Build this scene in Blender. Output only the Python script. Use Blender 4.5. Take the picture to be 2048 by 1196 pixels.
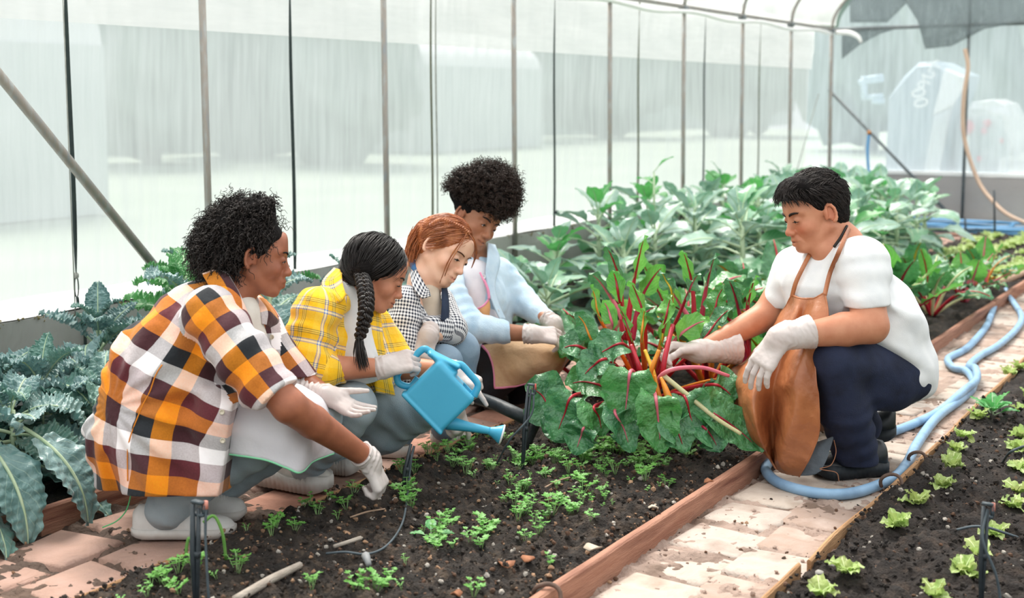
import bpy, math, random
import numpy as np
from mathutils import Vector, Matrix
for o in list(bpy.data.objects): bpy.data.objects.remove(o)
S = bpy.context.scene
COL = S.collection
R = math.radians
rng = np.random.default_rng(7); random.seed(7)

# ------------------------------------------------------------------ camera, sky, sun, exposure
CAM_H, TILT, TURN, FPX = 1.05, 6.0, 31.7, 2540.0
cd = bpy.data.cameras.new('camera'); cam = bpy.data.objects.new('camera', cd); COL.objects.link(cam)
cam.location = (0, 0, CAM_H); cam.rotation_euler = (R(90 - TILT), 0, R(TURN))
cd.sensor_width = 36; cd.lens = FPX / 2048 * 36; cd.shift_y = -131 / 2048; cd.clip_start = .05; cd.clip_end = 200
cd.dof.use_dof = True; cd.dof.focus_distance = 3.35; cd.dof.aperture_fstop = 3.4
S.camera = cam

W = bpy.data.worlds.new('sky'); S.world = W; W.use_nodes = True
wn = W.node_tree.nodes; wl = W.node_tree.links; wn.clear()
wo = wn.new('ShaderNodeOutputWorld'); wb = wn.new('ShaderNodeBackground')
wb.inputs['Color'].default_value = (.92, .96, 1, 1); wb.inputs['Strength'].default_value = .8
wl.new(wb.outputs[0], wo.inputs[0])
sd = bpy.data.lights.new('sun', 'SUN'); sun = bpy.data.objects.new('sun', sd); COL.objects.link(sun)
sd.energy = 5.2; sd.angle = R(28); sd.color = (1, .95, .87)
sun.rotation_euler = Vector((.50, -.42, -1)).to_track_quat('-Z', 'Y').to_euler()
S.view_settings.view_transform = 'Standard'; S.view_settings.look = 'None'
S.view_settings.gamma = 1; S.view_settings.use_curve_mapping = False; S.view_settings.exposure = 0.58
S.cycles.max_bounces = 7; S.cycles.diffuse_bounces = 3; S.cycles.glossy_bounces = 2
S.cycles.transmission_bounces = 4; S.cycles.transparent_max_bounces = 12
S.cycles.caustics_reflective = False; S.cycles.caustics_refractive = False
S.cycles.use_denoising = True

# ------------------------------------------------------------------ sight lines: a photo point at a given depth / height / wall
_p, _t = R(TILT), R(TURN)
FWD = np.array([-math.sin(_t) * math.cos(_p), math.cos(_t) * math.cos(_p), -math.sin(_p)])
RGT = np.array([math.cos(_t), math.sin(_t), 0.]); UPV = np.cross(RGT, FWD); CAMP = np.array([0, 0, CAM_H])
def ray(x, y): return FWD + (x - 1024) / FPX * RGT - (y - 467) / FPX * UPV
def at(x, y, d): return CAMP + d * ray(x, y)
def onz(x, y, z=0.): r = ray(x, y); return CAMP + (z - CAM_H) / r[2] * r
def onX(x, y, X): r = ray(x, y); return CAMP + X / r[0] * r
def onY(x, y, Y): r = ray(x, y); return CAMP + Y / r[1] * r

# ------------------------------------------------------------------ objects
def prop(o, label=None, cat=None, group=None, kind=None):
    for k, v in (('label', label), ('category', cat), ('group', group), ('kind', kind)):
        if v: o[k] = v
    return o
def mesh(name, V, F, mats=None, parent=None, smooth=True, uv=None, col=None, mi=None):
    """one mesh object; F: list of faces or an (n,3|4) array"""
    me = bpy.data.meshes.new(name)
    V = np.asarray(V, dtype=np.float32)
    if isinstance(F, np.ndarray):
        n, k = F.shape
        me.vertices.add(len(V)); me.vertices.foreach_set('co', V.ravel())
        me.loops.add(n * k); me.loops.foreach_set('vertex_index', F.astype(np.int32).ravel())
        me.polygons.add(n); me.polygons.foreach_set('loop_start', np.arange(0, n * k, k, dtype=np.int32))
        try: me.polygons.foreach_set('loop_total', np.full(n, k, dtype=np.int32))
        except Exception: pass
        me.update(calc_edges=True)
    else:
        me.from_pydata(V.tolist(), [], [list(map(int, f)) for f in F])
    me.validate()
    if uv is not None:
        l = me.uv_layers.new(name='UVMap'); l.data.foreach_set('uv', np.asarray(uv, dtype=np.float32).ravel())
    if col is not None:
        a = me.color_attributes.new('tint', 'FLOAT_COLOR', 'POINT'); c = np.ones((len(V), 4), dtype=np.float32)
        c[:, :3] = col; a.data.foreach_set('color', c.ravel())
    if mats is not None:
        for m in (mats if isinstance(mats, (list, tuple)) else [mats]): me.materials.append(m)
    if mi is not None: me.polygons.foreach_set('material_index', np.asarray(mi, dtype=np.int32))
    me.polygons.foreach_set('use_smooth', np.full(len(me.polygons), bool(smooth)))
    o = bpy.data.objects.new(name, me); COL.objects.link(o)
    if parent is not None: o.parent = parent
    return o
def empty(name, loc=(0, 0, 0), label=None, cat=None, group=None, rz=0):
    o = bpy.data.objects.new(name, None); COL.objects.link(o); o.location = loc; o.rotation_euler = (0, 0, rz)
    o.empty_display_size = .05
    return prop(o, label, cat, group)
def link(name, data, parent=None, M4=None):
    o = bpy.data.objects.new(name, data); COL.objects.link(o)
    if parent is not None: o.parent = parent
    if M4 is not None: o.matrix_basis = M4
    return o
class MB:
    def __init__(s): s.V = []; s.F = []; s.n = 0; s.M = []
    def add(s, V, F, m=0):
        V = np.asarray(V, float)
        s.V.append(V); s.F += [tuple(int(i) + s.n for i in f) for f in F]; s.M += [m] * len(F); s.n += len(V); return s
    def box(s, c, d, rot=None, m=0):
        V = np.array([[x, y, z] for x in (-.5, .5) for y in (-.5, .5) for z in (-.5, .5)]) * np.asarray(d)
        if rot is not None: V = V @ np.asarray(rot).T
        return s.add(V + np.asarray(c), [(0, 1, 3, 2), (4, 6, 7, 5), (0, 4, 5, 1), (2, 3, 7, 6), (0, 2, 6, 4), (1, 5, 7, 3)], m)
    def tube(s, P, r, n=8, m=0, res=0, cap=True): V, F = tube(P, r, n, res, cap); return s.add(V, F, m)
    def build(s, name, mats, parent=None, smooth=True):
        return mesh(name, np.concatenate(s.V), s.F, mats, parent, smooth, mi=s.M if len(set(s.M)) > 1 else None)
def spline(P, n):
    P = np.asarray(P, float); k = len(P)
    if k < 3:
        t = np.linspace(0, 1, n)[:, None]; return P[0] * (1 - t) + P[-1] * t
    Q = np.vstack([2 * P[0] - P[1], P, 2 * P[-1] - P[-2]])
    u = np.linspace(0, k - 1 - 1e-9, n); i = u.astype(int); t = (u - i)[:, None]
    a, b, c, d = Q[i], Q[i + 1], Q[i + 2], Q[i + 3]
    return .5 * (2 * b + (c - a) * t + (2 * a - 5 * b + 4 * c - d) * t ** 2 + (3 * b - a - 3 * c + d) * t ** 3)
def tube(P, r, n=8, res=0, cap=True):
    P = np.asarray(P, float); r = np.atleast_1d(np.asarray(r, float))
    if res:
        rr = np.interp(np.linspace(0, 1, res), np.linspace(0, 1, len(r)), r); P = spline(P, res)
    else: rr = np.interp(np.linspace(0, 1, len(P)), np.linspace(0, 1, len(r)), r)
    T = np.gradient(P, axis=0); T /= np.linalg.norm(T, axis=1)[:, None] + 1e-12
    u = np.cross(T[0], [0, 0, 1]) if abs(T[0][2]) < .9 else np.cross(T[0], [1, 0, 0])
    u /= np.linalg.norm(u); V = []; a = np.arange(n) * 2 * math.pi / n
    for i in range(len(P)):
        u = u - T[i] * (u @ T[i]); u /= np.linalg.norm(u) + 1e-12; w = np.cross(T[i], u)
        V.append(P[i] + rr[i] * (np.cos(a)[:, None] * u + np.sin(a)[:, None] * w))
    V = np.concatenate(V); F = []
    for i in range(len(P) - 1):
        for j in range(n):
            k = (j + 1) % n; F.append((i * n + j, i * n + k, (i + 1) * n + k, (i + 1) * n + j))
    if cap: F += [tuple(range(n - 1, -1, -1)), tuple(range((len(P) - 1) * n, len(P) * n))]
    return V, F
def lathe(prof, n=16):
    """prof: (radius, height) pairs about z"""
    a = np.arange(n) * 2 * math.pi / n
    V = np.concatenate([np.c_[r * np.cos(a), r * np.sin(a), np.full(n, z)] for r, z in prof]); F = []
    for i in range(len(prof) - 1):
        for j in range(n):
            k = (j + 1) % n; F.append((i * n + j, i * n + k, (i + 1) * n + k, (i + 1) * n + j))
    return V, F + [tuple(range(n - 1, -1, -1)), tuple(range((len(prof) - 1) * n, len(prof) * n))]
def grid(nu, nv):
    i, j = np.meshgrid(np.arange(nu - 1), np.arange(nv - 1), indexing='ij'); b = (i * nv + j).ravel()
    return np.c_[b, b + nv, b + nv + 1, b + 1]
def noise2(x, y, seed=0, octv=4, fall=.5):
    """value noise, vectorised"""
    x = np.asarray(x, float); y = np.asarray(y, float); out = 0; amp = 1.
    for o in range(octv):
        xi = np.floor(x).astype(np.int64); yi = np.floor(y).astype(np.int64); fx = x - xi; fy = y - yi
        fx = fx * fx * (3 - 2 * fx); fy = fy * fy * (3 - 2 * fy)
        def h(a, b):
            n = (a * 374761393 + b * 668265263 + (seed + o) * 974634767) & 0x7fffffff
            n = ((n ^ (n >> 13)) * 1274126177) & 0x7fffffff
            return ((n ^ (n >> 16)) & 0xffff) / 32768. - 1
        out = out + amp * ((h(xi, yi) * (1 - fx) + h(xi + 1, yi) * fx) * (1 - fy) + (h(xi, yi + 1) * (1 - fx) + h(xi + 1, yi + 1) * fx) * fy)
        x = x * 2.03 + 11.3; y = y * 2.03 + 5.7; amp *= fall
    return out
def noise3(P, sc, seed=0, octv=3):
    x, y, z = (np.asarray(P) * sc).T
    return (noise2(x + .7 * z, y + .3 * z, seed, octv) + noise2(y - .5 * x, z + .4 * x, seed + 50, octv)) * .6

# ------------------------------------------------------------------ materials
def srgb(h):
    c = [int(h[i:i + 2], 16) / 255 for i in (0, 2, 4)]
    return tuple(((v + .055) / 1.055) ** 2.4 if v > .04045 else v / 12.92 for v in c)
def newmat(name):
    m = bpy.data.materials.new(name); m.use_nodes = True; nt = m.node_tree; nt.nodes.clear()
    out = nt.nodes.new('ShaderNodeOutputMaterial')
    return m, nt.nodes, nt.links, out
def mat(name, c, rough=.6, c2=None, ns=8., bump=0, bs=60., transl=0, metal=0, spec=.5, tint=False, stretch=None, coat=0, c3=None, sheen=0, contrast=(.3, .7)):
    """procedural principled material: two (three) colours mixed by noise, fine relief, optional leaf translucency"""
    m, N, L, out = newmat(name)
    b = N.new('ShaderNodeBsdfPrincipled'); b.inputs['Roughness'].default_value = rough; b.inputs['Metallic'].default_value = metal
    b.inputs['Specular IOR Level'].default_value = spec; b.inputs['Coat Weight'].default_value = coat; b.inputs['Sheen Weight'].default_value = sheen
    c = srgb(c) if isinstance(c, str) else c
    tc = N.new('ShaderNodeTexCoord'); src = tc.outputs['Object']
    if stretch:
        mp = N.new('ShaderNodeMapping'); mp.inputs['Scale'].default_value = stretch; L.new(src, mp.inputs[0]); src = mp.outputs[0]
    cs = None
    if c2:
        n = N.new('ShaderNodeTexNoise'); n.inputs['Scale'].default_value = ns; n.inputs['Detail'].default_value = 5; L.new(src, n.inputs[0])
        r = N.new('ShaderNodeValToRGB'); r.color_ramp.elements[0].position = contrast[0]; r.color_ramp.elements[1].position = contrast[1]
        r.color_ramp.elements[0].color = (*c, 1); r.color_ramp.elements[1].color = (*srgb(c2), 1)
        if c3: e = r.color_ramp.elements.new((contrast[0] + contrast[1]) / 2); e.color = (*srgb(c3), 1)
        L.new(n.outputs[0], r.inputs[0]); cs = r.outputs[0]
    if tint:
        a = N.new('ShaderNodeVertexColor'); a.layer_name = 'tint'; mx = N.new('ShaderNodeMixRGB'); mx.blend_type = 'MULTIPLY'; mx.inputs[0].default_value = 1
        if cs: L.new(cs, mx.inputs[1])
        else: mx.inputs[1].default_value = (*c, 1)
        L.new(a.outputs[0], mx.inputs[2]); cs = mx.outputs[0]
    if cs: L.new(cs, b.inputs['Base Color'])
    else: b.inputs['Base Color'].default_value = (*c, 1)
    if bump:
        n2 = N.new('ShaderNodeTexNoise'); n2.inputs['Scale'].default_value = bs; n2.inputs['Detail'].default_value = 4; L.new(src, n2.inputs[0])
        bp = N.new('ShaderNodeBump'); bp.inputs['Strength'].default_value = bump; bp.inputs['Distance'].default_value = .01
        L.new(n2.outputs[0], bp.inputs['Height']); L.new(bp.outputs[0], b.inputs['Normal'])
    if transl:
        t = N.new('ShaderNodeBsdfTranslucent'); mx = N.new('ShaderNodeMixShader'); mx.inputs[0].default_value = transl
        if cs: L.new(cs, t.inputs[0])
        else: t.inputs[0].default_value = (*c, 1)
        L.new(b.outputs[0], mx.inputs[1]); L.new(t.outputs[0], mx.inputs[2]); L.new(mx.outputs[0], out.inputs[0])
    else: L.new(b.outputs[0], out.inputs[0])
    return m
def film(name, c, opac, var=.12, scale=(1, 14, 1.2), tr=.65):
    """thin greenhouse sheet: partly see-through, the rest scatters the daylight that falls on it from outside"""
    m, N, L, out = newmat(name); c = srgb(c)
    t = N.new('ShaderNodeBsdfTransparent'); d = N.new('ShaderNodeBsdfDiffuse'); l = N.new('ShaderNodeBsdfTranslucent')
    d.inputs[0].default_value = l.inputs[0].default_value = (*c, 1)
    s = N.new('ShaderNodeMixShader'); s.inputs[0].default_value = tr; L.new(d.outputs[0], s.inputs[1]); L.new(l.outputs[0], s.inputs[2])
    tc = N.new('ShaderNodeTexCoord'); mp = N.new('ShaderNodeMapping'); mp.inputs['Scale'].default_value = scale; L.new(tc.outputs['Object'], mp.inputs[0])
    n = N.new('ShaderNodeTexNoise'); n.inputs['Scale'].default_value = 3; n.inputs['Detail'].default_value = 6; L.new(mp.outputs[0], n.inputs[0])
    r = N.new('ShaderNodeMapRange'); r.inputs['From Min'].default_value = .3; r.inputs['From Max'].default_value = .7
    r.inputs['To Min'].default_value = max(0, opac - var); r.inputs['To Max'].default_value = min(1, opac + var); L.new(n.outputs[0], r.inputs[0])
    x = N.new('ShaderNodeMixShader'); L.new(r.outputs[0], x.inputs[0]); L.new(t.outputs[0], x.inputs[1]); L.new(s.outputs[0], x.inputs[2])
    L.new(x.outputs[0], out.inputs[0]); return m
# ------------------------------------------------------------------ greenhouse layout (rows run along +Y)
XW, XO = -3.45, -3.72            # inner face of the side kerb wall, its outer edge
YE = 10.95                       # end wall
KH, EAVE = .35, 1.655            # kerb height, eave height
XA, XB, XC, XD = -2.56, -2.09, -1.25, -.875   # kale bed | left path | middle bed | right path | right bed
BOW = [(-3.45, 1.655), (-3.43, 1.76), (-3.35, 1.88), (-3.18, 2.02), (-2.6, 2.38), (-1.8, 2.72), (-.9, 2.93), (0, 3.0)]
def struct(name, V, F, m, smooth=False, parent=None):
    o = mesh(name, V, F, m, parent, smooth)
    if parent is None: o['kind'] = 'structure'
    return o
m_conc = mat('concrete', 'b0b0ac', .85, '8f918b', 3.5, .35, 45, stretch=(1, 1, .35))
m_conc_end = mat('end_concrete', 'b9b4b1', .85, 'a8a2a0', 2.5, .2, 45)
m_cap = mat('white_mulch_film', 'fbfbfa', .45, 'f0efec', 5)
m_moss = mat('moss', '6d6a45', .95, '8a7d52', 60)
m_galv = mat('galvanised', '8d9294', .55, 'a3a7a6', 40, .08, 200, metal=.35, stretch=(1, 1, .3), c3='9b938a')
m_galv_dk = mat('galvanised_dull', '6d7476', .6, '83888a', 30, metal=.3)
m_net = film('insect_net', 'b7bdc0', .74, .09, (1, 9, .7), .66)
m_band = film('double_film', 'ececec', .88, .06, (1, 1.3, 9), .72)
m_roof = film('roof_film', 'fdfdfd', .42, .06, (1, 1, 1), .8)
m_endnet = film('end_net', 'c8d2da', .58, .1, (9, 1, .7), .72)
m_shade = film('shade_net', '8f999c', .62, .12, (14, 1, 3), .4)
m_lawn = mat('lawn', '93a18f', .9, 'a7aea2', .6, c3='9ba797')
m_tree = mat('hazed_tree_leaf', '6f837d', .8, '94a59e', 1.2, .6, 3)  # distance haze is put into the pale leaf colour
m_bark = mat('bark', '8d897f', .9, '78736a', 8)

# outdoors ground and indoor soil base (one slab, lawn outside)
V = [(-40, -15, -.02), (30, -15, -.02), (30, 45, -.02), (-40, 45, -.02)]
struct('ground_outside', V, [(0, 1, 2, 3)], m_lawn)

# kerb walls
def slab(name, x0, x1, y0, y1, z0, z1, m):
    b = MB().box(((x0 + x1) / 2, (y0 + y1) / 2, (z0 + z1) / 2), (x1 - x0, y1 - y0, z1 - z0))
    return struct(name, np.concatenate(b.V), b.F, m)
def rough_wall(name, A, B, z0, z1, thick, m):
    """concrete kerb: front face a relief grid, uneven top edge"""
    A = np.array(A, float); B = np.array(B, float); L = np.linalg.norm(B - A); T = (B - A) / L; Nn = np.array([T[1], -T[0]])
    nu = int(L / .06); nv = 8; U, Vv = np.meshgrid(np.linspace(0, 1, nu), np.linspace(0, 1, nv), indexing='ij')
    off = noise2(U * L * 3, Vv * 4, 3) * .004; P = A + (B - A) * U[..., None] + Nn * off[..., None]
    top = z1 + noise2(U * L * 5, U * 0, 9) * .004
    front = np.dstack([P, z0 + (top - z0) * Vv]).reshape(-1, 3)
    back = front.copy().reshape(nu, nv, 3); back[:, :, :2] -= Nn * thick; back = back.reshape(-1, 3)
    F = grid(nu, nv).tolist(); n = nu * nv
    F += [[i * nv + nv - 1, (i + 1) * nv + nv - 1, n + (i + 1) * nv + nv - 1, n + i * nv + nv - 1] for i in range(nu - 1)]
    F += [[n + a for a in f[::-1]] for f in grid(nu, nv).tolist()]
    return struct(name, np.vstack([front, back]), F, m, False)
wl_ = rough_wall('wall_left', (XW, -1.), (XW, YE), -.05, KH, .27, m_conc)
we_ = rough_wall('wall_end', (XW - .27, YE), (4.5, YE), -.05, .42, .2, m_conc_end)
# white film over the kerb top, mossy edge
nu = 220; ys = np.linspace(-1, YE, nu)
prof = [(-.0, .004), (-.02, .012), (-.14, .016), (-.26, .02), (-.275, .0)]
V = np.concatenate([[(XW + dx - .006, y, KH + dz + .003 * math.sin(9 * y + 20 * dx)) for y in ys] for dx, dz in prof])
struct('kerb_film', V, grid(len(prof), nu), m_cap, True, wl_)
b = MB()
for i in range(620):
    y = random.uniform(1.5, YE - .5); s = random.uniform(.002, .0055)
    if noise2(np.array([y * 2.]), np.array([0.]), 4)[0] < -.25: continue
    b.box((XW + random.uniform(-.012, .006), y, KH + random.uniform(-.018, .004)), (s, s * 2.2, s * random.uniform(.6, 1.8)), Matrix.Rotation(random.random() * 3, 3, 'X'))
o = b.build('moss', m_moss, wl_); o['kind'] = 'stuff'

# side wall net, upper double film band, roof film, end net
nz = 14; ny = 160
def sheet(name, P0, P1, y0, y1, m, amp, par=None, sc=(1.2, 3)):
    """a sheet between two lines running along y (x,z pairs), slightly wavy"""
    Y, T = np.meshgrid(np.linspace(y0, y1, ny), np.linspace(0, 1, nz), indexing='ij')
    X = P0[0] + (P1[0] - P0[0]) * T; Z = P0[1] + (P1[1] - P0[1]) * T
    X = X + noise2(Y * sc[0], Z * sc[1], 21, 3) * amp * np.sin(np.pi * np.clip(T, .05, .95))
    return struct(name, np.dstack([X, Y, Z]).reshape(-1, 3), grid(ny, nz), m, True, par)
sheet('wall_left_net', (XO, KH + .01), (XO + .03, EAVE + .03), -1, YE, m_net, .012)
sheet('wall_left_film_band', (XO + .05, 1.335 - .015), (XO + .06, EAVE + .05), -1, YE, m_band, .018, sc=(2.2, 6))
sheet('wall_right_net', (3.72, .3), (3.7, EAVE + .03), -1.5, YE, m_net, .012)
slab('wall_right', 3.45, 3.72, -1.5, YE, -.05, KH, m_conc)
full = BOW + [(-x, z) for x, z in BOW[-2::-1]]
bp = np.array([(p[0], 0, p[1]) for p in full])
prof = spline(bp, 60); prof = prof[:, [0, 2]]
nu = len(prof); ysr = np.linspace(-1.5, YE, 13)
prof_r = np.vstack([[XO + .02, EAVE + .02], prof, [-XO - .02, EAVE + .02]]); nu += 2
V = np.concatenate([[(x * 1.004, y, z + .025 + .01 * math.sin(y * 3)) for y in ysr] for x, z in prof_r])
struct('roof_film', V, grid(nu, len(ysr)), m_roof, True)
# end net: columns from the kerb to the bow
V = []; k = 9
V += [(XO - .0, YE + .03, .3 + (EAVE + .05 - .3) * i / (k - 1)) for i in range(k)]
for x, z in prof: V += [(x, YE + .03 + .01 * math.sin(11 * x), .42 + (z - .42) * i / (k - 1)) for i in range(k)]
struct('wall_end_net', V, grid(nu - 1, k), m_endnet, True)
b = MB().box((.5, YE + .02, .435), (8, .05, .03)); b.build('net_batten', m_cap, we_, False)

V = []
for x, z in prof: V += [(x, -1.5, .0 + z * i / (k - 1)) for i in range(k)]
struct('wall_front_net', V, grid(nu - 2, k), m_endnet, True)
# ------------------------------------------------------------------ frame: every pole, bow, pipe and brace is a thing
pole_y = [3.42, 4.51, 5.60, 6.67, 7.72, 8.75, 9.78, 10.80]
def pole(P0, P1, r, name, label, group=None, m=None, n=10, cat='pole'):
    V, F = tube([P0, P1], r, n); o = mesh(name, V, F, m or m_galv); return prop(o, label, cat, group)
words = ['first', 'second', 'third', 'fourth', 'fifth', 'sixth', 'seventh', 'eighth']
where = ['behind the girl in the orange plaid shirt', 'behind the girl in the yellow plaid shirt', 'right beside the curly haired boy', 'over the pale leaves left of the tall sprout', 'fifth from the left along the net', 'sixth from the left along the net', 'seventh from the left along the net', 'in the far corner of the greenhouse']
for i, y in enumerate(pole_y):
    pole((XW + .012, y, 0), (XW, y, EAVE), .0135 if i < 7 else .016, 'wall_pole', 'grey galvanised upright pole %s' % where[i], 'upright poles of the net wall')
    P = spline(bp + np.array([0, y, 0]), 40)
    V, F = tube(P, .013, 8); o = mesh('roof_bow', V, F, m_galv)
    prop(o, 'bent grey roof bow rising from the %s wall pole from the left' % words[i] if i < 7 else 'bent grey roof bow over the far end net', 'bow', 'bent roof bows')
    # clamp on the eave pipe
    V, F = tube([(XW - .004, y - .03, EAVE - .012), (XW - .004, y + .03, EAVE - .012)], .024, 8); mesh('clamp', V, F, m_galv_dk, o)
o = pole((XW, -1, EAVE), (XW, YE - .1, EAVE), .014, 'eave_pipe', 'long grey eave pipe along the top of the side net', cat='pipe')
V, F = tube([(XW + .01, y, EAVE - .04 + .012 * math.sin(5 * y)) for y in np.linspace(4, YE - .2, 60)], .016, 6)
prop(mesh('rolled_curtain', V, F, m_cap), 'pale rolled film sleeve hanging under the eave pipe', 'roll')
P = [(XW + .02, YE - .1, EAVE - .03), (XW + .14, YE - .12, EAVE - .035), (XW + .22, YE - .13, EAVE - .07), (XW + .25, YE - .13, EAVE - .12)]
V, F = tube(P, [.02, .022, .02, .012], 8, 14); prop(mesh('film_end', V, F, m_cap), 'loose curled end of white film at the far corner pole', 'film')
Q = onY(1933, 200, YE - .06); XP = Q[0]
pole((XP, YE - .06, 0), (XP, YE - .06, 2.55), .013, 'end_pole', 'dark grey upright pole in the middle of the far end net', m=m_galv_dk)
pole((XW, YE - .06, EAVE), (4, YE - .06, EAVE + .03), .016, 'end_pipe', 'horizontal grey pipe across the far end net', m=m_galv_dk, cat='pipe')
A, B = onX(-60, 78, -3.36), onX(302, 524, -3.36); A = A + (A - B) * .78
pole(A, B + (B - A) * .25, .0165, 'brace', 'slanting galvanised brace at the left in front of the net', cat='brace')
A, B = onY(1658, 180, YE - .1), onY(1903, 433, YE - .1)
pole(A, B, .013, 'brace', 'slanting thin brace against the far end wall', m=m_galv_dk, cat='brace')

# dark straps and cords down the net, buckle on the first
m_strap = mat('strap', '1d2b2c', .8, '2d3b38', 20); m_cord = mat('cord', '8d908a', .8, 'a9aaa2', 30); m_cord2 = mat('olive_strap', '5d6152', .8, '70725e', 30)
def strap(y, z0, z1, w, m, label, tw=0., x=XW - .02, dx=0.):
    n = 40; V = []
    for i in range(n):
        t = i / (n - 1); a = tw * (t - .45) ** 3 * 6 + 1.15; c, s = math.cos(a) * w / 2, math.sin(a) * w / 2
        z = z0 + (z1 - z0) * t; X = x + dx * (1 - t) + .003 * math.sin(7 * t)
        for e in (-.0012, .0012): V += [(X - c + e, y - s, z), (X + c + e, y + s, z)]
    F = []
    for i in range(n - 1):
        a = i * 4; b_ = a + 4; F += [(a, a + 1, b_ + 1, b_), (a + 3, a + 2, b_ + 2, b_ + 3), (a + 1, a + 3, b_ + 3, b_ + 1), (a + 2, a, b_, b_ + 2)]
    return prop(mesh('strap', V, F, m), label, 'strap', 'straps down the side net')
st = strap(2.83, .47, 1.66, .013, m_strap, 'dark twisted strap with a buckle left of the orange plaid girl', 3)
V, F = lathe([(.004, 0), (.009, .006), (.009, .016), (.004, .022)], 8)
bk = mesh('buckle', np.array(V) + (XW - .02, 2.83, .452), F, m_cord, st)
P = [(XW - .02, 2.83 + .008 * math.sin(t), .425 + .036 * math.cos(t)) for t in np.linspace(0, 6.28, 20)]
V, F = tube(P, .0022, 6); mesh('loop', V, F, m_strap, st)
V, F = tube([(XW - .018, 2.83, .39), (XW - .01, 2.83, .33), (XW + .012, 2.83, .3), (XW + .012, 2.832, .1)], .0055, 6, 14); mesh('tail', V, F, m_strap, st)
V, F = tube([(XW + .006, 2.795, 1.66), (XW + .006, 2.80, .30)], .0022, 6); prop(mesh('cord', V, F, m_cord), 'thin grey cord hanging just left of the buckled strap', 'cord', 'thin cords down the side net')
strap(3.925, .36, 1.66, .013, m_strap, 'dark strap down the net behind the first girl\'s forehead', 2)
for y, m, w, lab in ((4.90, m_cord2, .010, 'olive grey strap above the red haired girl'), (4.94, m_cord, .006, 'pale grey strap beside the olive one above the red hair')): strap(y, .36, 1.66, w, m, lab, 1)
strap(6.06, .3, 1.66, .012, m_strap, 'dark strap right of the boy\'s curls between two poles', 1.2)
V, F = lathe([(.004, 0), (.010, .006), (.010, .02), (.004, .026)], 8); mesh('buckle', np.array(V) + (XW + .0, 6.06, .42), F, m_strap, bpy.data.objects['strap.004'])
strap(7.10, .36, 1.66, .013, m_cord2, 'olive strap behind the tall pale sprout', 1.5)
strap(8.12, .36, 1.64, .012, m_strap, 'dark thin strap between the fifth and sixth poles', 1)
strap(9.16, .36, 1.63, .011, m_cord2, 'thin strap between the sixth and seventh poles', 1)
for y0, y1 in ((10.3, 9.95),):
    V, F = tube([(XW - .02, y0 + .25, 1.1), (XW - .02, y1, .36)], .004, 6); prop(mesh('cord', V, F, m_cord), 'slanting thin cord near the far corner pole', 'cord', 'thin cords down the side net')

# grey shade cloth bunched under the far gable
def cloth_poly(name, pts, Y, m, label, amp=.05):
    P = np.array([onY(x, y, Y) for x, y in pts]); c = P.mean(0); n = len(P); rings = [1, .8, .55, .3]
    V = np.concatenate([c + (P - c) * s + np.array([0, amp, 0]) * np.sin(np.arange(n) * 1.7 + 3 * s)[:, None] * s for s in rings] + [[c]])
    F = []
    for k in range(3):
        for j in range(n): F.append((k * n + j, k * n + (j + 1) % n, (k + 1) * n + (j + 1) % n, (k + 1) * n + j))
    F += [(3 * n + j, 3 * n + (j + 1) % n, 4 * n) for j in range(n)]
    o = mesh(name, V, F, m); s = o.modifiers.new('t', 'SOLIDIFY'); s.thickness = .004
    return prop(o, label, 'net', 'grey shade cloths at the far end')
cloth_poly('shade_cloth', [(1808, 0), (1838, 42), (1850, 98), (1900, 92), (1970, 58), (2048, 44), (2120, 20), (2120, -60), (1960, -80), (1800, -60)], YE - .1, m_shade, 'grey shade cloth folded over the pipe at the far end')
cloth_poly('shade_cloth', [(1684, 118), (1684, 58), (1755, 58), (1800, 55), (1760, 68), (1720, 90)], YE - .02, m_shade, 'small grey triangle of shade cloth beside the far corner', .01)
cloth_poly('shade_cloth', [(1700, 45), (1700, 5), (1735, -30), (1800, -30), (1815, 5), (1775, 45)], YE - .02, m_shade, 'grey shade cloth above the far corner pipe', .01)

# hoses and fittings at the end wall
m_hblue = mat('hose_blue', '7fa6c9', .5, '6f8fae', 9, .1, 80, c3='8db1d0'); m_htan = mat('hose_tan', 'd3b7a0', .55, 'c6a790', 12)
m_hb2 = mat('hose_bright_blue', '5c9fd4', .45, '79b3dd', 6); m_brass = mat('brass', 'c98a55', .4, metal=.6)
P = [onY(x, y, YE - .12) for x, y in ((1738, 268), (1735, 300), (1737, 340), (1741, 372), (1743, 420))]
h = mesh('blue_hose', *tube(P, .013, 8, 24), m_hb2); prop(h, 'short blue hose hanging from the thin brace at the far end', 'hose')
mesh('fitting', *tube([P[0] + (0, 0, .03), P[0] + (0, 0, -.005)], .016, 8), m_brass, h)
P = [onY(x, y, d) for x, y, d in ((1930, 98, YE - .1), (1936, 135, YE - .12), (1928, 190, YE - .13), (1926, 250, YE - .13), (1934, 300, YE - .14), (1958, 365, YE - .2), (1988, 405, YE - .35), (2020, 432, YE - .5), (2075, 455, YE - .7))]
prop(mesh('tan_hose', *tube(P, .017, 8, 50), m_htan), 'pale tan hose looped down beside the far middle pole', 'hose')
for j in range(7):
    a = np.linspace(0, 2 * math.pi, 60); cx_, cy_ = -2.25 + .25 * rng.uniform(-1, 1), 10.35 + .12 * rng.uniform(-1, 1); rx, ry = .55 + .2 * rng.random(), .22 + .1 * rng.random()
    P = np.c_[cx_ + rx * np.cos(a + j), cy_ + ry * np.sin(a + j), .03 + .009 * j + .007 * np.sin(3 * a + j)]
    c = mesh('coil', *tube(P, .0115, 6), [m_hb2, m_hblue][j % 2])
    if j == 0: coil0 = empty('coiled_hose', (0, 0, 0), 'heap of blue hose coiled on the ground by the far end wall', 'hose')
    c.parent = coil0

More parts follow.
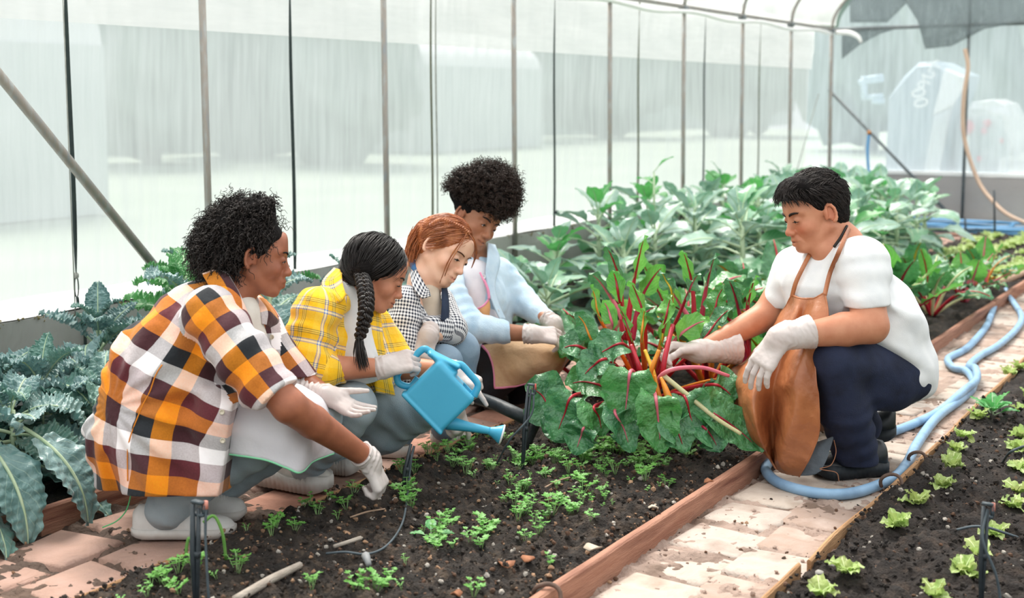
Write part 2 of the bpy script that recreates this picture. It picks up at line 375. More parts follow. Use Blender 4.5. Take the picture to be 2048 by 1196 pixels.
# ------------------------------------------------------------------ outside, seen hazily through the nets
def blob(rad, seed, sub=3, amp=.28, fr=1.6):
    import bmesh
    bm = bmesh.new(); bmesh.ops.create_icosphere(bm, subdivisions=sub, radius=1); V = np.array([v.co[:] for v in bm.verts]); F = np.array([[v.index for v in f.verts] for f in bm.faces]); bm.free()
    return V * (1 + amp * noise3(V, fr, seed, 4))[:, None] * np.asarray(rad), F
def tree(x, y, h, w, seed, label):
    t = empty('tree', (x, y, 0), label, 'tree', 'trees beyond the nets')
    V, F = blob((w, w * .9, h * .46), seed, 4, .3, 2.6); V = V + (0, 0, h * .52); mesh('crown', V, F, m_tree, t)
    mesh('trunk', *tube([(0, 0, 0), (.05, 0, h * .3), (0, .05, h * .6)], [.16, .12, .08], 8), m_bark, t)
for i, (px, d, h, w) in enumerate([(300, 21, 3.6, 1.35), (500, 24, 4.0, 1.5), (690, 21, 3.6, 1.3), (1010, 33, 4.6, 1.8), (1215, 36, 5, 2.0), (1470, 38, 5, 1.8), (1745, 27, 5.5, 1.7), (1990, 22, 5.6, 1.6), (2250, 18, 5.5, 1.4)]):
    g = at(px, 200, d); tree(g[0], g[1], h, w, 30 + i, 'hazy green tree beyond the net, ' + ['between the white tunnel and the first pole', 'right of the first pole', 'left of the second pole', 'between the second and third poles', 'beyond the third and fourth poles', 'beyond the fifth and sixth poles', 'beyond the far corner', 'beyond the covered stack at the far end', 'past the covered plants at the far end'][i])
t = np.linspace(0, 1, 90); V = []
for k, (dx, z) in enumerate(((-1.2, -.05), (-1.0, 2.0), (-.2, 2.9), (.8, 2.1), (1.1, -.05))): V += [(-20.5 + dx + .4 * noise2(np.array([u * 40]), np.array([k * 2.]), 6)[0], -6 + 62 * u, z * (1 + .16 * noise2(np.array([u * 55]), np.array([k + .5]), 8)[0])) for u in t]
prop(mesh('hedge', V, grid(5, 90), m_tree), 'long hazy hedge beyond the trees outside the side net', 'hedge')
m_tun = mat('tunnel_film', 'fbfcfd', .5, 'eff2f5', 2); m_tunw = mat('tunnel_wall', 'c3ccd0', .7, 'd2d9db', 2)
def tunnel(x0, w, y0, y1, zw, zr, label):
    t = empty('white_tunnel', (x0, y0, 0), label, 'greenhouse', 'white tunnels outside')
    a = np.linspace(0, math.pi, 17); V = []; L = y1 - y0
    for y in (0, L): V += [(-w / 2 - math.cos(q) * w / 2 + w / 2 - w / 2, y, zw + (zr - zw) * math.sin(q)) for q in a]
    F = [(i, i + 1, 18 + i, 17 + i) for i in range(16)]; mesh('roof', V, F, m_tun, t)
    b_ = MB()
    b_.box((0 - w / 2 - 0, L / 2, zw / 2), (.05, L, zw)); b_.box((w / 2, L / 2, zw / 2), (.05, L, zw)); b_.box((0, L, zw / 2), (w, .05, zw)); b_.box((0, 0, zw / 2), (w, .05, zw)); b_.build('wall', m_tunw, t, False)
    for y in (0, L):
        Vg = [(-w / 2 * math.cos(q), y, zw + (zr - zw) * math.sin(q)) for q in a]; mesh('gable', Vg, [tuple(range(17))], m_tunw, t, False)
        bpy.context.view_layer.update()
    for o in t.children:
        if o.name.startswith('roof'):
            o.location.x = w / 2
g = onX(200, 200, -9.5); tunnel(-10.9, 2.9, g[1] - 7, g[1], 1.55, 2.35, 'white film tunnel outside at the far left behind the brace')
g = onX(1075, 120, -15); tunnel(-17, 4.2, g[1] - 4.6, g[1], 1.75, 2.6, 'white arched tunnel roof outside above the red haired girl')

# covered stack and covered plants beyond the end net
m_tarp = mat('tarp', '8fa3b0', .55, '9fb2bd', 3, .3, 12); m_tarpw = mat('tarp_white', 'f7f8fa', .4, 'e6eaee', 4, .3, 12); m_letter = mat('letter_white', 'fafbfb', .6)
m_clear = film('clear_bag', 'f6f8fa', .45, .2, (2, 2, 2), .4); m_red = mat('red_cloth', 'd8707c', .7, 'e08a90', 6); m_dkteal = mat('teal_leaf', '5f7d80', .8, '73918d', 5)
YB = 12.6
def hull(name, pts, Y, depth, m, par, wob=.03):
    P = np.array([onY(x, y, Y) for x, y in pts]); n = len(P); c = P.mean(0); V = []
    for dy, s in ((.0, .86), (-depth * .12, .0)): pass
    for dy, s in ((0, .9), (depth * .15, 1), (depth * .85, 1), (depth, .9)):
        Q = c + (P - c) * s; Q[:, 1] = Y + dy + wob * np.sin(np.arange(n) * 2.3 + dy * 5); Q[:, 2] = np.where(P[:, 2] < .1, P[:, 2], Q[:, 2]); V.append(Q)
    V = np.concatenate(V); F = [(k * n + j, k * n + (j + 1) % n, (k + 1) * n + (j + 1) % n, (k + 1) * n + j) for k in range(3) for j in range(n)]
    return mesh(name, V, F + [tuple(range(n - 1, -1, -1)), tuple(range(3 * n, 4 * n))], m, par, False)
t = empty('covered_stack', (0, 0, 0), 'tall stack under a blue grey tarpaulin with white printing beyond the far net', 'stack')
hull('tarpaulin', [(1760, 420), (1768, 260), (1772, 195), (1800, 152), (1832, 124), (1868, 122), (1890, 132), (1926, 150), (1905, 215), (1893, 300), (1880, 420)], YB, .9, m_tarp, t)
hull('white_panel', [(1864, 232), (1888, 136), (1930, 152), (1924, 172), (1903, 212)], YB - .06, .1, m_tarpw, t)
hull('white_panel', [(1842, 420), (1846, 340), (1868, 232), (1900, 215), (1885, 300), (1868, 420)], YB - .05, .1, mat('tarp_pale', 'cfd6dc', .5, 'dbe0e4', 4), t)
for ch, x, y, s in (('K', 1865, 132, 30), ('2', 1856, 152, 30), ('6', 1846, 168, 30), ('00', 1838, 196, 34)):
    c = bpy.data.curves.new('lettering', 'FONT'); c.body = ch; c.size = s / 178 * 1.02; c.extrude = .004; c.align_x = 'CENTER'; c.align_y = 'CENTER'
    o = bpy.data.objects.new('lettering', c); COL.objects.link(o); bpy.context.view_layer.update()
    me = bpy.data.meshes.new_from_object(o.evaluated_get(bpy.context.evaluated_depsgraph_get())); bpy.data.objects.remove(o)
    o = link('lettering', me, t); me.materials.clear(); me.materials.append(m_letter); me.polygons.foreach_set('material_index', [0] * len(me.polygons))
    o.location = onY(x, y, YB - .08); o.rotation_euler = (R(90), R(75), 0)
for x0, y0, x1, y1 in ((1718, 165, 1766, 158), (1730, 158, 1765, 153), (1735, 195, 1765, 192), (1745, 203, 1768, 203), (1728, 152, 1728, 200)):
    V, F = tube([onY(x0, y0, YB + .1), onY(x1, y1, YB + .1)], .03, 6); mesh('blue_rail', V, F, mat('rail_blue', 'c5dcec', .5) if x0 == 1718 else bpy.data.materials['rail_blue'], t)
t2 = empty('covered_plants', (0, 0, 0), 'flowering plants under a clear plastic cover at the far right outside', 'plants')
hull('plastic_cover', [(1922, 420), (1924, 225), (1940, 203), (1985, 198), (2010, 208), (2022, 232), (2034, 300), (2038, 420)], YB, .8, m_clear, t2)
hull('foliage', [(1934, 420), (1936, 245), (1955, 232), (1990, 232), (2003, 300), (2003, 420)], YB + .15, .4, m_dkteal, t2)
hull('cover_fold', [(1940, 218), (1944, 204), (1985, 199), (2010, 210), (2018, 232), (1995, 226), (1965, 218)], YB - .08, .05, m_tarpw, t2)
hull('cover_fold', [(1995, 345), (1998, 318), (2012, 314), (2010, 345)], YB - .08, .05, m_tarpw, t2)
for x, y, r in ((1934, 254, .065), (1975, 246, .035), (1968, 262, .03), (2003, 282, .02), (1958, 318, .025)):
    V, F = blob((r, r, r * 1.1), 77 + x, 2, .2, 2); p = onY(x, y, YB - .02); mesh('flower', V + p, F, m_red, t2)
# ------------------------------------------------------------------ soil, paths, boards
m_soil = mat('soil', '211d1a', .95, '5a4c3f', 30, 1., 170, c3='332b25', contrast=(.34, .74))
m_soil_r = mat('soil_dark', '1d1816', .95, '463a32', 30, 1., 170, c3='2b2420', contrast=(.34, .74))
m_dust = mat('path_dirt', '978073', .95, '705d51', 5, .7, 90, c3='a48f83', contrast=(.3, .66))
m_dirt_l = mat('path_dirt_dark', '4c4039', .95, '6b574b', 9, .8, 90, contrast=(.3, .7))
m_pav = [mat('paver_%s' % n, a, .9, b_, 9, .5, 70, c3=c) for n, a, b_, c in (('buff', 'ada096', '9d8b7f', 'bbaea4'), ('rose', 'ae9a8f', 'bda99e', 'a58e80'), ('grey', 'b0a195', '9d8a7b', 'beb0a4'))]
m_pavl = [mat('terracotta_%s' % n, a, .85, b_, 9, .5, 60, c3=c) for n, a, b_, c in (('red', 'a5735f', '8a6252', 'b5836f'), ('pink', 'b8978a', '9c8074', 'ad8c7d'), ('brown', '94756a', '75605a', 'a88777'))]
m_board = mat('board_red_wood', '9c6a55', .8, '7a4c3d', 5, .5, 60, stretch=(6, .6, 8), c3='b08069')
m_lath = mat('lath', 'c2986f', .85, 'a07650', 8, .4, 60, stretch=(5, .5, 5))

def relief(x, y, seed, a):
    return a * (.5 * noise2(x * 6, y * 6, seed, 2) + .55 * noise2(x * 24, y * 24, seed + 7, 2) + .75 * np.maximum(-.3, noise2(x * 58, y * 58, seed + 9, 2)))
def ground_patch(name, x0, x1, y0, y1, z, seed, a, m, par, near=3.9, hn=.0075, hf=.035, edge=.02):
    ys = np.concatenate([np.arange(y0, near, hn), np.arange(near, y1 + hf, hf)]); xs = np.linspace(x0, x1, int((x1 - x0) / (hn * 1.25)) + 2)
    X, Y = np.meshgrid(xs, ys, indexing='ij'); Z = z + relief(X, Y, seed, a)
    if edge: Z -= edge * (np.exp(-((X - x0) / .02) ** 2) + np.exp(-((X - x1) / .02) ** 2))
    return mesh(name, np.dstack([X, Y, Z]).reshape(-1, 3), grid(len(xs), len(ys)), m, par, True), lambda x, y: z + relief(np.array([x]), np.array([y]), seed, a)[0]
def lumps(name, x0, x1, y0, y1, zf, n, s0, s1, mats, par, seed):
    """loose crumbs and clods: uncountable, one object"""
    rg = np.random.default_rng(seed); g_ = (1 + 5 ** .5) / 2; base = np.array([[-1, g_, 0], [1, g_, 0], [-1, -g_, 0], [1, -g_, 0], [0, -1, g_], [0, 1, g_], [0, -1, -g_], [0, 1, -g_], [g_, 0, -1], [g_, 0, 1], [-g_, 0, -1], [-g_, 0, 1]]) / 1.9
    tri = np.array([[0, 11, 5], [0, 5, 1], [0, 1, 7], [0, 7, 10], [0, 10, 11], [1, 5, 9], [5, 11, 4], [11, 10, 2], [10, 7, 6], [7, 1, 8], [3, 9, 4], [3, 4, 2], [3, 2, 6], [3, 6, 8], [3, 8, 9], [4, 9, 5], [2, 4, 11], [6, 2, 10], [8, 6, 7], [9, 8, 1]])
    x = rg.uniform(x0, x1, n); y = y0 + (y1 - y0) * rg.random(n) ** 1.2; s = s0 + (s1 - s0) * rg.random(n) ** 3
    z = np.array([zf(a, b) for a, b in zip(x, y)]); P = np.c_[x, y, z + s * .35]
    d = base[None] * s[:, None, None] * rg.uniform(.6, 1.2, (n, 12, 1)); ang = rg.uniform(0, 6.3, (n, 2))
    c, q = np.cos(ang[:, 0])[:, None], np.sin(ang[:, 0])[:, None]
    d = np.dstack([d[..., 0] * c - d[..., 1] * q, d[..., 0] * q + d[..., 1] * c, d[..., 2] * .75])
    c, q = np.cos(ang[:, 1])[:, None], np.sin(ang[:, 1])[:, None]; d = np.dstack([d[..., 0], d[..., 1] * c - d[..., 2] * q, d[..., 1] * q + d[..., 2] * c])
    V = (P[:, None] + d).reshape(-1, 3); F = (tri[None] + 12 * np.arange(n)[:, None, None]).reshape(-1, 3)
    o = mesh(name, V, F, mats, par, False, mi=np.repeat(rg.choice(len(mats), n, p=[.62, .22, .1, .06][:len(mats)] if len(mats) > 1 else None), 20)); o['kind'] = 'stuff'; return o
m_crumb = [m_soil, mat('crumb_brown', '6b4f3d', .95, '4a382d', 40), mat('chip_tan', 'a58468', .9, '8a6a50', 30), mat('stone_pale', '9d958c', .9, 'b3aca2', 30)]

floor = mesh('floor', [(XW, -1, -.03), (4, -1, -.03), (4, YE, -.03), (XW, YE, -.03)], [(0, 1, 2, 3)], m_dirt_l); floor['kind'] = 'structure'
p1, zf1 = ground_patch('path_dirt', XC - .02, XD + .02, 1.0, YE, -.003, 3, .010, m_dust, floor, edge=0, near=4.2, hn=.0062)
p2, zf2 = ground_patch('path_dirt', XA - .02, XB + .02, 1.0, YE, -.004, 5, .013, m_dirt_l, floor, edge=0, near=3.0, hn=.0075)
o = lumps('loose_dirt', XC + .01, XD, 1.9, 4.5, zf1, 1300, .001, .008, [m_dust] + m_crumb[:2], floor, 11) if False else lumps('loose_dirt', XC + .01, XD, 1.9, 4.5, zf1, 1300, .001, .007, [m_dust, m_crumb[1], m_crumb[2], m_soil], floor, 11)
lumps('loose_dirt', XA, XB, 1.5, 3.5, zf2, 500, .0015, .007, [m_dirt_l, m_crumb[1], m_crumb[2], m_soil], floor, 12)
def paver_mesh(w, l, h, m, seed):
    rg = random.Random(seed); b_ = .012; V = []; 
    for s, z in ((0, -.05), (0, h - b_ * .5), (b_, h)):
        for sx, sy in ((-1, -1), (1, -1), (1, 1), (-1, 1)):
            V.append((sx * (w / 2 - s) + rg.uniform(-.006, .006), sy * (l / 2 - s) + rg.uniform(-.006, .006), z + (rg.uniform(-.003, .003) if s else 0)))
    F = [(0, 1, 5, 4), (1, 2, 6, 5), (2, 3, 7, 6), (3, 0, 4, 7)] + [(4 + i, 4 + (i + 1) % 4, 8 + (i + 1) % 4, 8 + i) for i in range(4)] + [(8, 9, 10, 11)]
    me = mesh('paver', V, F, m); d = me.data; bpy.data.objects.remove(me); return d
for x0, x1, mats_, z, sd_ in ((XC + .035, XD - .01, m_pav, .006, 1), (XA + .03, XB - .015, m_pavl, .008, 2)):
    protos = [paver_mesh(.186 if sd_ == 1 else .196, .176 if sd_ == 1 else .196, z, mats_[i % 3], i * 7 + sd_) for i in range(9)]
    cols = [x0 + (x1 - x0) * .26, x0 + (x1 - x0) * .77]; pitch = .196 if sd_ == 1 else .222; y = 1.05; r = 0
    while y < 10.2:
        for c, x in enumerate(cols):
            yy = y + (.06 if c else -.03) + random.uniform(-.008, .008); k = random.randrange(9)
            o = link('paver', protos[k], floor); o.location = (x + random.uniform(-.008, .008), yy, random.uniform(-.005, .003) - (.004 if sd_ == 1 else .001)); o.rotation_euler = (random.uniform(-.02, .02), random.uniform(-.02, .02), random.uniform(-.07, .07) * (1 if sd_ == 1 else 1.5) + (math.pi if random.random() < .5 else 0))
        y += pitch; r += 1

def board(par, x, y0, y1, z0, z1, th, m, seed, name='board', wob=.004):
    n = max(6, int((y1 - y0) / .04)); ys = np.linspace(y0, y1, n); V = []
    wx = noise2(ys * 1.3, ys * 0, seed, 2) * wob * 1.5; wz = noise2(ys * 2.2, ys * 0 + 4, seed, 3) * wob * .7
    for i in range(n):
        for dx, z in ((-th / 2, z0), (-th / 2, z1 - .003), (-th / 2 + .003, z1), (th / 2 - .004, z1), (th / 2, z1 - .004), (th / 2, z0)): V.append((x + dx + wx[i], ys[i], z + (wz[i] if z > z0 else 0)))
    F = [(i * 6 + j, i * 6 + (j + 1) % 6, i * 6 + 6 + (j + 1) % 6, i * 6 + 6 + j) for i in range(n - 1) for j in range(6)] + [tuple(range(6)), tuple(range(n * 6 - 1, n * 6 - 7, -1))]
    return mesh(name, V, F, m, par, False)
ZB = .04
bed = empty('garden_bed', (0, 0, 0), 'middle bed of dark crumbly soil with seedlings between the two paths', 'bed')
_, zmid = ground_patch('soil', XB + .008, XC - .008, 1.0, YE - .9, ZB, 31, .019, m_soil, bed, near=3.9)
lumps('clods', XB + .01, XC - .015, 1.25, 4.0, zmid, 15000, .0014, .0085, m_crumb, bed, 41)
board(bed, XC, 1.0, 3.43, -.05, .058, .022, m_board, 51); board(bed, XC + .004, 3.9, 6.6, -.05, .05, .022, m_board, 52); board(bed, XC, 6.62, YE - .9, -.05, .05, .022, m_board, 53)
board(bed, XB, 1.0, 3.3, -.05, .034, .010, m_lath, 54, 'lath'); board(bed, XB, 3.32, 7.5, -.05, .034, .010, m_lath, 55, 'lath')
bedr = empty('garden_bed', (0, 0, 0), 'right hand bed of dark soil with young lettuces beside the hose', 'bed')
_, zrt = ground_patch('soil', XD + .004, .85, 1.2, YE - .6, .03, 61, .02, m_soil_r, bedr, near=3.4, hn=.0105, hf=.04)
lumps('clods', XD + .01, .3, 1.9, 4.6, zrt, 13000, .0016, .0095, [m_soil_r, m_soil, m_crumb[1], m_crumb[3]], bedr, 42)
board(bedr, XD, 1.2, 2.62, -.05, .040, .010, m_lath, 57, 'lath', .008); board(bedr, XD + .006, 2.66, 4.4, -.05, .038, .010, m_lath, 58, 'lath', .01); board(bedr, XD, 4.45, YE - .6, -.05, .04, .010, m_lath, 59, 'lath', .008)
bedl = empty('garden_bed', (0, 0, 0), 'left hand bed of soil under the kale along the kerb wall', 'bed')
_, zlf = ground_patch('soil', XW + .01, XA - .008, 1.0, YE - .2, .04, 81, .02, m_soil, bedl, near=1.0, hn=.02, hf=.04)
board(bedl, XA, 1.0, 1.93, -.05, .066, .02, m_board, 83); board(bedl, XA, 1.95, 7, -.05, .06, .02, m_board, 84)
# rusty wire staples hooked over the boards
m_rust = mat('rusty_wire', '5d4c44', .8, '7a6357', 40, metal=.3)
for k, (x, y, r, lab) in enumerate(((XC, 2.16, .03, 'rusty wire staple over the board at the bottom of the photo'), (XD + .004, 3.33, .028, 'rusty wire ring on the right bed edge below the hose bend'), (XD + .004, 3.60, .024, 'smaller rusty wire ring on the right bed edge beside the hose'))):
    P = [(x + r * math.cos(t), y + .01 * math.sin(2 * t), (.042 if k else .05) - .012 + r * 1.1 * math.sin(t)) for t in np.linspace(-.3, math.pi + .3, 14)]
    prop(mesh('wire_staple', *tube(P, .005, 6), m_rust), lab, 'staple', 'rusty wire staples')
# ------------------------------------------------------------------ figures: smooth implicit solids turned into one surface each
class Field:
    def __init__(s, lo, hi, h):
        s.lo = np.asarray(lo, float); s.h = h; s.n = np.ceil((np.asarray(hi) - s.lo) / h).astype(int) + 1
        s.f = np.full(s.n, .5, np.float32)
    def _sub(s, lo, hi):
        a = np.clip(np.floor((lo - s.lo) / s.h).astype(int), 0, s.n); b = np.clip(np.ceil((hi - s.lo) / s.h).astype(int) + 1, 0, s.n)
        if np.any(b <= a): return None
        ax = [(s.lo[i] + s.h * np.arange(a[i], b[i])).astype(np.float32) for i in range(3)]
        return tuple(slice(a[i], b[i]) for i in range(3)), ax[0][:, None, None], ax[1][None, :, None], ax[2][None, None, :]
    def _mix(s, sl, d, k, sub):
        g = s.f[sl]
        if sub:
            d = -d; h = np.clip(.5 + .5 * (d - g) / k, 0, 1) if k > 0 else None
            s.f[sl] = np.maximum(g, d) if k <= 0 else g * (1 - h) + d * h + k * h * (1 - h)
        else:
            if k <= 0: s.f[sl] = np.minimum(g, d)
            else: h = np.clip(.5 + .5 * (g - d) / k, 0, 1); s.f[sl] = g * (1 - h) + d * h - k * h * (1 - h)
    def cone(s, p, q, r1, r2=None, k=.01, sub=False, flat=None):
        p = np.asarray(p, float); q = np.asarray(q, float); r2 = r1 if r2 is None else r2; m = max(r1, r2) * (max(1, flat[1]) if flat else 1) + k + 3 * s.h
        t = s._sub(np.minimum(p, q) - m, np.maximum(p, q) + m)
        if t is None: return s
        sl, X, Y, Z = t; X = X - p[0]; Y = Y - p[1]; Z = Z - p[2]; b = q - p; L = b @ b + 1e-12
        if flat:   # widen (factor > 1) or thin (< 1) the section along an axis
            n = np.asarray(flat[0], float); n = n / np.linalg.norm(n); e = X * n[0] + Y * n[1] + Z * n[2]; w = (1 / flat[1] - 1)
            bn = b - n * (b @ n); t_ = np.clip((X * bn[0] + Y * bn[1] + Z * bn[2]) / (bn @ bn + 1e-12), 0, 1); eb = e - t_ * (b @ n)
            dx, dy, dz = X - t_ * b[0], Y - t_ * b[1], Z - t_ * b[2]; ee = dx * n[0] + dy * n[1] + dz * n[2]
            dx, dy, dz = dx + n[0] * ee * w, dy + n[1] * ee * w, dz + n[2] * ee * w
            d = (np.sqrt(dx * dx + dy * dy + dz * dz) - (r1 + (r2 - r1) * t_)) * min(1, flat[1])
        else:
            t_ = np.clip((X * b[0] + Y * b[1] + Z * b[2]) / L, 0, 1)
            d = np.sqrt((X - t_ * b[0]) ** 2 + (Y - t_ * b[1]) ** 2 + (Z - t_ * b[2]) ** 2) - (r1 + (r2 - r1) * t_)
        s._mix(sl, d.astype(np.float32), k, sub); return s
    def chain(s, P, r, k=.01, flat=None):
        r = np.interp(np.linspace(0, 1, len(P)), np.linspace(0, 1, len(r)), r)
        for i in range(len(P) - 1): s.cone(P[i], P[i + 1], r[i], r[i + 1], k, flat=flat)
        return s
    def ell(s, c, r, M=None, k=.01, sub=False):
        c = np.asarray(c, float); r = np.asarray(r, float); M = np.eye(3) if M is None else M; m = r.max() + k + 3 * s.h
        t = s._sub(c - m, c + m)
        if t is None: return s
        sl, X, Y, Z = t; X = X - c[0]; Y = Y - c[1]; Z = Z - c[2]
        a = [(X * M[0, i] + Y * M[1, i] + Z * M[2, i]) / r[i] for i in range(3)]
        k0 = np.sqrt(a[0] ** 2 + a[1] ** 2 + a[2] ** 2) + 1e-9; k1 = np.sqrt((a[0] / r[0]) ** 2 + (a[1] / r[1]) ** 2 + (a[2] / r[2]) ** 2) + 1e-9
        s._mix(sl, (k0 * (k0 - 1) / k1).astype(np.float32), k, sub); return s
    def box(s, c, hf, M, r, k=.0, sub=False):
        c = np.asarray(c, float); hf = np.asarray(hf, float); m = np.linalg.norm(hf) + k + 3 * s.h
        t = s._sub(c - m, c + m)
        if t is None: return s
        sl, X, Y, Z = t; X = X - c[0]; Y = Y - c[1]; Z = Z - c[2]
        q = [np.abs(X * M[0, i] + Y * M[1, i] + Z * M[2, i]) - hf[i] + r for i in range(3)]
        d = np.sqrt(sum(np.maximum(a, 0) ** 2 for a in q)) + np.minimum(np.maximum(q[0], np.maximum(q[1], q[2])), 0) - r
        s._mix(sl, d.astype(np.float32), k, sub); return s
    def cut(s, p, n, k=0, lo=None, hi=None):
        """remove everything on the side of the plane that n points to (within an optional box)"""
        n = np.asarray(n, float); n /= np.linalg.norm(n); p = np.asarray(p, float)
        t = s._sub(s.lo if lo is None else np.asarray(lo), s.lo + s.h * s.n if hi is None else np.asarray(hi)); sl, X, Y, Z = t
        d = ((X - p[0]) * n[0] + (Y - p[1]) * n[1] + (Z - p[2]) * n[2]).astype(np.float32)
        g = s.f[sl]; s.f[sl] = np.maximum(g, d + np.zeros_like(g)); return s
    def clip(s, g):
        ax = [s.lo[i] + s.h * np.arange(s.n[i]) for i in range(3)]; X, Y, Z = np.meshgrid(*ax, indexing='ij')
        P = np.c_[X.ravel(), Y.ravel(), Z.ravel()]; s.f = np.maximum(s.f, g(P).reshape(s.f.shape).astype(np.float32)); return s
    def shell(s, th): s.f = np.maximum(s.f, -(s.f + th)); return s
    def disp(s, fn, band=.03):
        i = np.nonzero(np.abs(s.f) < band); P = np.c_[i[0], i[1], i[2]] * s.h + s.lo
        s.f[i] += fn(P).astype(np.float32); return s
    def surf(s, smooth=1):
        f = s.f; f[0], f[-1], f[:, 0], f[:, -1], f[:, :, 0], f[:, :, -1] = .5, .5, .5, .5, .5, .5
        ins = f < 0; c = np.zeros(np.array(f.shape) - 1, np.uint8)
        offs = [(a, b, d) for a in (0, 1) for b in (0, 1) for d in (0, 1)]; N = c.shape
        for a, b, d in offs: c += ins[a:a + N[0], b:b + N[1], d:d + N[2]]
        act = np.nonzero((c > 0) & (c < 8)); I = np.c_[act]; vid = np.full(N, -1, np.int32); vid[act] = np.arange(len(I))
        val = np.array([f[act[0] + a, act[1] + b, act[2] + d] for a, b, d in offs]); acc = np.zeros((len(I), 3)); cnt = np.zeros(len(I))
        for i in range(8):
            for j in range(i + 1, 8):
                if sum(abs(offs[i][q] - offs[j][q]) for q in range(3)) != 1: continue
                m = (val[i] < 0) != (val[j] < 0); t = np.where(m, val[i] / np.where(m, val[i] - val[j], 1), 0)
                p = np.array(offs[i])[None] + t[:, None] * (np.array(offs[j]) - np.array(offs[i]))[None]; acc += p * m[:, None]; cnt += m
        V = (I + acc / cnt[:, None]) * s.h + s.lo; Q = []
        for ax in range(3):
            o = [1, 2, 0][ax], [2, 0, 1][ax]; A = [slice(None)] * 3; B = [slice(None)] * 3; A[ax] = slice(0, -1); B[ax] = slice(1, None)
            for q in o: A[q] = B[q] = slice(1, -1)
            a, b = ins[tuple(A)], ins[tuple(B)]; e = np.nonzero(a != b); fl = a[e]; base = [e[0], e[1], e[2]]
            for q in o: base[q] = base[q] + 1
            def cell(du, dv):
                k = [base[0].copy(), base[1].copy(), base[2].copy()]; k[o[0]] -= du; k[o[1]] -= dv; return vid[k[0], k[1], k[2]]
            q4 = np.c_[cell(1, 1), cell(0, 1), cell(0, 0), cell(1, 0)]; q4[~fl] = q4[~fl][:, ::-1]; Q.append(q4)
        F = np.vstack(Q); F = F[(F >= 0).all(1)]
        for _ in range(smooth):
            acc = np.zeros_like(V); cnt = np.zeros(len(V))
            for i in range(4):
                a, b = F[:, i], F[:, (i + 1) % 4]; 
                for q in range(3): acc[:, q] += np.bincount(a, V[b, q], len(V)) + np.bincount(b, V[a, q], len(V))
                cnt += np.bincount(a, minlength=len(V)) + np.bincount(b, minlength=len(V))
            V = .5 * V + .5 * acc / np.maximum(cnt, 1)[:, None]
        return V, F
def field_for(P, pad, h):
    P = np.asarray(P, float); return Field(P.min(0) - pad, P.max(0) + pad, h)
def unit(v): v = np.asarray(v, float); return v / np.linalg.norm(v)
def frame(fwd, up):
    f = unit(fwd); l = unit(np.cross(up, f)); return np.c_[f, l, np.cross(f, l)]
def camdir(r, u, f): return r * RGT + u * UPV + f * FWD
SIDE = camdir(0, 0, 1)

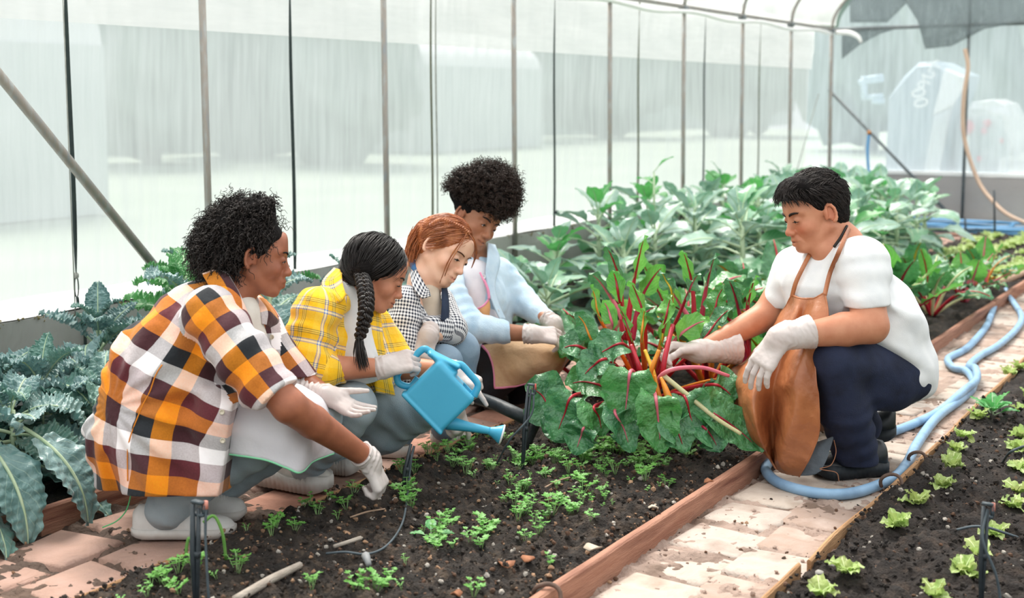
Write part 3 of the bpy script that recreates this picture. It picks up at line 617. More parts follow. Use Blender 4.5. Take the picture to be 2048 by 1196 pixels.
class Head:
    """c: centre between the ears at eye height; M columns: forward, left, up; s: size"""
    def __init__(s, c, fwd, up, size=1.): s.c = np.asarray(c, float); s.M = frame(fwd, up); s.s = size
    def p(s, x, y, z): return s.c + s.M @ (np.array([x, y, z]) * s.s)
    def loc(s, P): return ((np.asarray(P) - s.c) @ s.M) / s.s
def sculpt_head(B, H, neck=None, nr=.05, fem=True, age=0, smile=0., lid=.5, nose=1.):
    S_ = H.s; M = H.M
    def e(x, y, z, a, b, c, k=.012, sub=False, rot=None): B.ell(H.p(x, y, z), np.array([a, b, c]) * S_, M if rot is None else M @ rot, k * S_, sub)
    def cn(p, q, r1, r2, k=.01, sub=False): B.cone(H.p(*p), H.p(*q), r1 * S_, r2 * S_, k * S_, sub)
    j = .92 if fem else 1.04
    e(-.012, 0, .03, .098, .077, .086); e(.034, 0, -.008, .060, .064, .088, .02)
    e(.036, 0, -.066, .052, .050 * j, .046, .02)
    for y in (-1, 1):
        cn((-.004, y * .058 * j, -.050), (.055, y * .030, -.098), .018, .016, .02)       # jaw line
        e(.056, y * .043, -.034, .027, .024, .024, .018)                                   # cheek
        cn((.086, y * .012, .021), (.070, y * .048, .020), .0115, .010, .012)              # brow
    cn((.074, -.012, -.101), (.074, .012, -.101), .0165, .0165, .018)                       # chin
    e(.082, 0, .045, .014, .045, .035, .02)
    for y in (-1, 1): e(.104, y * .031, -.001, .0165, .018, .0125, .012, True)              # eye socket
    n = nose; cn((.088, 0, .008), (.1055, 0, -.034), .0080, .0100, .011)                     # nose
    e(.1075, 0, -.0400, .0130, .0130 * n, .0115, .007)
    for y in (-1, 1): e(.100, y * .0115 * n, -.0425, .0105, .0085, .0085, .005)
    for y in (-1, 1): e(.1055, y * .0065 * n, -.0505, .005, .0038, .0035, .003, True)      # nostrils
    e(.086, 0, -.070, .016, .026, .022, .014)                                                # muzzle
    w = .022 + .004 * smile; lift = .005 * smile
    for y in (-1, 1):
        cn((.0985, 0, -.0665), (.0855, y * w, -.0720 + lift), .0078, .0040, .004)           # upper lip
        cn((.0965, 0, -.0800), (.0855, y * w * .9, -.0737 + lift), .0092, .0042, .004)      # lower lip
        cn((.1025, 0, -.0727), (.0885, y * w * 1.02, -.0727 + lift), .0018 + .0018 * smile, .0014, .0025, True)
        if age: cn((.093, y * .019, -.048), (.078, y * .033, -.074), .0022, .0016, .006, True)
    for y in (-1, 1):
        c = (.0815, y * .0315, -.002)
        B.ell(H.p(*c), np.array([.0146, .0152, .0128]) * S_, M, .003 * S_)                  # closed lid ball
        o = .0045 * (1 - lid) + .0012
        cn((.0975, y * .0235, -.0042 - .003 * lid), (.0910, y * .0430, -.0042 - .003 * lid), o, o * .8, .0015, True)
        rot = np.array(Matrix.Rotation(y * .22, 3, 'X') @ Matrix.Rotation(.20, 3, 'Y') @ Matrix.Rotation(y * -.38, 3, 'Z'))
        e(-.010, y * .079, -.006, .015, .0055, .027, .006, False, rot)
        E_ = [H.c + M @ ((np.array([-.010, y * .083, -.004]) + rot @ np.array([a_ * .0165, y * .0035 * (1 + .6 * (a_ < 0)), c_ * .029])) * S_) for a_, c_ in ((.75, -.05), (.62, .42), (.30, .82), (-.2, .98), (-.7, .78), (-.98, .25), (-.85, -.3), (-.5, -.72), (-.1, -.98), (.2, -1.02))]
        B.chain(E_, [.0044 * S_, .0052 * S_, .005 * S_, .0062 * S_], .002); e(-.0065, y * .0855, -.006, .008, .005, .012, .003, True, rot)
        cn((.006, y * .077, .004), (.006, y * .078, -.020), .0055, .0055, .005)
    if neck is not None: B.cone(H.p(-.028, 0, -.045), neck, .052 * S_ * (1 if fem else 1.1), nr, .022)
def face_tint(H, V, lip, lipamt=.8, blush=.25, socket=.2):
    L = H.loc(V); x, y, z = L.T; t = np.ones((len(V), 3)); ay = np.abs(y)
    g = lambda cx, cy, cz, sx, sy, sz: np.exp(-((x - cx) / sx) ** 2 - ((ay - cy) / sy) ** 2 - ((z - cz) / sz) ** 2)
    lw = np.clip(g(.096, 0, -.0727, .017, .021, .0105) * 1.9 - .5, 0, 1)[:, None] * lipamt
    t = t * (1 - lw) + np.array(lip) * lw
    b = (g(.075, .042, -.035, .03, .022, .022) + .7 * g(.112, 0, -.040, .014, .016, .014) + .8 * g(-.012, .086, -.004, .03, .012, .035))[:, None] * blush
    t = t * (1 - b * np.array([.0, .42, .45])); gap_shade = np.clip(g(.094, 0, -.0727, .016, .024, .0022) * 1.6 - .4, 0, 1)[:, None]; t = t * (1 - .65 * gap_shade); s = g(.085, .032, .004, .02, .018, .011)[:, None] * socket  # shade of the gap between the lips is painted into the tint
    return t * (1 - s * np.array([.5, .6, .6]))
m_eye = mat('eye_white', 'e9e2dc', .2); m_iris = mat('iris_dark', '22150f', .15); m_lash = mat('lashes', '120d0b', .6)
def face_parts(H, body, m_brow, lid=.5, brow=(1., 1.), iris=None, lash=1.):
    co = np.zeros(len(body.data.vertices) * 3, np.float32); body.data.vertices.foreach_get('co', co); LV = H.loc(co.reshape(-1, 3)); LV = LV[(LV[:, 0] > .03) & (np.abs(LV[:, 2]) < .06) & (np.abs(LV[:, 1]) < .07)]
    def fx(x, y, z):
        k = (np.abs(LV[:, 1] - y) < .0045) & (np.abs(LV[:, 2] - z) < .0045); return LV[k, 0].max() if k.any() else x
    for y in (-1, 1):
        V, F = lathe([(math.sin(a) * .0133, -math.cos(a) * .0133) for a in np.linspace(.05, math.pi - .05, 12)], 14)
        mesh('eye', np.array([H.p(*(np.array([.0815, y * .0315, -.002]) + v)) for v in V]), F, m_eye, body)
        gz_ = -.0035 - .0045 * lid; V, F = lathe([(.0062, 0), (.0056, .0012), (.003, .0022)], 14)
        d = unit([1, y * .05, -.22]); A = frame([0, 0, 1], d); A = np.c_[A[:, 0], A[:, 1], d]
        mesh('iris', np.array([H.p(*(np.array([.0815, y * .0315, -.002]) + A @ (np.array(v) + (0, 0, .0123)))) for v in V]), F, iris or m_iris, body)
        P = [H.p(.0982 - .0115 * t * t - .001 * (1 - lid), y * (.0215 + .023 * t), -.0045 - .0025 * lid + .0062 * math.sin(math.pi * min(t + .05, 1)) * (1 - lid) - .0012 * t) for t in np.linspace(0, 1, 9)]
        mesh('lashes', *tube(P, [.0006, .0013 * lash, .0016 * lash, .0008], 5), m_lash, body)
        b = MB()
        for i in range(26):
            t = i / 25; x, yy, z = .0985 - .004 * t - .020 * t * t, .013 + .036 * t, .0165 + .0065 * math.sin(2.1 * t + .2) * brow[1]
            th = .0042 * brow[0] * (1 - .55 * t); x = fx(x, y * yy, z) + .0006
            b.tube([H.p(x - .0015, y * yy, z - th), H.p(x, y * (yy + .002), z), H.p(x - .0025, y * (yy + .006), z + th * .8)], [.0007, .0012, .0004], 4)
        b.build('eyebrow', m_brow, body)

def hand_prims(B, wrist, fwd, dorsal, side, curl, thumb=(.5, .4), s=1., spread=.06, k=.006):
    """side=+1: the thumb leaves towards the frame's left. curl: four finger bends; thumb: (angle out, bend in)"""
    M = frame(fwd, dorsal); W0 = np.asarray(wrist, float)
    P = lambda x, y, z: W0 + M @ (np.array([x, y * side, z]) * s)
    for y in (-.026, -.009, .009, .026): B.cone(P(.012, y * .72, 0), P(.082, y, .002), .0150 * s, .0128 * s, .012 * s)
    B.cone(P(.018, .026, -.008), P(.050, .033, -.010), .0155 * s, .013 * s, .012 * s)
    B.cone(P(-.03, 0, 0), P(.02, 0, 0), .0245 * s, .024 * s, .014 * s, flat=(M @ [0, 0, 1.], .78))
    tips = []
    for i, (y, L) in enumerate(((.029, .075), (.0105, .083), (-.0095, .077), (-.028, .060))):
        c = curl[i] if isinstance(curl[i], (tuple, list)) else (curl[i] * .9, curl[i] * 1.1, curl[i] * .7)
        a = 0; p = np.array([.084, y, .003]); d0 = math.atan2(y, .3) * spread * 10
        B.cone(P(.07, y * .95, .002), P(*p), .0105 * s, .0098 * s, k * s)
        for q, (l, r0, r1) in enumerate(((.44, .0096, .0088), (.31, .0088, .0080), (.25, .0079, .0066))):
            a += c[q]; n = p + L * l * np.array([math.cos(a) * math.cos(d0), math.cos(a) * math.sin(d0), -math.sin(a)])
            B.cone(P(*p), P(*n), r0 * s, r1 * s, .002 * s); p = n
        tips.append(P(*p))
    a, b = thumb; p = np.array([.026, .030, -.010])
    for l, r0, r1, da in ((.040, .0130, .0108, 0), (.030, .0106, .0096, b * .6), (.024, .0095, .0074, b * .6)):
        a -= da; d = np.array([math.cos(a), math.sin(a) * .9, -.25 - .55 * b * (da > 0)]); n = p + unit(d) * l
        B.cone(P(*p), P(*n), r0 * s, r1 * s, .003 * s); p = n
    tips.append(P(*p)); return P, tips
m_glove = None
def glove(name, wrist, fwd, dorsal, side, curl, thumb, parent, cuff=None, cuff_r=(.034, .040), s=1., spread=.06, seed=1, h=.0021, wrk=1.):
    """a thin rubber glove over the hand; cuff: point on the forearm where its edge lies"""
    W0 = np.asarray(wrist, float); cf = W0 - unit(fwd) * .05 if cuff is None else np.asarray(cuff, float)
    B = field_for([W0, cf, W0 + unit(fwd) * .19 * s], .075 * s, h)
    hand_prims(B, wrist, fwd, dorsal, side, curl, thumb, s, spread)
    B.cone(W0 + unit(fwd) * .014, W0, .029 * s, .033 * s, .012); B.cone(W0, W0 + (cf - W0) * .35, .033 * s, cuff_r[0], .012); B.cone(W0 + (cf - W0) * .35, cf, cuff_r[0], cuff_r[1], .006)
    ax = unit(cf - W0); L = np.linalg.norm(cf - W0)
    def wr(P):
        t = (P - W0) @ ax; w = np.clip((t + .03) / .04, 0, 1); return -w * wrk * (.0016 * np.sin(t * 420 + 5 * noise3(P, 30, seed)) * (t > -.01) + .0016 * noise3(P, 60, seed + 3)) - .0006 * noise3(P, 120, seed + 5)
    B.disp(wr, .012); B.cut(cf, ax)
    B.cone(cf + ax * .012, W0 + (cf - W0) * .72, cuff_r[1] - .0035, cuff_r[0] - .006, 0, sub=True)
    V, F = B.surf(1); o = mesh(name, V, F, m_glove, parent)
    return o
def tube_at(P, r, name, m, par, n=8, res=0): return mesh(name, *tube(P, r, n, res), m, par)
def bone_uv(V, F, bones, scale=1., split=(), blend=None, maxe={}):
    """woven pattern follows the cloth: each face takes the nearest bone; u runs round it, v along it"""
    C = V[F].mean(1); best = np.full(len(C), 9.); bid = np.zeros(len(C), int)
    for i, b in enumerate(bones):
        p, q, r = np.asarray(b[0], float), np.asarray(b[1], float), b[2]; d = q - p; t = np.clip(((C - p) @ d) / (d @ d), 0, 1); e = np.linalg.norm(C - p - t[:, None] * d, axis=1) - r
        e = np.where(e > maxe.get(i, 9), 5 + e, e); m = e < best; best[m] = e[m]; bid[m] = i
    for i, j, pp, nn in split:
        m = (bid == i) & ((C - pp) @ np.asarray(nn) < 0); bid[m] = j      # faces of i behind the plane go to j
    uv = np.zeros((len(F), 4, 2))
    for i, b in enumerate(bones):
        m = bid == i
        if not m.any(): continue
        p, q, r = np.asarray(b[0], float), np.asarray(b[1], float), b[2]; d = unit(q - p); ref = np.asarray(b[3], float); ref = unit(ref - d * (ref @ d)); o = np.cross(d, ref); off = b[4] if len(b) > 4 else (0, 0)
        X = V[F[m]] - p; a = np.arctan2(X @ o, X @ ref); c = np.arctan2(((C[m] - p) @ o), ((C[m] - p) @ ref))[:, None]
        a = c + (a - c + math.pi) % (2 * math.pi) - math.pi
        uv[m, :, 0] = a * (b[5] if len(b) > 5 else r) + off[0]; uv[m, :, 1] = X @ d + off[1]
    if blend:      # two parts of the cloth share one weave: their coordinates melt into each other across a plane
        i, j, pp, nn, wd, ref = blend; m = (bid == i) | (bid == j); X = V[F[m]]; q = []
        for b in (bones[i], bones[j]):
            p, e = np.asarray(b[0], float), np.asarray(b[1], float); d = unit(e - p); r0 = np.asarray(b[3], float); r0 = unit(r0 - d * (r0 @ d)); o = np.cross(d, r0)
            f = lambda Y: np.stack([np.arctan2((Y - p) @ o, (Y - p) @ r0) * (b[5] if len(b) > 5 else b[2]), (Y - p) @ d], -1)
            u = f(X); u0 = f(np.asarray(ref)[None])[0]; c = u[:, :1, 0]; per = 2 * math.pi * (b[5] if len(b) > 5 else b[2]); u[..., 0] = c + (u[..., 0] - c + per / 2) % per - per / 2; q.append(u - u0)
        w = np.clip(((X - pp) @ np.asarray(nn)) / wd * .5 + .5, 0, 1); w = (w * w * (3 - 2 * w))[..., None]; uv[m] = q[0] * w + q[1] * (1 - w)
    return (uv * scale).reshape(-1, 2), bid
def plaid(name, base, stripes_u, stripes_v, period, rough=.85, mode='MULT', bump=.25, pv=None):
    """woven checks on the cloth's own coordinates; stripes: (position, half width, colour, strength) in fractions of the period"""
    m, N, L, out = newmat(name); b = N.new('ShaderNodeBsdfPrincipled'); b.inputs['Roughness'].default_value = rough; b.inputs['Specular IOR Level'].default_value = .2
    b.inputs['Sheen Weight'].default_value = .15
    uvn = N.new('ShaderNodeUVMap'); uvn.uv_map = 'UVMap'; sp = N.new('ShaderNodeSeparateXYZ'); L.new(uvn.outputs[0], sp.inputs[0])
    def frac(o, per):
        d = N.new('ShaderNodeMath'); d.operation = 'DIVIDE'; d.inputs[1].default_value = per; L.new(o, d.inputs[0])
        f = N.new('ShaderNodeMath'); f.operation = 'FRACT'; L.new(d.outputs[0], f.inputs[0]); return f.outputs[0]
    def ramp(f, stripes):
        r = N.new('ShaderNodeValToRGB'); r.color_ramp.interpolation = 'CONSTANT'; es = []
        cur = 0.
        for p0, p1, c in stripes: es.append((p0, c))
        e = r.color_ramp.elements; e[0].position = es[0][0]; e[0].color = (*srgb(es[0][1]), 1); e[1].position = es[1][0]; e[1].color = (*srgb(es[1][1]), 1)
        for p0, c in es[2:]: q = e.new(p0); q.color = (*srgb(c), 1)
        L.new(f, r.inputs[0]); return r.outputs[0]
    U = ramp(frac(sp.outputs[0], period), stripes_u); Vv = ramp(frac(sp.outputs[1], pv or period), stripes_v)
    mx = N.new('ShaderNodeMixRGB'); mx.blend_type = 'MIX' if mode == 'MIX' else 'MULTIPLY'; mx.inputs[0].default_value = .5 if mode == 'MIX' else 1
    L.new(U, mx.inputs[1]); L.new(Vv, mx.inputs[2]); cs = mx.outputs[0]
    n = N.new('ShaderNodeTexNoise'); n.inputs['Scale'].default_value = 260; tc = N.new('ShaderNodeTexCoord'); L.new(tc.outputs['Object'], n.inputs[0])
    hv = N.new('ShaderNodeMixRGB'); hv.blend_type = 'OVERLAY'; hv.inputs[0].default_value = .25; L.new(cs, hv.inputs[1]); L.new(n.outputs[0], hv.inputs[2])
    L.new(hv.outputs[0], b.inputs['Base Color'])
    if bump:
        n2 = N.new('ShaderNodeTexNoise'); n2.inputs['Scale'].default_value = 40; n2.inputs['Detail'].default_value = 3; L.new(tc.outputs['Object'], n2.inputs[0])
        bp = N.new('ShaderNodeBump'); bp.inputs['Strength'].default_value = bump; bp.inputs['Distance'].default_value = .008; L.new(n2.outputs[0], bp.inputs['Height']); L.new(bp.outputs[0], b.inputs['Normal'])
    L.new(b.outputs[0], out.inputs[0]); return m
def ribbon(P, Nrm, w, th, name, m, par, res=40):
    """flat strap along P, lying with its face along the normals"""
    P = spline(P, res); Nn = spline(Nrm, res); T = np.gradient(P, axis=0); V = []
    for i in range(res):
        n = unit(Nn[i]); s = unit(np.cross(T[i], n)) * w / 2
        V += [P[i] - s, P[i] + s, P[i] + s + n * th, P[i] - s + n * th]
    F = [(i * 4 + j, i * 4 + (j + 1) % 4, i * 4 + 4 + (j + 1) % 4, i * 4 + 4 + j) for i in range(res - 1) for j in range(4)] + [(3, 2, 1, 0), tuple(range(res * 4 - 4, res * 4))]
    return mesh(name, V, F, m, par, True)
def drape(rows, name, m, par, nu=60, nv=40, th=.003, fold=0., seed=1, close=False):
    """hanging cloth: rows of points (each from one edge to the other), splined both ways, with thickness"""
    A = np.array([spline(r, nv) for r in rows]); G = np.array([spline(A[:, j], nu) for j in range(nv)]).transpose(1, 0, 2)
    if fold:
        Nn = np.cross(np.gradient(G, axis=0), np.gradient(G, axis=1)); Nn /= np.linalg.norm(Nn, axis=2)[..., None] + 1e-9
        G = G + Nn * (noise3(G.reshape(-1, 3), 14, seed, 3).reshape(nu, nv) * fold)[..., None]
    o = mesh(name, G.reshape(-1, 3), grid(nu, nv), m, par); s = o.modifiers.new('t', 'SOLIDIFY'); s.thickness = th; s.offset = 0
    return o, G
def strands(n, root, step, length, r, rg, segs=8, sides=4, jitter=.001, m=0):
    """hair locks: root() gives a start point, step(P, t) the direction of growth"""
    b_V, b_F = [], []; off = 0; a = np.arange(sides) * 2 * math.pi / sides
    for i in range(n):
        p = root(); P = [p]; ln = length() if callable(length) else length
        for q in range(segs):
            d = step(P[-1], q / segs); P.append(P[-1] + unit(d) * ln / segs + rg.normal(0, jitter, 3))
        V, F = tube(P, [r * .7, r, r * .9, r * .25], sides, cap=False); b_V.append(V); b_F += [tuple(k + off for k in f) for f in F]; off += len(V)
    return np.concatenate(b_V), np.array(b_F)
def curls(n, root, rg, ln=(.03, .06), cr=(.003, .006), r=.0011, turns=(2, 4), sides=3, droop=.5, segs=18, out=None):
    """springy curls: helices leaving the scalp and drooping"""
    VV, FF = [], []; off = 0
    for i in range(n):
        p, nrm = root(); d = unit(np.asarray(nrm) * 1. + rg.normal(0, .35, 3) - np.array([0, 0, droop * rg.uniform(.3, 1.6)])); L = rg.uniform(*ln); c = rg.uniform(*cr); tn = rg.uniform(*turns)
        u = unit(np.cross(d, [.3, .5, .8])); w = np.cross(d, u); t = np.linspace(0, 1, segs); g = np.array([0, 0, -1.]) * (t[:, None] ** 2) * L * droop * .5
        ph = rg.uniform(0, 6.3); cc = c * np.minimum(1, t * 5)
        P = p + d * (t[:, None] * L) + g + (np.cos(t * tn * 6.28 + ph) * cc)[:, None] * u + (np.sin(t * tn * 6.28 + ph) * cc)[:, None] * w
        V, F = tube(P, [r, r, r * .6], sides, cap=False); VV.append(V); FF += [tuple(k + off for k in f) for f in F]; off += len(V)
    return np.concatenate(VV), np.array(FF)
def surf_root(V, F, rg, keep=None):
    C = V[F].mean(1); Nn = np.cross(V[F[:, 2]] - V[F[:, 0]], V[F[:, 3]] - V[F[:, 1]]); Nn /= np.linalg.norm(Nn, axis=1)[:, None] + 1e-12
    if keep is not None: i = keep(C, Nn); C, Nn = C[i], Nn[i]
    def f(): k = rg.integers(len(C)); return C[k], Nn[k]
    return f
def braid(P, r, name, m, par, period=.036, res=120, lobes=3):
    """plaited hair: three strands passing over one another"""
    P = spline(P, res); T = np.gradient(P, axis=0); L = np.r_[0, np.cumsum(np.linalg.norm(np.diff(P, axis=0), axis=1))]; u = unit(np.cross(T[0], FWD)); b = MB()
    U = []; 
    for i in range(res): t = unit(T[i]); u = unit(u - t * (u @ t)); U.append((u, np.cross(t, u)))
    rr = np.interp(np.linspace(0, 1, res), np.linspace(0, 1, len(r)), r)
    for k in range(lobes):
        ph = L / period * 2 * math.pi + k * 2 * math.pi / lobes; Q = [P[i] + U[i][0] * math.sin(ph[i]) * rr[i] * .62 + U[i][1] * math.sin(2 * ph[i]) * rr[i] * .36 for i in range(res)]
        Q = np.array(Q); b.tube(Q, rr * .50, 6)
        for w in range(9):
            a = w * 2 * math.pi / 9; s_ = np.array([U[i][0] * math.cos(a + .02 * i) + U[i][1] * math.sin(a + .02 * i) for i in range(res)]); b.tube(Q + s_ * (rr * (.46 + .05 * math.sin(w * 5)))[:, None], rr * .20, 4)
    return b.build(name, m, par)
def loft(sec, n=20):
    """closed tube through cross sections (each an (n,3) ring)"""
    k = len(sec); V = np.concatenate(sec); F = [(i * n + j, i * n + (j + 1) % n, (i + 1) * n + (j + 1) % n, (i + 1) * n + j) for i in range(k - 1) for j in range(n)]
    return V, F + [tuple(range(n - 1, -1, -1)), tuple(range((k - 1) * n, k * n))]
def sneaker(heel, toe, par, w=.036, chunky=0., m=None, ms=None, lace=True, hs=1., up=np.array([0, 0, 1.])):
    heel = np.asarray(heel, float); toe = np.asarray(toe, float); d = unit(toe - heel); L = np.linalg.norm(toe - heel); s_ = np.cross(up, d); t = empty('shoe'); t.parent = par; n = 24
    a = np.arange(n) * 2 * math.pi / n; T = np.r_[0, .02, .06, .12, .2, .3, .38, .46, .55, .65, .75, .84, .91, .96, .99, 1.]
    wd = np.interp(T, [0, .04, .15, .35, .5, .72, .85, .94, 1], [.35, .68, .88, .86, .92, 1.06, 1., .74, .25]) * w
    ht = np.interp(T, [0, .05, .2, .36, .46, .6, .75, .9, .97, 1], [.046, .062, .066, .066, .058, .046, .036, .030, .022, .012]) * hs
    so = .015 + .014 * chunky; sec = []
    for t_, w_, h_ in zip(T, wd, ht):
        c, q = np.cos(a), np.sin(a); y = np.sign(c) * np.abs(c) ** .8 * w_; z = np.where(q < 0, q * .004, np.abs(q) ** (.75 if t_ > .5 else .6) * h_); y = y * np.where(q > 0, 1 - .35 * np.clip(q, 0, 1) ** 2, 1)
        P = heel + d * (L * t_) + np.outer(y, s_) + np.outer(z + so, up); P += up * (noise3(P, 26, 2, 3) * .0022)[:, None]; sec.append(P)
    V, F = loft(sec, n); mesh('upper', V, F, m or m_white_shoe, t)
    sec = []; T2 = np.linspace(0, 1, 34); wd2 = np.interp(T2, T, wd) * (1.06 + .05 * chunky)
    for i, (t_, w_) in enumerate(zip(T2, wd2)):
        rk = .012 * max(0, (t_ - .8) / .2) ** 2 + .006 * max(0, (.12 - t_) / .12); g = chunky * .0035 * (i % 2) ; c, q = np.cos(a), np.sin(a)
        y = np.sign(c) * np.abs(c) ** .5 * (w_ + g); z = np.where(q > 0, so + .008, rk) + np.where(q > 0, .012 * chunky * math.sin(t_ * 5.5) ** 2, 0); sec.append(heel + d * (L * (t_ * 1.03 - .015)) + np.outer(y, s_) + np.outer(z, up))
    V, F = loft(sec, n); mesh('sole', V, F, ms or m_sole, t)
    if lace:
        b = MB()
        for i in range(5):
            u = .50 + .05 * i; c = heel + d * L * u + up * (np.interp(u, T, ht) + so); k = np.interp(u, T, wd)
            b.tube([c - s_ * k * .5 - up * .007, c - up * .0005, c + s_ * k * .5 - up * .007], .0024, 5, res=9)
        b.build('laces', m_lace, t)
    return t

def hairline(H, zs, xs):
    def g(P): L = H.loc(P); return (L[:, 0] - np.interp(L[:, 2], zs, xs)) * .8 * H.s
    return g
def skin(name, c, c2): return mat(name, c, .48, c2, 30, .05, 300, tint=True, spec=.4)
def prims(B, L, D0, k=.03):
    """limb and cloth volumes given as photo circles: (x, y, depth, radius[px]) pairs"""
    for q in L:
        a, b = q[0], q[1]; kk = q[2] if len(q) > 2 else k; fl = q[3] if len(q) > 3 else None
        B.cone(at(a[0], a[1], D0 + a[2]), at(b[0], b[1], D0 + b[2]), a[3] * (D0 + a[2]) / FPX, b[3] * (D0 + b[2]) / FPX, kk, flat=fl)
def bbox(L, D0):
    P = []
    for q in L:
        for a in q[:2]: p = at(a[0], a[1], D0 + a[2]); r = a[3] * D0 / FPX; P += [p - r, p + r]
    return P
def folds(amp, sc, seed, bones=(), ring=0., freq=120):
    """cloth creases: soft lumps plus creases running round the limb"""
    def f(P):
        d = amp * noise3(P, sc, seed, 3) + amp * .45 * noise3(P, sc * 2.7, seed + 9, 2)
        for p, q, r in bones:
            ax = unit(np.asarray(q) - p); t = (P - p) @ ax; e = np.linalg.norm(P - p - t[:, None] * ax, axis=1); L = np.linalg.norm(np.asarray(q) - p)
            w = np.clip(1 - np.abs(e - r) / (r * .8), 0, 1) * np.clip((t + .02) / .04, 0, 1) * np.clip((L + .02 - t) / .04, 0, 1)
            d = d + ring * w * np.sin(t * freq + 3.5 * noise3(P, 7, seed + 4, 2))
        return d
    return f
m_glove = mat('white_rubber_glove', 'e3dad6', .42, 'd5c6c1', 14, .05, 120, transl=.12, spec=.4, coat=.15)
m_denim_pale = mat('pale_denim', '9caab2', .9, '93a3ad', 10, .25, 500, c3='a3b0b7', contrast=(.3, .7))
m_white_shoe = mat('white_canvas', 'e4e2df', .7, 'd6d3cf', 30, .15, 300); m_sole = mat('white_rubber', 'dedad5', .55, 'c9c3bc', 25)
m_lace = mat('lace', 'f1efec', .8); m_button = mat('button', 'd9cdb8', .35)
m_hair_black = mat('black_hair', '14100f', .42, '251c19', 60, spec=.5)
m_hair_soft = mat('soft_black_hair', '191413', .55, '2b211d', 50, spec=.35)
def button(p, n, par, r=.0062, m=m_button):
    V, F = lathe([(r * .6, -.001), (r, 0), (r, .0018), (r * .75, .0024), (r * .7, .0016)], 12); A = frame(unit(np.cross(n, [.3, .2, .9])), n); mesh('button', np.array(V) @ A.T + p, F, m, par)
def on_surf(V, x, y):
    """nearest mesh point to the camera along a sight line"""
    r = unit(ray(x, y)); W_ = V - CAMP; t = W_ @ r; e = np.linalg.norm(W_ - t[:, None] * r, axis=1); k = np.nonzero(e < .008)[0]
    return V[k[np.argmin(t[k])]] if len(k) else CAMP + r * np.median(t)
def flap(rows, m, par, n=16, k=8, th=.004, sc=(.1, .06), name='collar'):
    o, G = drape(rows, name, m, par, n, k, th)
    q = np.dstack(np.meshgrid(np.linspace(0, sc[0], n), np.linspace(0, sc[1], k), indexing='ij')).reshape(-1, 2)[np.array([l.vertex_index for l in o.data.loops])]
    o.data.uv_layers.new(name='UVMap').data.foreach_set('uv', q.ravel()); return o, G
m_teeth = mat('teeth', 'efe9e1', .3)
def snap(V, x, y, d, off=.008):
    """the given sight-line point, pulled in front of the cloth surface if it would lie inside it"""
    r = ray(x, y); W_ = V - CAMP; t = W_ @ FWD; px = W_ @ RGT / t * FPX + 1024; py = 467 - W_ @ UPV / t * FPX
    k = np.hypot(px - x, py - y) < 6
    return CAMP + r * min(d, t[k].min() - off) if k.any() else CAMP + r * d
m_scalp = mat('black_underhair', '0d0b0b', .85, '171312', 80, spec=.15)
# ------------------------------------------------------------------ first girl: orange plaid shirt, reaching into the bed
D = 3.05
p1_ = empty('person', onz(360, 1080), 'girl with black curly hair and orange plaid shirt squatting, gloved hand in the soil', 'person')
p1_.location = (0, 0, 0)
H = Head(at(507, 511, 3.07), camdir(.97, -.13, .2), camdir(.13, .99, 0), .80)
SH, EL, WR = at(425, 640, 2.93), at(578, 812, 2.86), at(731, 914, 3.05)
SHl, ELl, WRl = at(480, 620, 3.25), at(600, 760, 3.22), at(652, 790, 3.16)
bs = [((300, 880, 0, 80), (430, 670, .03, 70)), ((430, 670, .03, 70), (466, 600, .03, 40))]
B = field_for(bbox(bs, D) + [H.p(-.1, -.12, .13), H.p(.14, .12, -.13), WR, WRl, EL], .06, .0029)
prims(B, bs, D); neckp = at(462, 590, 3.06)
sculpt_head(B, H, neckp, .050, True, lid=.8, nose=1.18)
B.cone(neckp, at(440, 640, D), .048, .06, .03)
B.cone(at(440, 650, D), SH, .05, .05, .03); B.cone(SH, EL, .046, .038, .01); B.cone(EL, EL + (WR - EL) * .3, .039, .037, .01); B.cone(EL + (WR - EL) * .3, WR, .037, .024, .01)
B.cone(WR, at(748, 950, 3.1), .022, .02, .01)
B.cone(at(470, 630, 3.2), SHl, .05, .045, .03); B.cone(SHl, ELl, .042, .036, .01); B.cone(ELl, WRl, .034, .022, .01)
V, F = B.surf(); tint = face_tint(H, V, (.78, .50, .50), .7)
body = mesh('body', V, F, skin('brown_skin', 'a8684c', '955a42'), p1_, col=tint)
face_parts(H, body, m_hair_soft, .8, (1.0, 1.0))
# hair: half tied back, curls hanging
HB = Field(H.p(0, 0, .04) - .19, H.p(0, 0, .04) + .19, .0034)
HB.ell(H.p(-.014, 0, .038), np.array([.104, .085, .088]) * .8, H.M, .01)
prims(HB, [((462, 470, 0, 56), (448, 485, .0, 54)), ((520, 425, .0, 32), (470, 432, .0, 36)), ((435, 505, -.02, 36), (470, 515, -.05, 24)), ((436, 500, .08, 40), (450, 470, .08, 50)), ((440, 520, -.05, 26), (425, 505, -.03, 30))], 3.07, .02)
HB.clip(hairline(H, [-.2, -.12, -.06, -.035, -.03, .0, .03, .05, .068, .08], [-.04, -.042, -.03, -.01, .018, .024, .040, .056, .078, .12]))
HB.disp(lambda P: .005 * noise3(P, 55, 3, 3) * (H.loc(P)[:, 0] < .045), .02)
Vh, Fh = HB.surf(0); hair = mesh('hair', Vh, Fh, m_scalp, p1_)
rg = np.random.default_rng(5)
rt_ = surf_root(Vh, Fh, rg, lambda C, N: (H.loc(C)[:, 0] < .035) & (N @ FWD < .5) & ~((H.loc(C)[:, 0] > -.035) & (H.loc(C)[:, 2] < .035)))
cV, cF = curls(1500, rt_, rg, (.02, .045), (.0024, .0045), .0011, (2, 4), 3, .9, 16)
o = mesh('curls', cV, cF, m_hair_soft, hair); o['kind'] = 'stuff'
rt_ = surf_root(Vh, Fh, rg, lambda C, N: (H.loc(C)[:, 2] > .085))
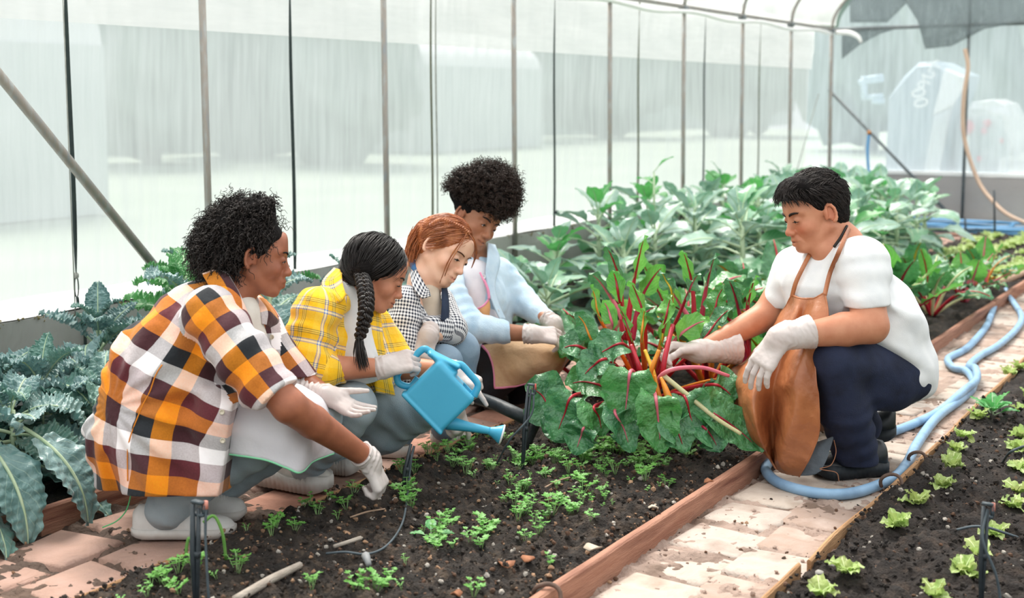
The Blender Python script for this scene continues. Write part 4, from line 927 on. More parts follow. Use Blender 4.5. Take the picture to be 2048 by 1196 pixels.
cV, cF = curls(120, rt_, rg, (.02, .04), (.003, .006), .0008, (1.5, 3), 3, .2, 16); mesh('loose_curls', cV, cF, m_hair_soft, hair)['kind'] = 'stuff'
# shirt
sh = [((300, 862, 0, 116), (338, 745, 0, 112)), ((338, 745, 0, 112), (415, 660, .02, 102)), ((415, 660, .02, 102), (450, 612, .03, 58)),
      ((500, 655, .14, 56), (500, 720, .14, 50)), ((247, 880, .0, 62), (252, 1020, .0, 62)), ((325, 870, -.08, 74), (325, 1020, -.08, 76)), ((440, 825, -.10, 60), (425, 1020, -.10, 60)), ((440, 835, .0, 62), (425, 1010, .0, 62))]
slv = [((420, 632, -.11, 60), (490, 722, -.15, 58), .03), ((490, 722, -.15, 58), (546, 792, -.18, 47), .02)]
slv2 = [((480, 620, .18, 50), (600, 765, .16, 40))]
B = field_for(bbox(sh + slv + slv2, D), .05, .0042)
prims(B, slv, D); ax = unit(EL - SH); cend = at(552, 799, 2.87); B.cone(cend - ax * .048, cend - ax * .004, .063, .060, .004); B.cut(cend, ax + .1 * RGT)
prims(B, sh + slv2, D, .04)
bA = (at(420, 632, 2.94), at(546, 792, 2.87), .068); bT = (at(310, 890, D), at(440, 630, D), .125)
B.disp(folds(.0065, 9, 2, (bA,), .0035, 95))
def creas(P):
    # long creases fanning from the waist, where the shirt bends at the hip
    v = (P - at(215, 815, 2.92)); s_ = v @ RGT; u_ = v @ UPV; ang = np.arctan2(u_, s_ + 1e-6); r_ = np.hypot(s_, u_)
    return .006 * np.sin(ang * 15 + 2 * noise3(P, 8, 5)) * np.exp(-((r_ - .16) / .11) ** 2)
B.disp(creas)
B.cut(at(300, 986, 2.95), -UPV + .0 * RGT - .06 * FWD, lo=B.lo, hi=B.lo + B.h * B.n)
zc = at(470, 800, 2.95)[2]; B.cut(at(463, 890, 2.95), RGT * .988 - UPV * .15, lo=B.lo, hi=np.r_[(B.lo + B.h * B.n)[:2], zc])
B.cone(at(462, 585, 3.06), at(475, 640, 3.06), .047, .042, .0, sub=True)     # neck opening
B.cone(at(512, 590, 3.03), at(515, 660, 3.0), .026, .020, .008, sub=True)
V, F = B.surf(1)
bones = [(bT[0], bT[1], .125, -FWD, (.03, .02)), (at(300, 1000, D), at(318, 860, D), .13, -FWD, (.02, .075), .15), (bA[0], bA[1], .066, -FWD + RGT * .2, (.01, .0)), (at(480, 620, D + .18), at(600, 765, D + .16), .06, -FWD), (at(520, 600, 3.15), at(520, 740, 3.15), .05, -FWD + RGT)]
uv, bid = bone_uv(V, F, bones, split=((3, 0, at(500, 700, D + .07), FWD), (4, 0, at(500, 768, 3), UPV), (2, 1, at(500, 838, 2.9), UPV), (0, 1, at(300, 838, 2.9), UPV + .12 * RGT), (1, 0, at(300, 838, 2.9), -UPV - .12 * RGT)), maxe={2: .022, 3: .04, 4: .03}, blend=(0, 1, at(300, 838, 2.9), unit(UPV + .12 * RGT), .11, at(310, 838, 2.9)))
OR, WH, MA, BK, GY = 'f0962a', 'e8e0e0', '5a2a30', '33373a', 'b0a5a8'
m_pl1 = plaid('orange_plaid', OR, [(0, 0, 'ff9a10'), (.25, 0, '5e2a30'), (.5, 0, 'fff6f8'), (.75, 0, '34363a')],
              [(0, 0, 'f8922a'), (.25, 0, '6a3038'), (.5, 0, 'fffafa'), (.75, 0, '1e2226')]  , .165, mode='MIX', bump=.3)
shirt = mesh('plaid_shirt', V, F, m_pl1, p1_, uv=uv)
# collar: two stiff flaps round the neck
def collar(rows, m, par, name='collar', th=.004): return drape(rows, name, m, par, 20, 10, th)[0]
o, G = drape([[at(404, 548, 2.98), at(420, 575, 2.95), at(436, 600, 2.94)], [at(430, 540, 2.99), at(450, 570, 2.95), at(465, 605, 2.93)], [at(452, 545, 2.99), at(478, 590, 2.95), at(484, 632, 2.93)], [at(462, 560, 3.0), at(494, 625, 2.96), at(500, 643, 2.95)]], 'collar', m_pl1, shirt, 24, 10, .004)
o.data.uv_layers.new(name='UVMap').data.foreach_set('uv', (np.dstack(np.meshgrid(np.linspace(0, .12, 24), np.linspace(.12, .2, 10), indexing='ij')).reshape(-1, 2)[np.array([l.vertex_index for l in o.data.loops])]).ravel())
o, G = drape([[at(508, 600, 3.10), at(520, 596, 3.12), at(532, 600, 3.16)], [at(520, 625, 3.06), at(538, 622, 3.08), at(556, 640, 3.14)], [at(524, 648, 3.05), at(534, 650, 3.07), at(540, 655, 3.1)]], 'collar', m_pl1, shirt, 24, 10, .004)
o.data.uv_layers.new(name='UVMap').data.foreach_set('uv', (np.dstack(np.meshgrid(np.linspace(0, .08, 24), np.linspace(.1, .16, 10), indexing='ij')).reshape(-1, 2)[np.array([l.vertex_index for l in o.data.loops])]).ravel())
for x, y in ((451, 823), (440, 885), (549, 676)): button(on_surf(V, x, y) - FWD * .002, -FWD, shirt)
sp_ = np.array([on_surf(V, x, y) - FWD * .0015 for x, y in zip(np.interp(np.arange(735, 975, 12), [735, 800, 850, 900, 975], [322, 287, 262, 248, 250]), range(735, 975, 12))])
for _ in range(3): sp_[1:-1] = (sp_[:-2] + 2 * sp_[1:-1] + sp_[2:]) / 4
mesh('seam', *tube(sp_, .0016, 5, 60), mat('orange_seam', 'e0851f', .9), shirt)
# tee showing at the neck
B = Field(at(485, 620, 3.05) - .12, at(485, 620, 3.05) + .12, .004); B.cone(at(476, 625, 3.05), at(480, 690, 3.08), .052, .07, .01); B.cone(neckp - UPV * .02, neckp + UPV * .1, .05, .06, .0, sub=True); V_, F_ = B.surf(); mesh('tee_shirt', V_, F_, mat('cream_tee', 'e6dfd6', .9, 'd8cfc5', 30), p1_)
# jeans
jn = [((290, 905, .06, 50), (470, 865, .03, 48)), ((470, 865, .03, 48), (592, 838, -.01, 44)), ((588, 850, -.01, 42), (352, 995, -.02, 40)), ((352, 995, -.02, 42), (335, 1014, -.02, 44)), ((250, 925, .03, 48), (300, 930, .08, 55)),
      ((310, 900, .2, 60), (640, 830, .14, 44)), ((638, 838, .14, 42), (420, 985, .16, 38))]
B = field_for(bbox(jn, D), .05, .0045); prims(B, jn, D, .02); B.disp(folds(.004, 16, 8, ((at(588, 845, 2.99), at(345, 1005, 3.03), .05),), .003, 120)); V, F = B.surf(); mesh('jeans', V, F, m_denim_pale, p1_)
# shoes
sneaker(onz(268, 1071, .012), onz(470, 1068, .012), p1_); sneaker(onz(372, 1038, .012), onz(492, 1033, .012), p1_, .034)
# white apron over the knees with a green hem
m_apron_w = mat('white_apron', 'efebef', .75, 'e4dfe6', 6, .12, 90, transl=.15)
rows = [[at(452, 908, 2.94), at(462, 850, 2.93), at(482, 800, 2.98), at(530, 772, 3.08), at(570, 765, 3.21)],
        [at(528, 920, 2.92), at(530, 860, 2.92), at(545, 803, 2.96), at(580, 775, 3.06), at(605, 765, 3.24)],
        [at(572, 936, 2.92), at(576, 875, 2.92), at(585, 812, 2.95), at(608, 785, 3.06), at(630, 775, 3.26)],
        [at(603, 945, 2.94), at(612, 880, 2.96), at(618, 820, 2.99), at(630, 795, 3.08), at(645, 785, 3.26)],
        [at(628, 922, 3.03), at(634, 875, 3.03), at(640, 825, 3.06), at(648, 800, 3.14), at(658, 790, 3.28)],
        [at(668, 907, 3.16), at(668, 870, 3.16), at(664, 830, 3.16), at(664, 805, 3.21), at(668, 795, 3.31)]]
o, G = drape(rows, 'apron', m_apron_w, p1_, 70, 40, .003, .004, 4)
mesh('apron_hem', *tube(G[:, 0], .0028, 6), mat('green_hem', '8fe0b0', .6), o)
# gloves
glove('glove', WR + unit(WR - EL) * .012, camdir(.38, -.92, .12), camdir(.9, .3, -.35), 1, [(.75, 1.2, .7), (.75, 1.3, .8), (.85, 1.35, .8), (.9, 1.4, .8)], (.25, .95), p1_, WR - unit(WR - EL) * .018, (.026, .030), .86, seed=2)
P0 = WR - unit(WR - EL) * .016; A_ = frame(unit(np.cross(unit(WR - EL), [0, 0, 1])), unit(WR - EL)); mesh('cuff_roll', *tube([P0 + A_ @ np.array([math.cos(t) * .029, math.sin(t) * .029, 0]) for t in np.linspace(0, 6.29, 24)], .0028, 6), m_glove, p1_)
glove('glove', WRl, camdir(.86, -.42, -.1), camdir(-.25, -.75, .5), -1, [.12, .2, .28, .3], (.5, .1), p1_, at(604, 776, 3.2), (.026, .034), .78, .16, 3)
mesh('thread', *tube([at(x, y, 3.02) for x, y in ((262, 985), (258, 1005), (250, 1025), (232, 1043), (205, 1055))], .0016, 5, 20), mat('green_thread', '57c07a', .6), p1_)
# ------------------------------------------------------------------ second girl: yellow plaid shirt, black braid, pouring from the can
D = 3.42
p2_ = empty('person', (0, 0, 0), 'girl with a long black braid and yellow plaid shirt tilting the blue watering can', 'person')
H = Head(at(749, 544, D), camdir(.90, -.42, .10), camdir(.42, .9, 0), .80)
SH, EL, WR = at(632, 628, 3.30), at(612, 738, 3.27), at(764, 735, 3.30)
SHl, ELl, WRl = at(725, 640, 3.56), at(800, 735, 3.56), at(905, 742, 3.46)
neckp = at(690, 575, 3.42)
bs = [((600, 790, .03, 60), (655, 650, .02, 50)), ((655, 650, .02, 50), (690, 590, .02, 30))]
B = field_for(bbox(bs, D) + [H.p(-.1, -.12, .13), H.p(.14, .12, -.13), WR, WRl, EL, ELl], .06, .0029); prims(B, bs, D)
sculpt_head(B, H, neckp, .046, True, lid=.9, smile=1.)
B.cone(neckp, at(660, 625, D), .044, .06, .03); B.cone(SH, EL, .040, .036, .01); B.cone(EL, EL + (WR - EL) * .35, .036, .034, .01); B.cone(EL + (WR - EL) * .35, WR, .034, .023, .01)
B.cone(at(680, 620, 3.48), SHl, .05, .042, .03); B.cone(SHl, ELl, .040, .034, .01); B.cone(ELl, WRl, .034, .022, .01)
V, F = B.surf(); body = mesh('body', V, F, skin('tan_skin', 'c98a6c', 'bd7a5e'), p2_, col=face_tint(H, V, (.80, .45, .45), .75))
face_parts(H, body, m_hair_black, .9, (1.0, 1.0), lash=1.3)
b = MB(); b.box(H.p(.0925, 0, -.0735), (.008, .014, .005), H.M); b.build('teeth', m_teeth, body)
ec = H.p(-.004, -.088, -.045); mesh('earring', *tube([ec + (RGT * math.cos(t) + UPV * math.sin(t)) * .0105 - FWD * .002 for t in np.linspace(-1.2, 4.3, 22)], .0011, 6), mat('gold', 'd8b06a', .25, metal=1), p2_)
# hair: smooth cap combed back into one plait
HB = Field(H.p(0, 0, .03) - .16, H.p(0, 0, .03) + .16, .003)
HB.ell(H.p(-.014, 0, .040), np.array([.107, .087, .090]) * .8, H.M, .01); HB.ell(H.p(-.05, 0, -.02), np.array([.062, .072, .06]) * .8, H.M, .03)
HB.cone(H.p(.02, -.062, .045), H.p(-.03, -.078, .0), .022, .024, .02); HB.cone(at(712, 540, D), at(727, 556, D - .06), .03, .017, .03)
HB.clip(hairline(H, [-.2, -.10, -.05, -.03, -.02, .0, .02, .045, .066, .082], [-.03, -.032, -.03, -.006, .022, .036, .05, .068, .088, .13]))
def comb(P): L = H.loc(P); return .0011 * np.sin((L[:, 2] * 1.0 - L[:, 0] * .35) * 900 + 4 * noise3(P, 18, 2))
HB.disp(comb, .02); V, F = HB.surf(0); hair = mesh('hair', V, F, m_scalp, p2_)
rg = np.random.default_rng(15); rt_ = surf_root(V, F, rg, lambda C, N: (N @ FWD < .3) & (H.loc(C)[:, 2] > .028 + .25 * np.maximum(0, H.loc(C)[:, 0] - .03)) | (H.loc(C)[:, 0] < -.04) & (N @ FWD < .3))
tgt = at(720, 556, D - .055); C0 = H.p(-.014, 0, .03)
def flow(P, t):
    n = unit(P - C0); d = unit(tgt - P); d = d - n * (d @ n); return unit(d) + n * .05
_r = lambda: (lambda c: c[0] + c[1] * .0006)(rt_())
V_, F_ = strands(900, _r, flow, lambda: rg.uniform(.03, .07), .0008, rg, 7, 4, .0004); mesh('locks', V_, F_, m_hair_black, hair)['kind'] = 'stuff'
dB = D - .14
bP = [at(x, y, dB + z) for x, y, z in ((722, 548, .07), (729, 572, .03), (733, 600, .0), (731, 628, -.02), (726, 652, -.02), (719, 676, -.02))]
br = braid(bP, [.0165, .018, .0175, .0125], 'braid', m_hair_black, p2_, .042, 130)
V_, F_ = strands(90, lambda: bP[-1] + rg.normal(0, .003, 3), lambda P, t: -UPV + RGT * (.25 * t) + (P - bP[-1]) * (28 * (1 - t)) * np.array([1, 1, .2]), lambda: rg.uniform(.055, .085), .0016, rg, 7, 4, .0006); mesh('braid_end', V_, F_, m_hair_black, br)['kind'] = 'stuff'
V, F = lathe([(.009, -.004), (.0125, 0), (.009, .004)], 12); mesh('hair_tie', np.array(V) + bP[-1], F, mat('hair_elastic', '151a1c', .7), br)
# shirt
sh = [((600, 800, 0, 82), (655, 655, 0, 74)), ((655, 655, 0, 74), (676, 600, .0, 46)), ((735, 660, .10, 42), (752, 745, .08, 42), .05), ((655, 700, 0, 80), (745, 745, .06, 42), .04), ((672, 610, -.08, 30), (640, 625, -.08, 46), .03), ((715, 625, .1, 30), (740, 650, .12, 36), .03)]
slv = [((630, 626, -.12, 48), (606, 722, -.15, 49), .03), ((606, 724, -.15, 49), (640, 742, -.15, 38), .02), ((640, 742, -.15, 38), (690, 742, -.13, 24), .02)]
slv2 = [((735, 640, .14, 40), (800, 720, .14, 32))]
B = field_for(bbox(sh + slv + slv2, D), .05, .0040); prims(B, slv, D); ce = at(693, 742, 3.29); B.cone(ce - RGT * .034, ce, .034, .033, .003); B.cut(ce, RGT); prims(B, sh + slv2, D, .03)
b1 = (at(630, 620, 3.30), at(606, 728, 3.27), .062); b2 = (at(606, 738, 3.27), at(692, 743, 3.29), .042)
B.disp(folds(.0060, 10, 12, (b1, b2), .0042, 100));
B.cut(at(760, 782, 3.45), -UPV + .25 * RGT)
B.cone(at(676, 560, 3.40), at(708, 640, 3.36), .042, .030, .006, sub=True); B.cone(at(704, 640, 3.32), at(722, 735, 3.28), .026, .030, .008, sub=True)
V, F = B.surf(1)
bones = [(at(598, 830, D), at(668, 600, D), .105, -FWD, (.02, .0)), (b1[0], b1[1], .062, -FWD + RGT * .2, (.0, .05)), (b2[0], b2[1], .042, -FWD, (.01, .02)), (at(728, 620, D + .1), at(760, 780, D + .07), .055, -FWD + .5 * RGT)]
uv, bid = bone_uv(V, F, bones)
Y0, Y1, DK, BL, PL = 'f7c93c', 'fbd75e', '2e3a44', '5f83c0', 'efe3c2'
sv = [(0, 0, 'fdc423'), (.30, 0, '26323e'), (.325, 0, 'f6d568'), (.36, 0, '26323e'), (.385, 0, 'f6d568'), (.42, 0, '26323e'), (.445, 0, 'fdc423'), (.60, 0, '4f7cc8'), (.64, 0, 'fdf3d8'), (.70, 0, '4f7cc8'), (.74, 0, 'ffd047')]
m_pl2 = plaid('yellow_plaid', Y0, sv, sv, .082, mode='MIX', bump=.3)
shirt = mesh('plaid_shirt', V, F, m_pl2, p2_, uv=uv)
flap([[at(692, 536, 3.42), at(682, 540, 3.39), at(668, 536, 3.41)], [at(684, 548, 3.37), at(664, 560, 3.335), at(645, 562, 3.36)], [at(686, 570, 3.325), at(668, 582, 3.305), at(650, 582, 3.315)], [at(692, 590, 3.30), at(683, 602, 3.28), at(674, 606, 3.285)]], m_pl2, shirt)
flap([[at(742, 612, 3.43), at(760, 618, 3.45)], [at(742, 655, 3.40), at(764, 660, 3.43)], [at(744, 700, 3.39), at(770, 706, 3.42)], [at(748, 760, 3.385), at(786, 772, 3.42)], [at(752, 785, 3.385), at(790, 792, 3.42)]], m_pl2, shirt, 30, 8, .004, (.22, .05), 'front_panel')
B = Field(at(700, 640, 3.4) - .16, at(700, 640, 3.4) + .16, .004); B.cone(at(684, 590, 3.40), at(712, 740, 3.38), .050, .066, .01); B.disp(folds(.003, 18, 5), .02); B.cone(neckp - UPV * .012, neckp + UPV * .1 + RGT * .03, .047, .06, 0, sub=True); V, F = B.surf(); mesh('tee_shirt', V, F, mat('white_tee', 'e9e7e6', .9, 'dedcdc', 30), p2_)
# jeans and chunky shoes
jn = [((610, 820, .04, 55), (700, 815, -.10, 50)), ((702, 815, -.10, 53), (660, 870, -.08, 46)), ((660, 870, -.08, 46), (614, 932, -.03, 32)), ((620, 830, .12, 60), (845, 806, .10, 44)), ((846, 812, .10, 46), (770, 860, .14, 42)), ((770, 860, .14, 42), (690, 908, .15, 32))]
B = field_for(bbox(jn, D), .05, .0045); prims(B, jn, D, .02); B.disp(folds(.0045, 8, 18, ((at(845, 810, 3.5), at(695, 905, 3.56), .055), (at(702, 815, 3.32), at(615, 930, 3.38), .06)), .003, 110)); V, F = B.surf(); mesh('jeans', V, F, m_denim_pale, p2_)
m_grey_shoe = mat('off_white_leather', 'd8d4cd', .6, 'c6c0b8', 25, .2, 80)
sneaker(onz(518, 962, .012), onz(660, 984, .012), p2_, .040, 1., m_grey_shoe); sneaker(onz(628, 936, .012), onz(722, 945, .012), p2_, .038, 1., m_grey_shoe)
# gloves: one on the rear handle, one on the front loop
glove('glove', WR, camdir(.95, .22, .1), camdir(-.15, .55, -.8), 1, [(.7, 1.3, .9), (.75, 1.35, .9), (.75, 1.35, .9), (.7, 1.3, .8)], (.35, .9), p2_, at(752, 737, 3.30), (.026, .027), .86, .03, 12)
glove('glove', WRl, camdir(.85, -.45, -.25), camdir(.3, .85, -.4), -1, [(.25, .25, .1), (.9, 1.2, .7), (1, 1.2, .7), (1, 1.2, .7)], (.3, .8), p2_, at(880, 735, 3.50), (.026, .03), .86, .03, 13)

# ------------------------------------------------------------------ blue watering can
m_can = mat('blue_plastic', '45aed2', .38, '3fa6cb', 5, .03, 60, spec=.5, transl=.05)
can = empty('watering_can', (0, 0, 0), 'sky blue plastic watering can tipped forward over the bed, held by its rear handle', 'can')
DC = 3.33; ca, cb, cc, cdd = (at(x, y, DC) for x, y in ((878, 718), (951, 793), (888, 864), (806, 782)))
fx = unit(cb - ca); uz = unit((ca - cdd) - fx * ((ca - cdd) @ fx)); sy = np.cross(uz, fx); Mc = np.c_[fx, sy, uz]; cen = (ca + cb + cc + cdd) / 4
hx, hz, hy = np.linalg.norm(cb - ca) / 2 * 1.02, np.linalg.norm(ca - cdd) / 2, .050
cp = lambda x, y, z: cen + fx * x + sy * y + uz * z
B = Field(cen - .16, cen + .16, .0028); B.box(cen, (hx, hy, hz), Mc, .012); 
B.cone(cp(-hx, 0, -hz * 1.02), cp(hx, 0, -hz * 1.02), .004, .004, .008, flat=(sy, 9)); B.box(cp(0, 0, -hz), (hx + .003, hy + .003, .005), Mc, .004, .004)
h0, h1, h2 = at(862, 706, DC), at(916, 732, DC), at(908, 745, DC)
for a_, b_ in ((h0, h1), (h0, h2), (at(874, 716, DC), h2)): B.cone(a_, b_, .0085, .0085, .006, flat=(sy, 3.8))
B.box(cp(.045, 0, hz * 1.0), (.022, .034, .014), Mc, .01, 0, True)
V, F = B.surf(); mesh('tank', V, F, m_can, can)
hP = [at(x, y, DC) for x, y in ((872, 712), (858, 702), (845, 699), (820, 722), (800, 742), (794, 754), (800, 768), (822, 772), (836, 756))]
mesh('rear_handle', *tube(hP, .0095, 10, 60), m_can, can)
hP = [at(x, y, DC) for x, y in ((912, 729), (924, 731), (940, 748), (954, 765), (955, 776), (947, 792))]
mesh('front_handle', *tube(hP, [.011, .0095, .009, .009, .011], 10, 40), m_can, can)
sp0, sp1, sp2 = at(893, 845, DC), at(980, 862, DC), at(1003, 869, DC)
mesh('spout', *tube([sp0, sp0 + (sp1 - sp0) * .5, sp1], [.019, .013, .0095], 14, 20), m_can, can)
mesh('rose', *tube([sp1 - (sp1 - sp0) * .02, sp1 + (sp2 - sp1) * .35, sp2], [.0100, .015, .0265], 20, 10), m_can, can)
dr = unit(sp2 - sp1); mesh('rose_plate', *tube([sp2 - dr * .001, sp2 + dr * .003, sp2 + dr * .0045], [.0268, .027, .02], 20), mat('white_plastic', 'e6e8e8', .4), can)
# ------------------------------------------------------------------ third girl: red hair, navy gingham shirt
D = 3.80
p3_ = empty('person', (0, 0, 0), 'girl with red braided hair and navy gingham shirt squatting behind the watering can', 'person')
H = Head(at(888, 499, D), camdir(.72, -.42, -.5), camdir(.40, .9, .06), .82)
neckp = at(850, 562, D); SH, EL, WR = at(812, 610, 3.72), at(800, 708, 3.68), at(908, 812, 3.66); SHl, ELl, WRl = at(880, 600, 3.92), at(903, 662, 3.80), at(858, 668, 3.68)
B = field_for([H.p(-.1, -.12, .13), H.p(.14, .12, -.13), WR, EL, SH, ELl, WRl, at(830, 730, D)], .07, .0031)
sculpt_head(B, H, neckp, .045, True, lid=.7, smile=.8, nose=.95)
B.cone(neckp, at(840, 620, D), .044, .06, .03); B.cone(at(840, 620, D), at(825, 720, D), .065, .07, .02); B.cone(SH, EL, .040, .034, .01); B.cone(EL, WR, .034, .022, .01); B.cone(SHl, ELl, .040, .034, .02); B.cone(ELl, WRl, .032, .022, .01)
V, F = B.surf(); Vb = V; body = mesh('body', V, F, skin('fair_skin', 'f0c3a8', 'e9b59a'), p3_, col=face_tint(H, V, (.86, .48, .45), .8, .38))
m_red_hair = mat('red_hair', '8f4f2c', .4, 'c07a48', 45, spec=.5, c3='a8623a')
face_parts(H, body, mat('auburn_brow', '5f3a26', .7), .7, (.9, 1.0), lash=1.2)
b = MB(); b.box(H.p(.0925, 0, -.0732), (.008, .013, .0045), H.M); b.build('teeth', m_teeth, body)
HB = Field(H.p(0, 0, .03) - .17, H.p(0, 0, .03) + .17, .003)
HB.ell(H.p(-.014, 0, .040), np.array([.106, .087, .088]) * .82, H.M, .01); HB.ell(H.p(-.05, 0, -.01), np.array([.060, .070, .06]) * .82, H.M, .03)
HB.cone(at(850, 462, D + .02), at(826, 505, D + .04), .030, .022, .03)
HB.clip(hairline(H, [-.2, -.10, -.05, -.03, -.01, .02, .045, .066, .080], [-.04, -.042, -.036, -.026, .02, .052, .068, .084, .12]))
HB.disp(lambda P: .0012 * np.sin((H.loc(P)[:, 2] - H.loc(P)[:, 0] * .3) * 700 + 4 * noise3(P, 18, 2)), .02); V, F = HB.surf(0); hair = mesh('hair', V, F, m_red_hair, p3_)
rg = np.random.default_rng(25); C0 = H.p(-.014, 0, .03); tgt = at(838, 486, D + .0)
def flow(P, t):
    n = unit(P - C0); d = unit(tgt - P); d = d - n * (d @ n); return unit(d) + n * .06 - UPV * .12
rt_ = surf_root(V, F, rg, lambda C, N: (N @ FWD < .4) & (H.loc(C)[:, 2] > .012) & ~((H.loc(C)[:, 0] > .045) & (H.loc(C)[:, 2] < .085))); _r = lambda: (lambda c: c[0] + c[1] * .0006)(rt_())
V_, F_ = strands(800, _r, flow, lambda: rg.uniform(.03, .075), .0009, rg, 7, 4, .0006); mesh('locks', V_, F_, m_red_hair, hair)['kind'] = 'stuff'
V_, F_ = strands(160, lambda: at(rg.uniform(826, 852), rg.uniform(452, 486), D + rg.uniform(-.03, .05)), lambda P, t: -UPV + RGT * (-.75 + .9 * t), lambda: rg.uniform(.05, .10), .0014, rg, 8, 4, .001); mesh('ponytail', V_, F_, m_red_hair, hair)['kind'] = 'stuff'
def skinpt(x, y, V=V, off=.002): p = on_surf(V, x, y); return p - FWD * off
bp_ = [skinpt(x, y) for x, y in ((856, 452), (866, 444), (880, 440), (896, 441), (912, 446), (926, 453), (938, 464))]
braid(bp_, [.0085, .009, .0075], 'braid', m_red_hair, hair, .020, 110)
for pts in (((936, 462), (925, 482), (905, 505), (893, 525), (885, 550), (880, 566)), ((934, 464), (928, 485), (910, 506), (898, 526), (889, 552)), ((940, 464), (952, 482), (955, 503), (950, 520), (943, 536)), ((942, 466), (955, 490), (951, 515), (946, 530)), ((937, 466), (948, 478), (953, 500), (947, 526))):
    P = [snap(Vb, x, y, D + .06, .010) for x, y in pts]; P = [P[0]] + [(P[k - 1] + 2 * P[k] + P[k + 1]) / 4 - FWD * .002 for k in range(1, len(P) - 1)] + [P[-1]]
    for q in range(5): mesh('loose_lock', *tube([p + rg.normal(0, .0012, 3) for p in P], [.0009, .0012, .0005], 4, 24), m_red_hair, hair)
# shirt, tee
sh = [((815, 730, 0, 58), (835, 640, 0, 56)), ((835, 640, 0, 56), (846, 592, 0, 36)), ((872, 620, .08, 28), (880, 690, .06, 26), .04)]
slv = [((814, 606, -.08, 36), (798, 705, -.12, 33), .03), ((798, 705, -.12, 33), (850, 757, -.12, 26), .02)]; slv2 = [((876, 600, .10, 30), (902, 658, .0, 31), .03), ((902, 660, .0, 32), (862, 656, -.085, 27), .02)]
B = field_for(bbox(sh + slv + slv2, D), .05, .0038); prims(B, slv, D); prims(B, sh, D, .03); prims(B, slv2[:1], D)
b1 = (at(814, 600, 3.72), at(798, 710, 3.68), .055); b2 = (at(905, 652, 3.82), at(862, 645, 3.74), .04); B.disp(folds(.005, 11, 22, (b1,), .003, 110))
B.cone(at(845, 560, 3.74), at(866, 640, 3.70), .036, .022, .006, sub=True);
V, F = B.surf(1); bones = [(at(815, 745, D), at(846, 585, D), .075, -FWD), (b1[0], b1[1], .055, -FWD), (b2[0], b2[1], .04, -FWD), (b1[1], at(850, 757, 3.68), .04, -FWD)]
uv, _ = bone_uv(V, F, bones); gs = [(0, 0, '16223a'), (.5, 0, 'f3f3f5')]
m_ging = plaid('navy_gingham', '1f2b45', gs, gs, .0105, mode='MIX', bump=.25); shirt = mesh('gingham_shirt', V, F, m_ging, p3_, uv=uv)
B2 = field_for(bbox(slv2, D), .05, .0036); prims(B2, slv2, D); B2.disp(folds(.003, 14, 24, (b2,), .003, 120)); ce = at(851, 652, 3.70); B2.cut(ce, -RGT * .72 - UPV * .55); V2, F2 = B2.surf(1); u2, _ = bone_uv(V2, F2, [(at(880, 600, 3.9), at(902, 655, 3.8), .045, -FWD), (b2[0], b2[1], .04, -FWD)]); mesh('sleeve', V2, F2, m_ging, p3_, uv=u2)
flap([[at(828, 530, 3.82), at(820, 545, 3.78)], [at(838, 548, 3.72), at(826, 574, 3.69)], [at(852, 572, 3.69), at(842, 596, 3.675)], [at(858, 578, 3.685), at(862, 592, 3.68)]], m_ging, shirt, 16, 8, .004, (.09, .045))
flap([[at(884, 572, 3.78), at(893, 570, 3.82)], [at(884, 610, 3.72), at(898, 610, 3.76)], [at(882, 640, 3.70), at(897, 648, 3.74)]], mat('navy_lining', '26354f', .9, '1d2a42', 40), shirt, 16, 6, .003, (.09, .03), 'front_panel')
mesh('blue_collar', *tube([at(824, 522, 3.84), at(830, 535, 3.79), at(835, 548, 3.76)], [.010, .013, .006], 8, 12), mat('mid_denim', '4c78a8', .9, '3d6794', 30), p3_)
B = Field(at(860, 610, 3.78) - .11, at(860, 610, 3.78) + .11, .004); B.cone(at(855, 585, 3.775), at(864, 660, 3.765), .036, .044, .01); B.cone(neckp, neckp + (H.p(0, 0, -.06) - neckp) * 1.2, .045, .05, 0, sub=True); V, F = B.surf(); mesh('tee_shirt', V, F, mat('beige_tee', 'd6c6b4', .9, 'c9b8a5', 30), p3_)
m_denim_mid = mat('mid_blue_denim', '7c93a8', .9, '657f97', 10, .25, 500, c3='8aa0b3'); 
jn = [((830, 740, 0, 44), (888, 725, -.08, 33)), ((890, 726, -.08, 34), (795, 878, -.06, 26)), ((845, 735, .08, 44), (915, 702, .06, 40)), ((918, 702, .06, 40), (915, 770, .06, 34)), ((915, 770, .06, 34), (888, 856, .05, 26))]
B = field_for(bbox(jn, D), .05, .0045); prims(B, jn, D, .02); B.disp(folds(.004, 9, 28)); V, F = B.surf(); mesh('jeans', V, F, m_denim_mid, p3_)
sneaker(onz(742, 908, .012), onz(820, 910, .012), p3_, .034, .4, mat('taupe_suede', '8f8578', .85, '7d7468', 30, .2, 120)); sneaker(onz(862, 884, .012), onz(940, 884, .012), p3_, .034, .4, mat('fluffy_white', 'ddd6cc', .95, 'c9c1b6', 60, .8, 160))
glove('glove', WRl, camdir(-.25, -.9, -.25), camdir(.15, .2, -.95), -1, [.35, .4, .45, .5], (.5, .3), p3_, at(864, 655, 3.70), (.024, .026), .80, .1, 22)
glove('glove', WR, camdir(.25, -.9, .1), camdir(.6, .3, -.7), 1, [(.2, .2, .1), (.9, 1.2, .7), (1, 1.2, .7), (1, 1.2, .7)], (.3, .7), p3_, at(890, 795, 3.66), (.026, .03), .84, .03, 23)
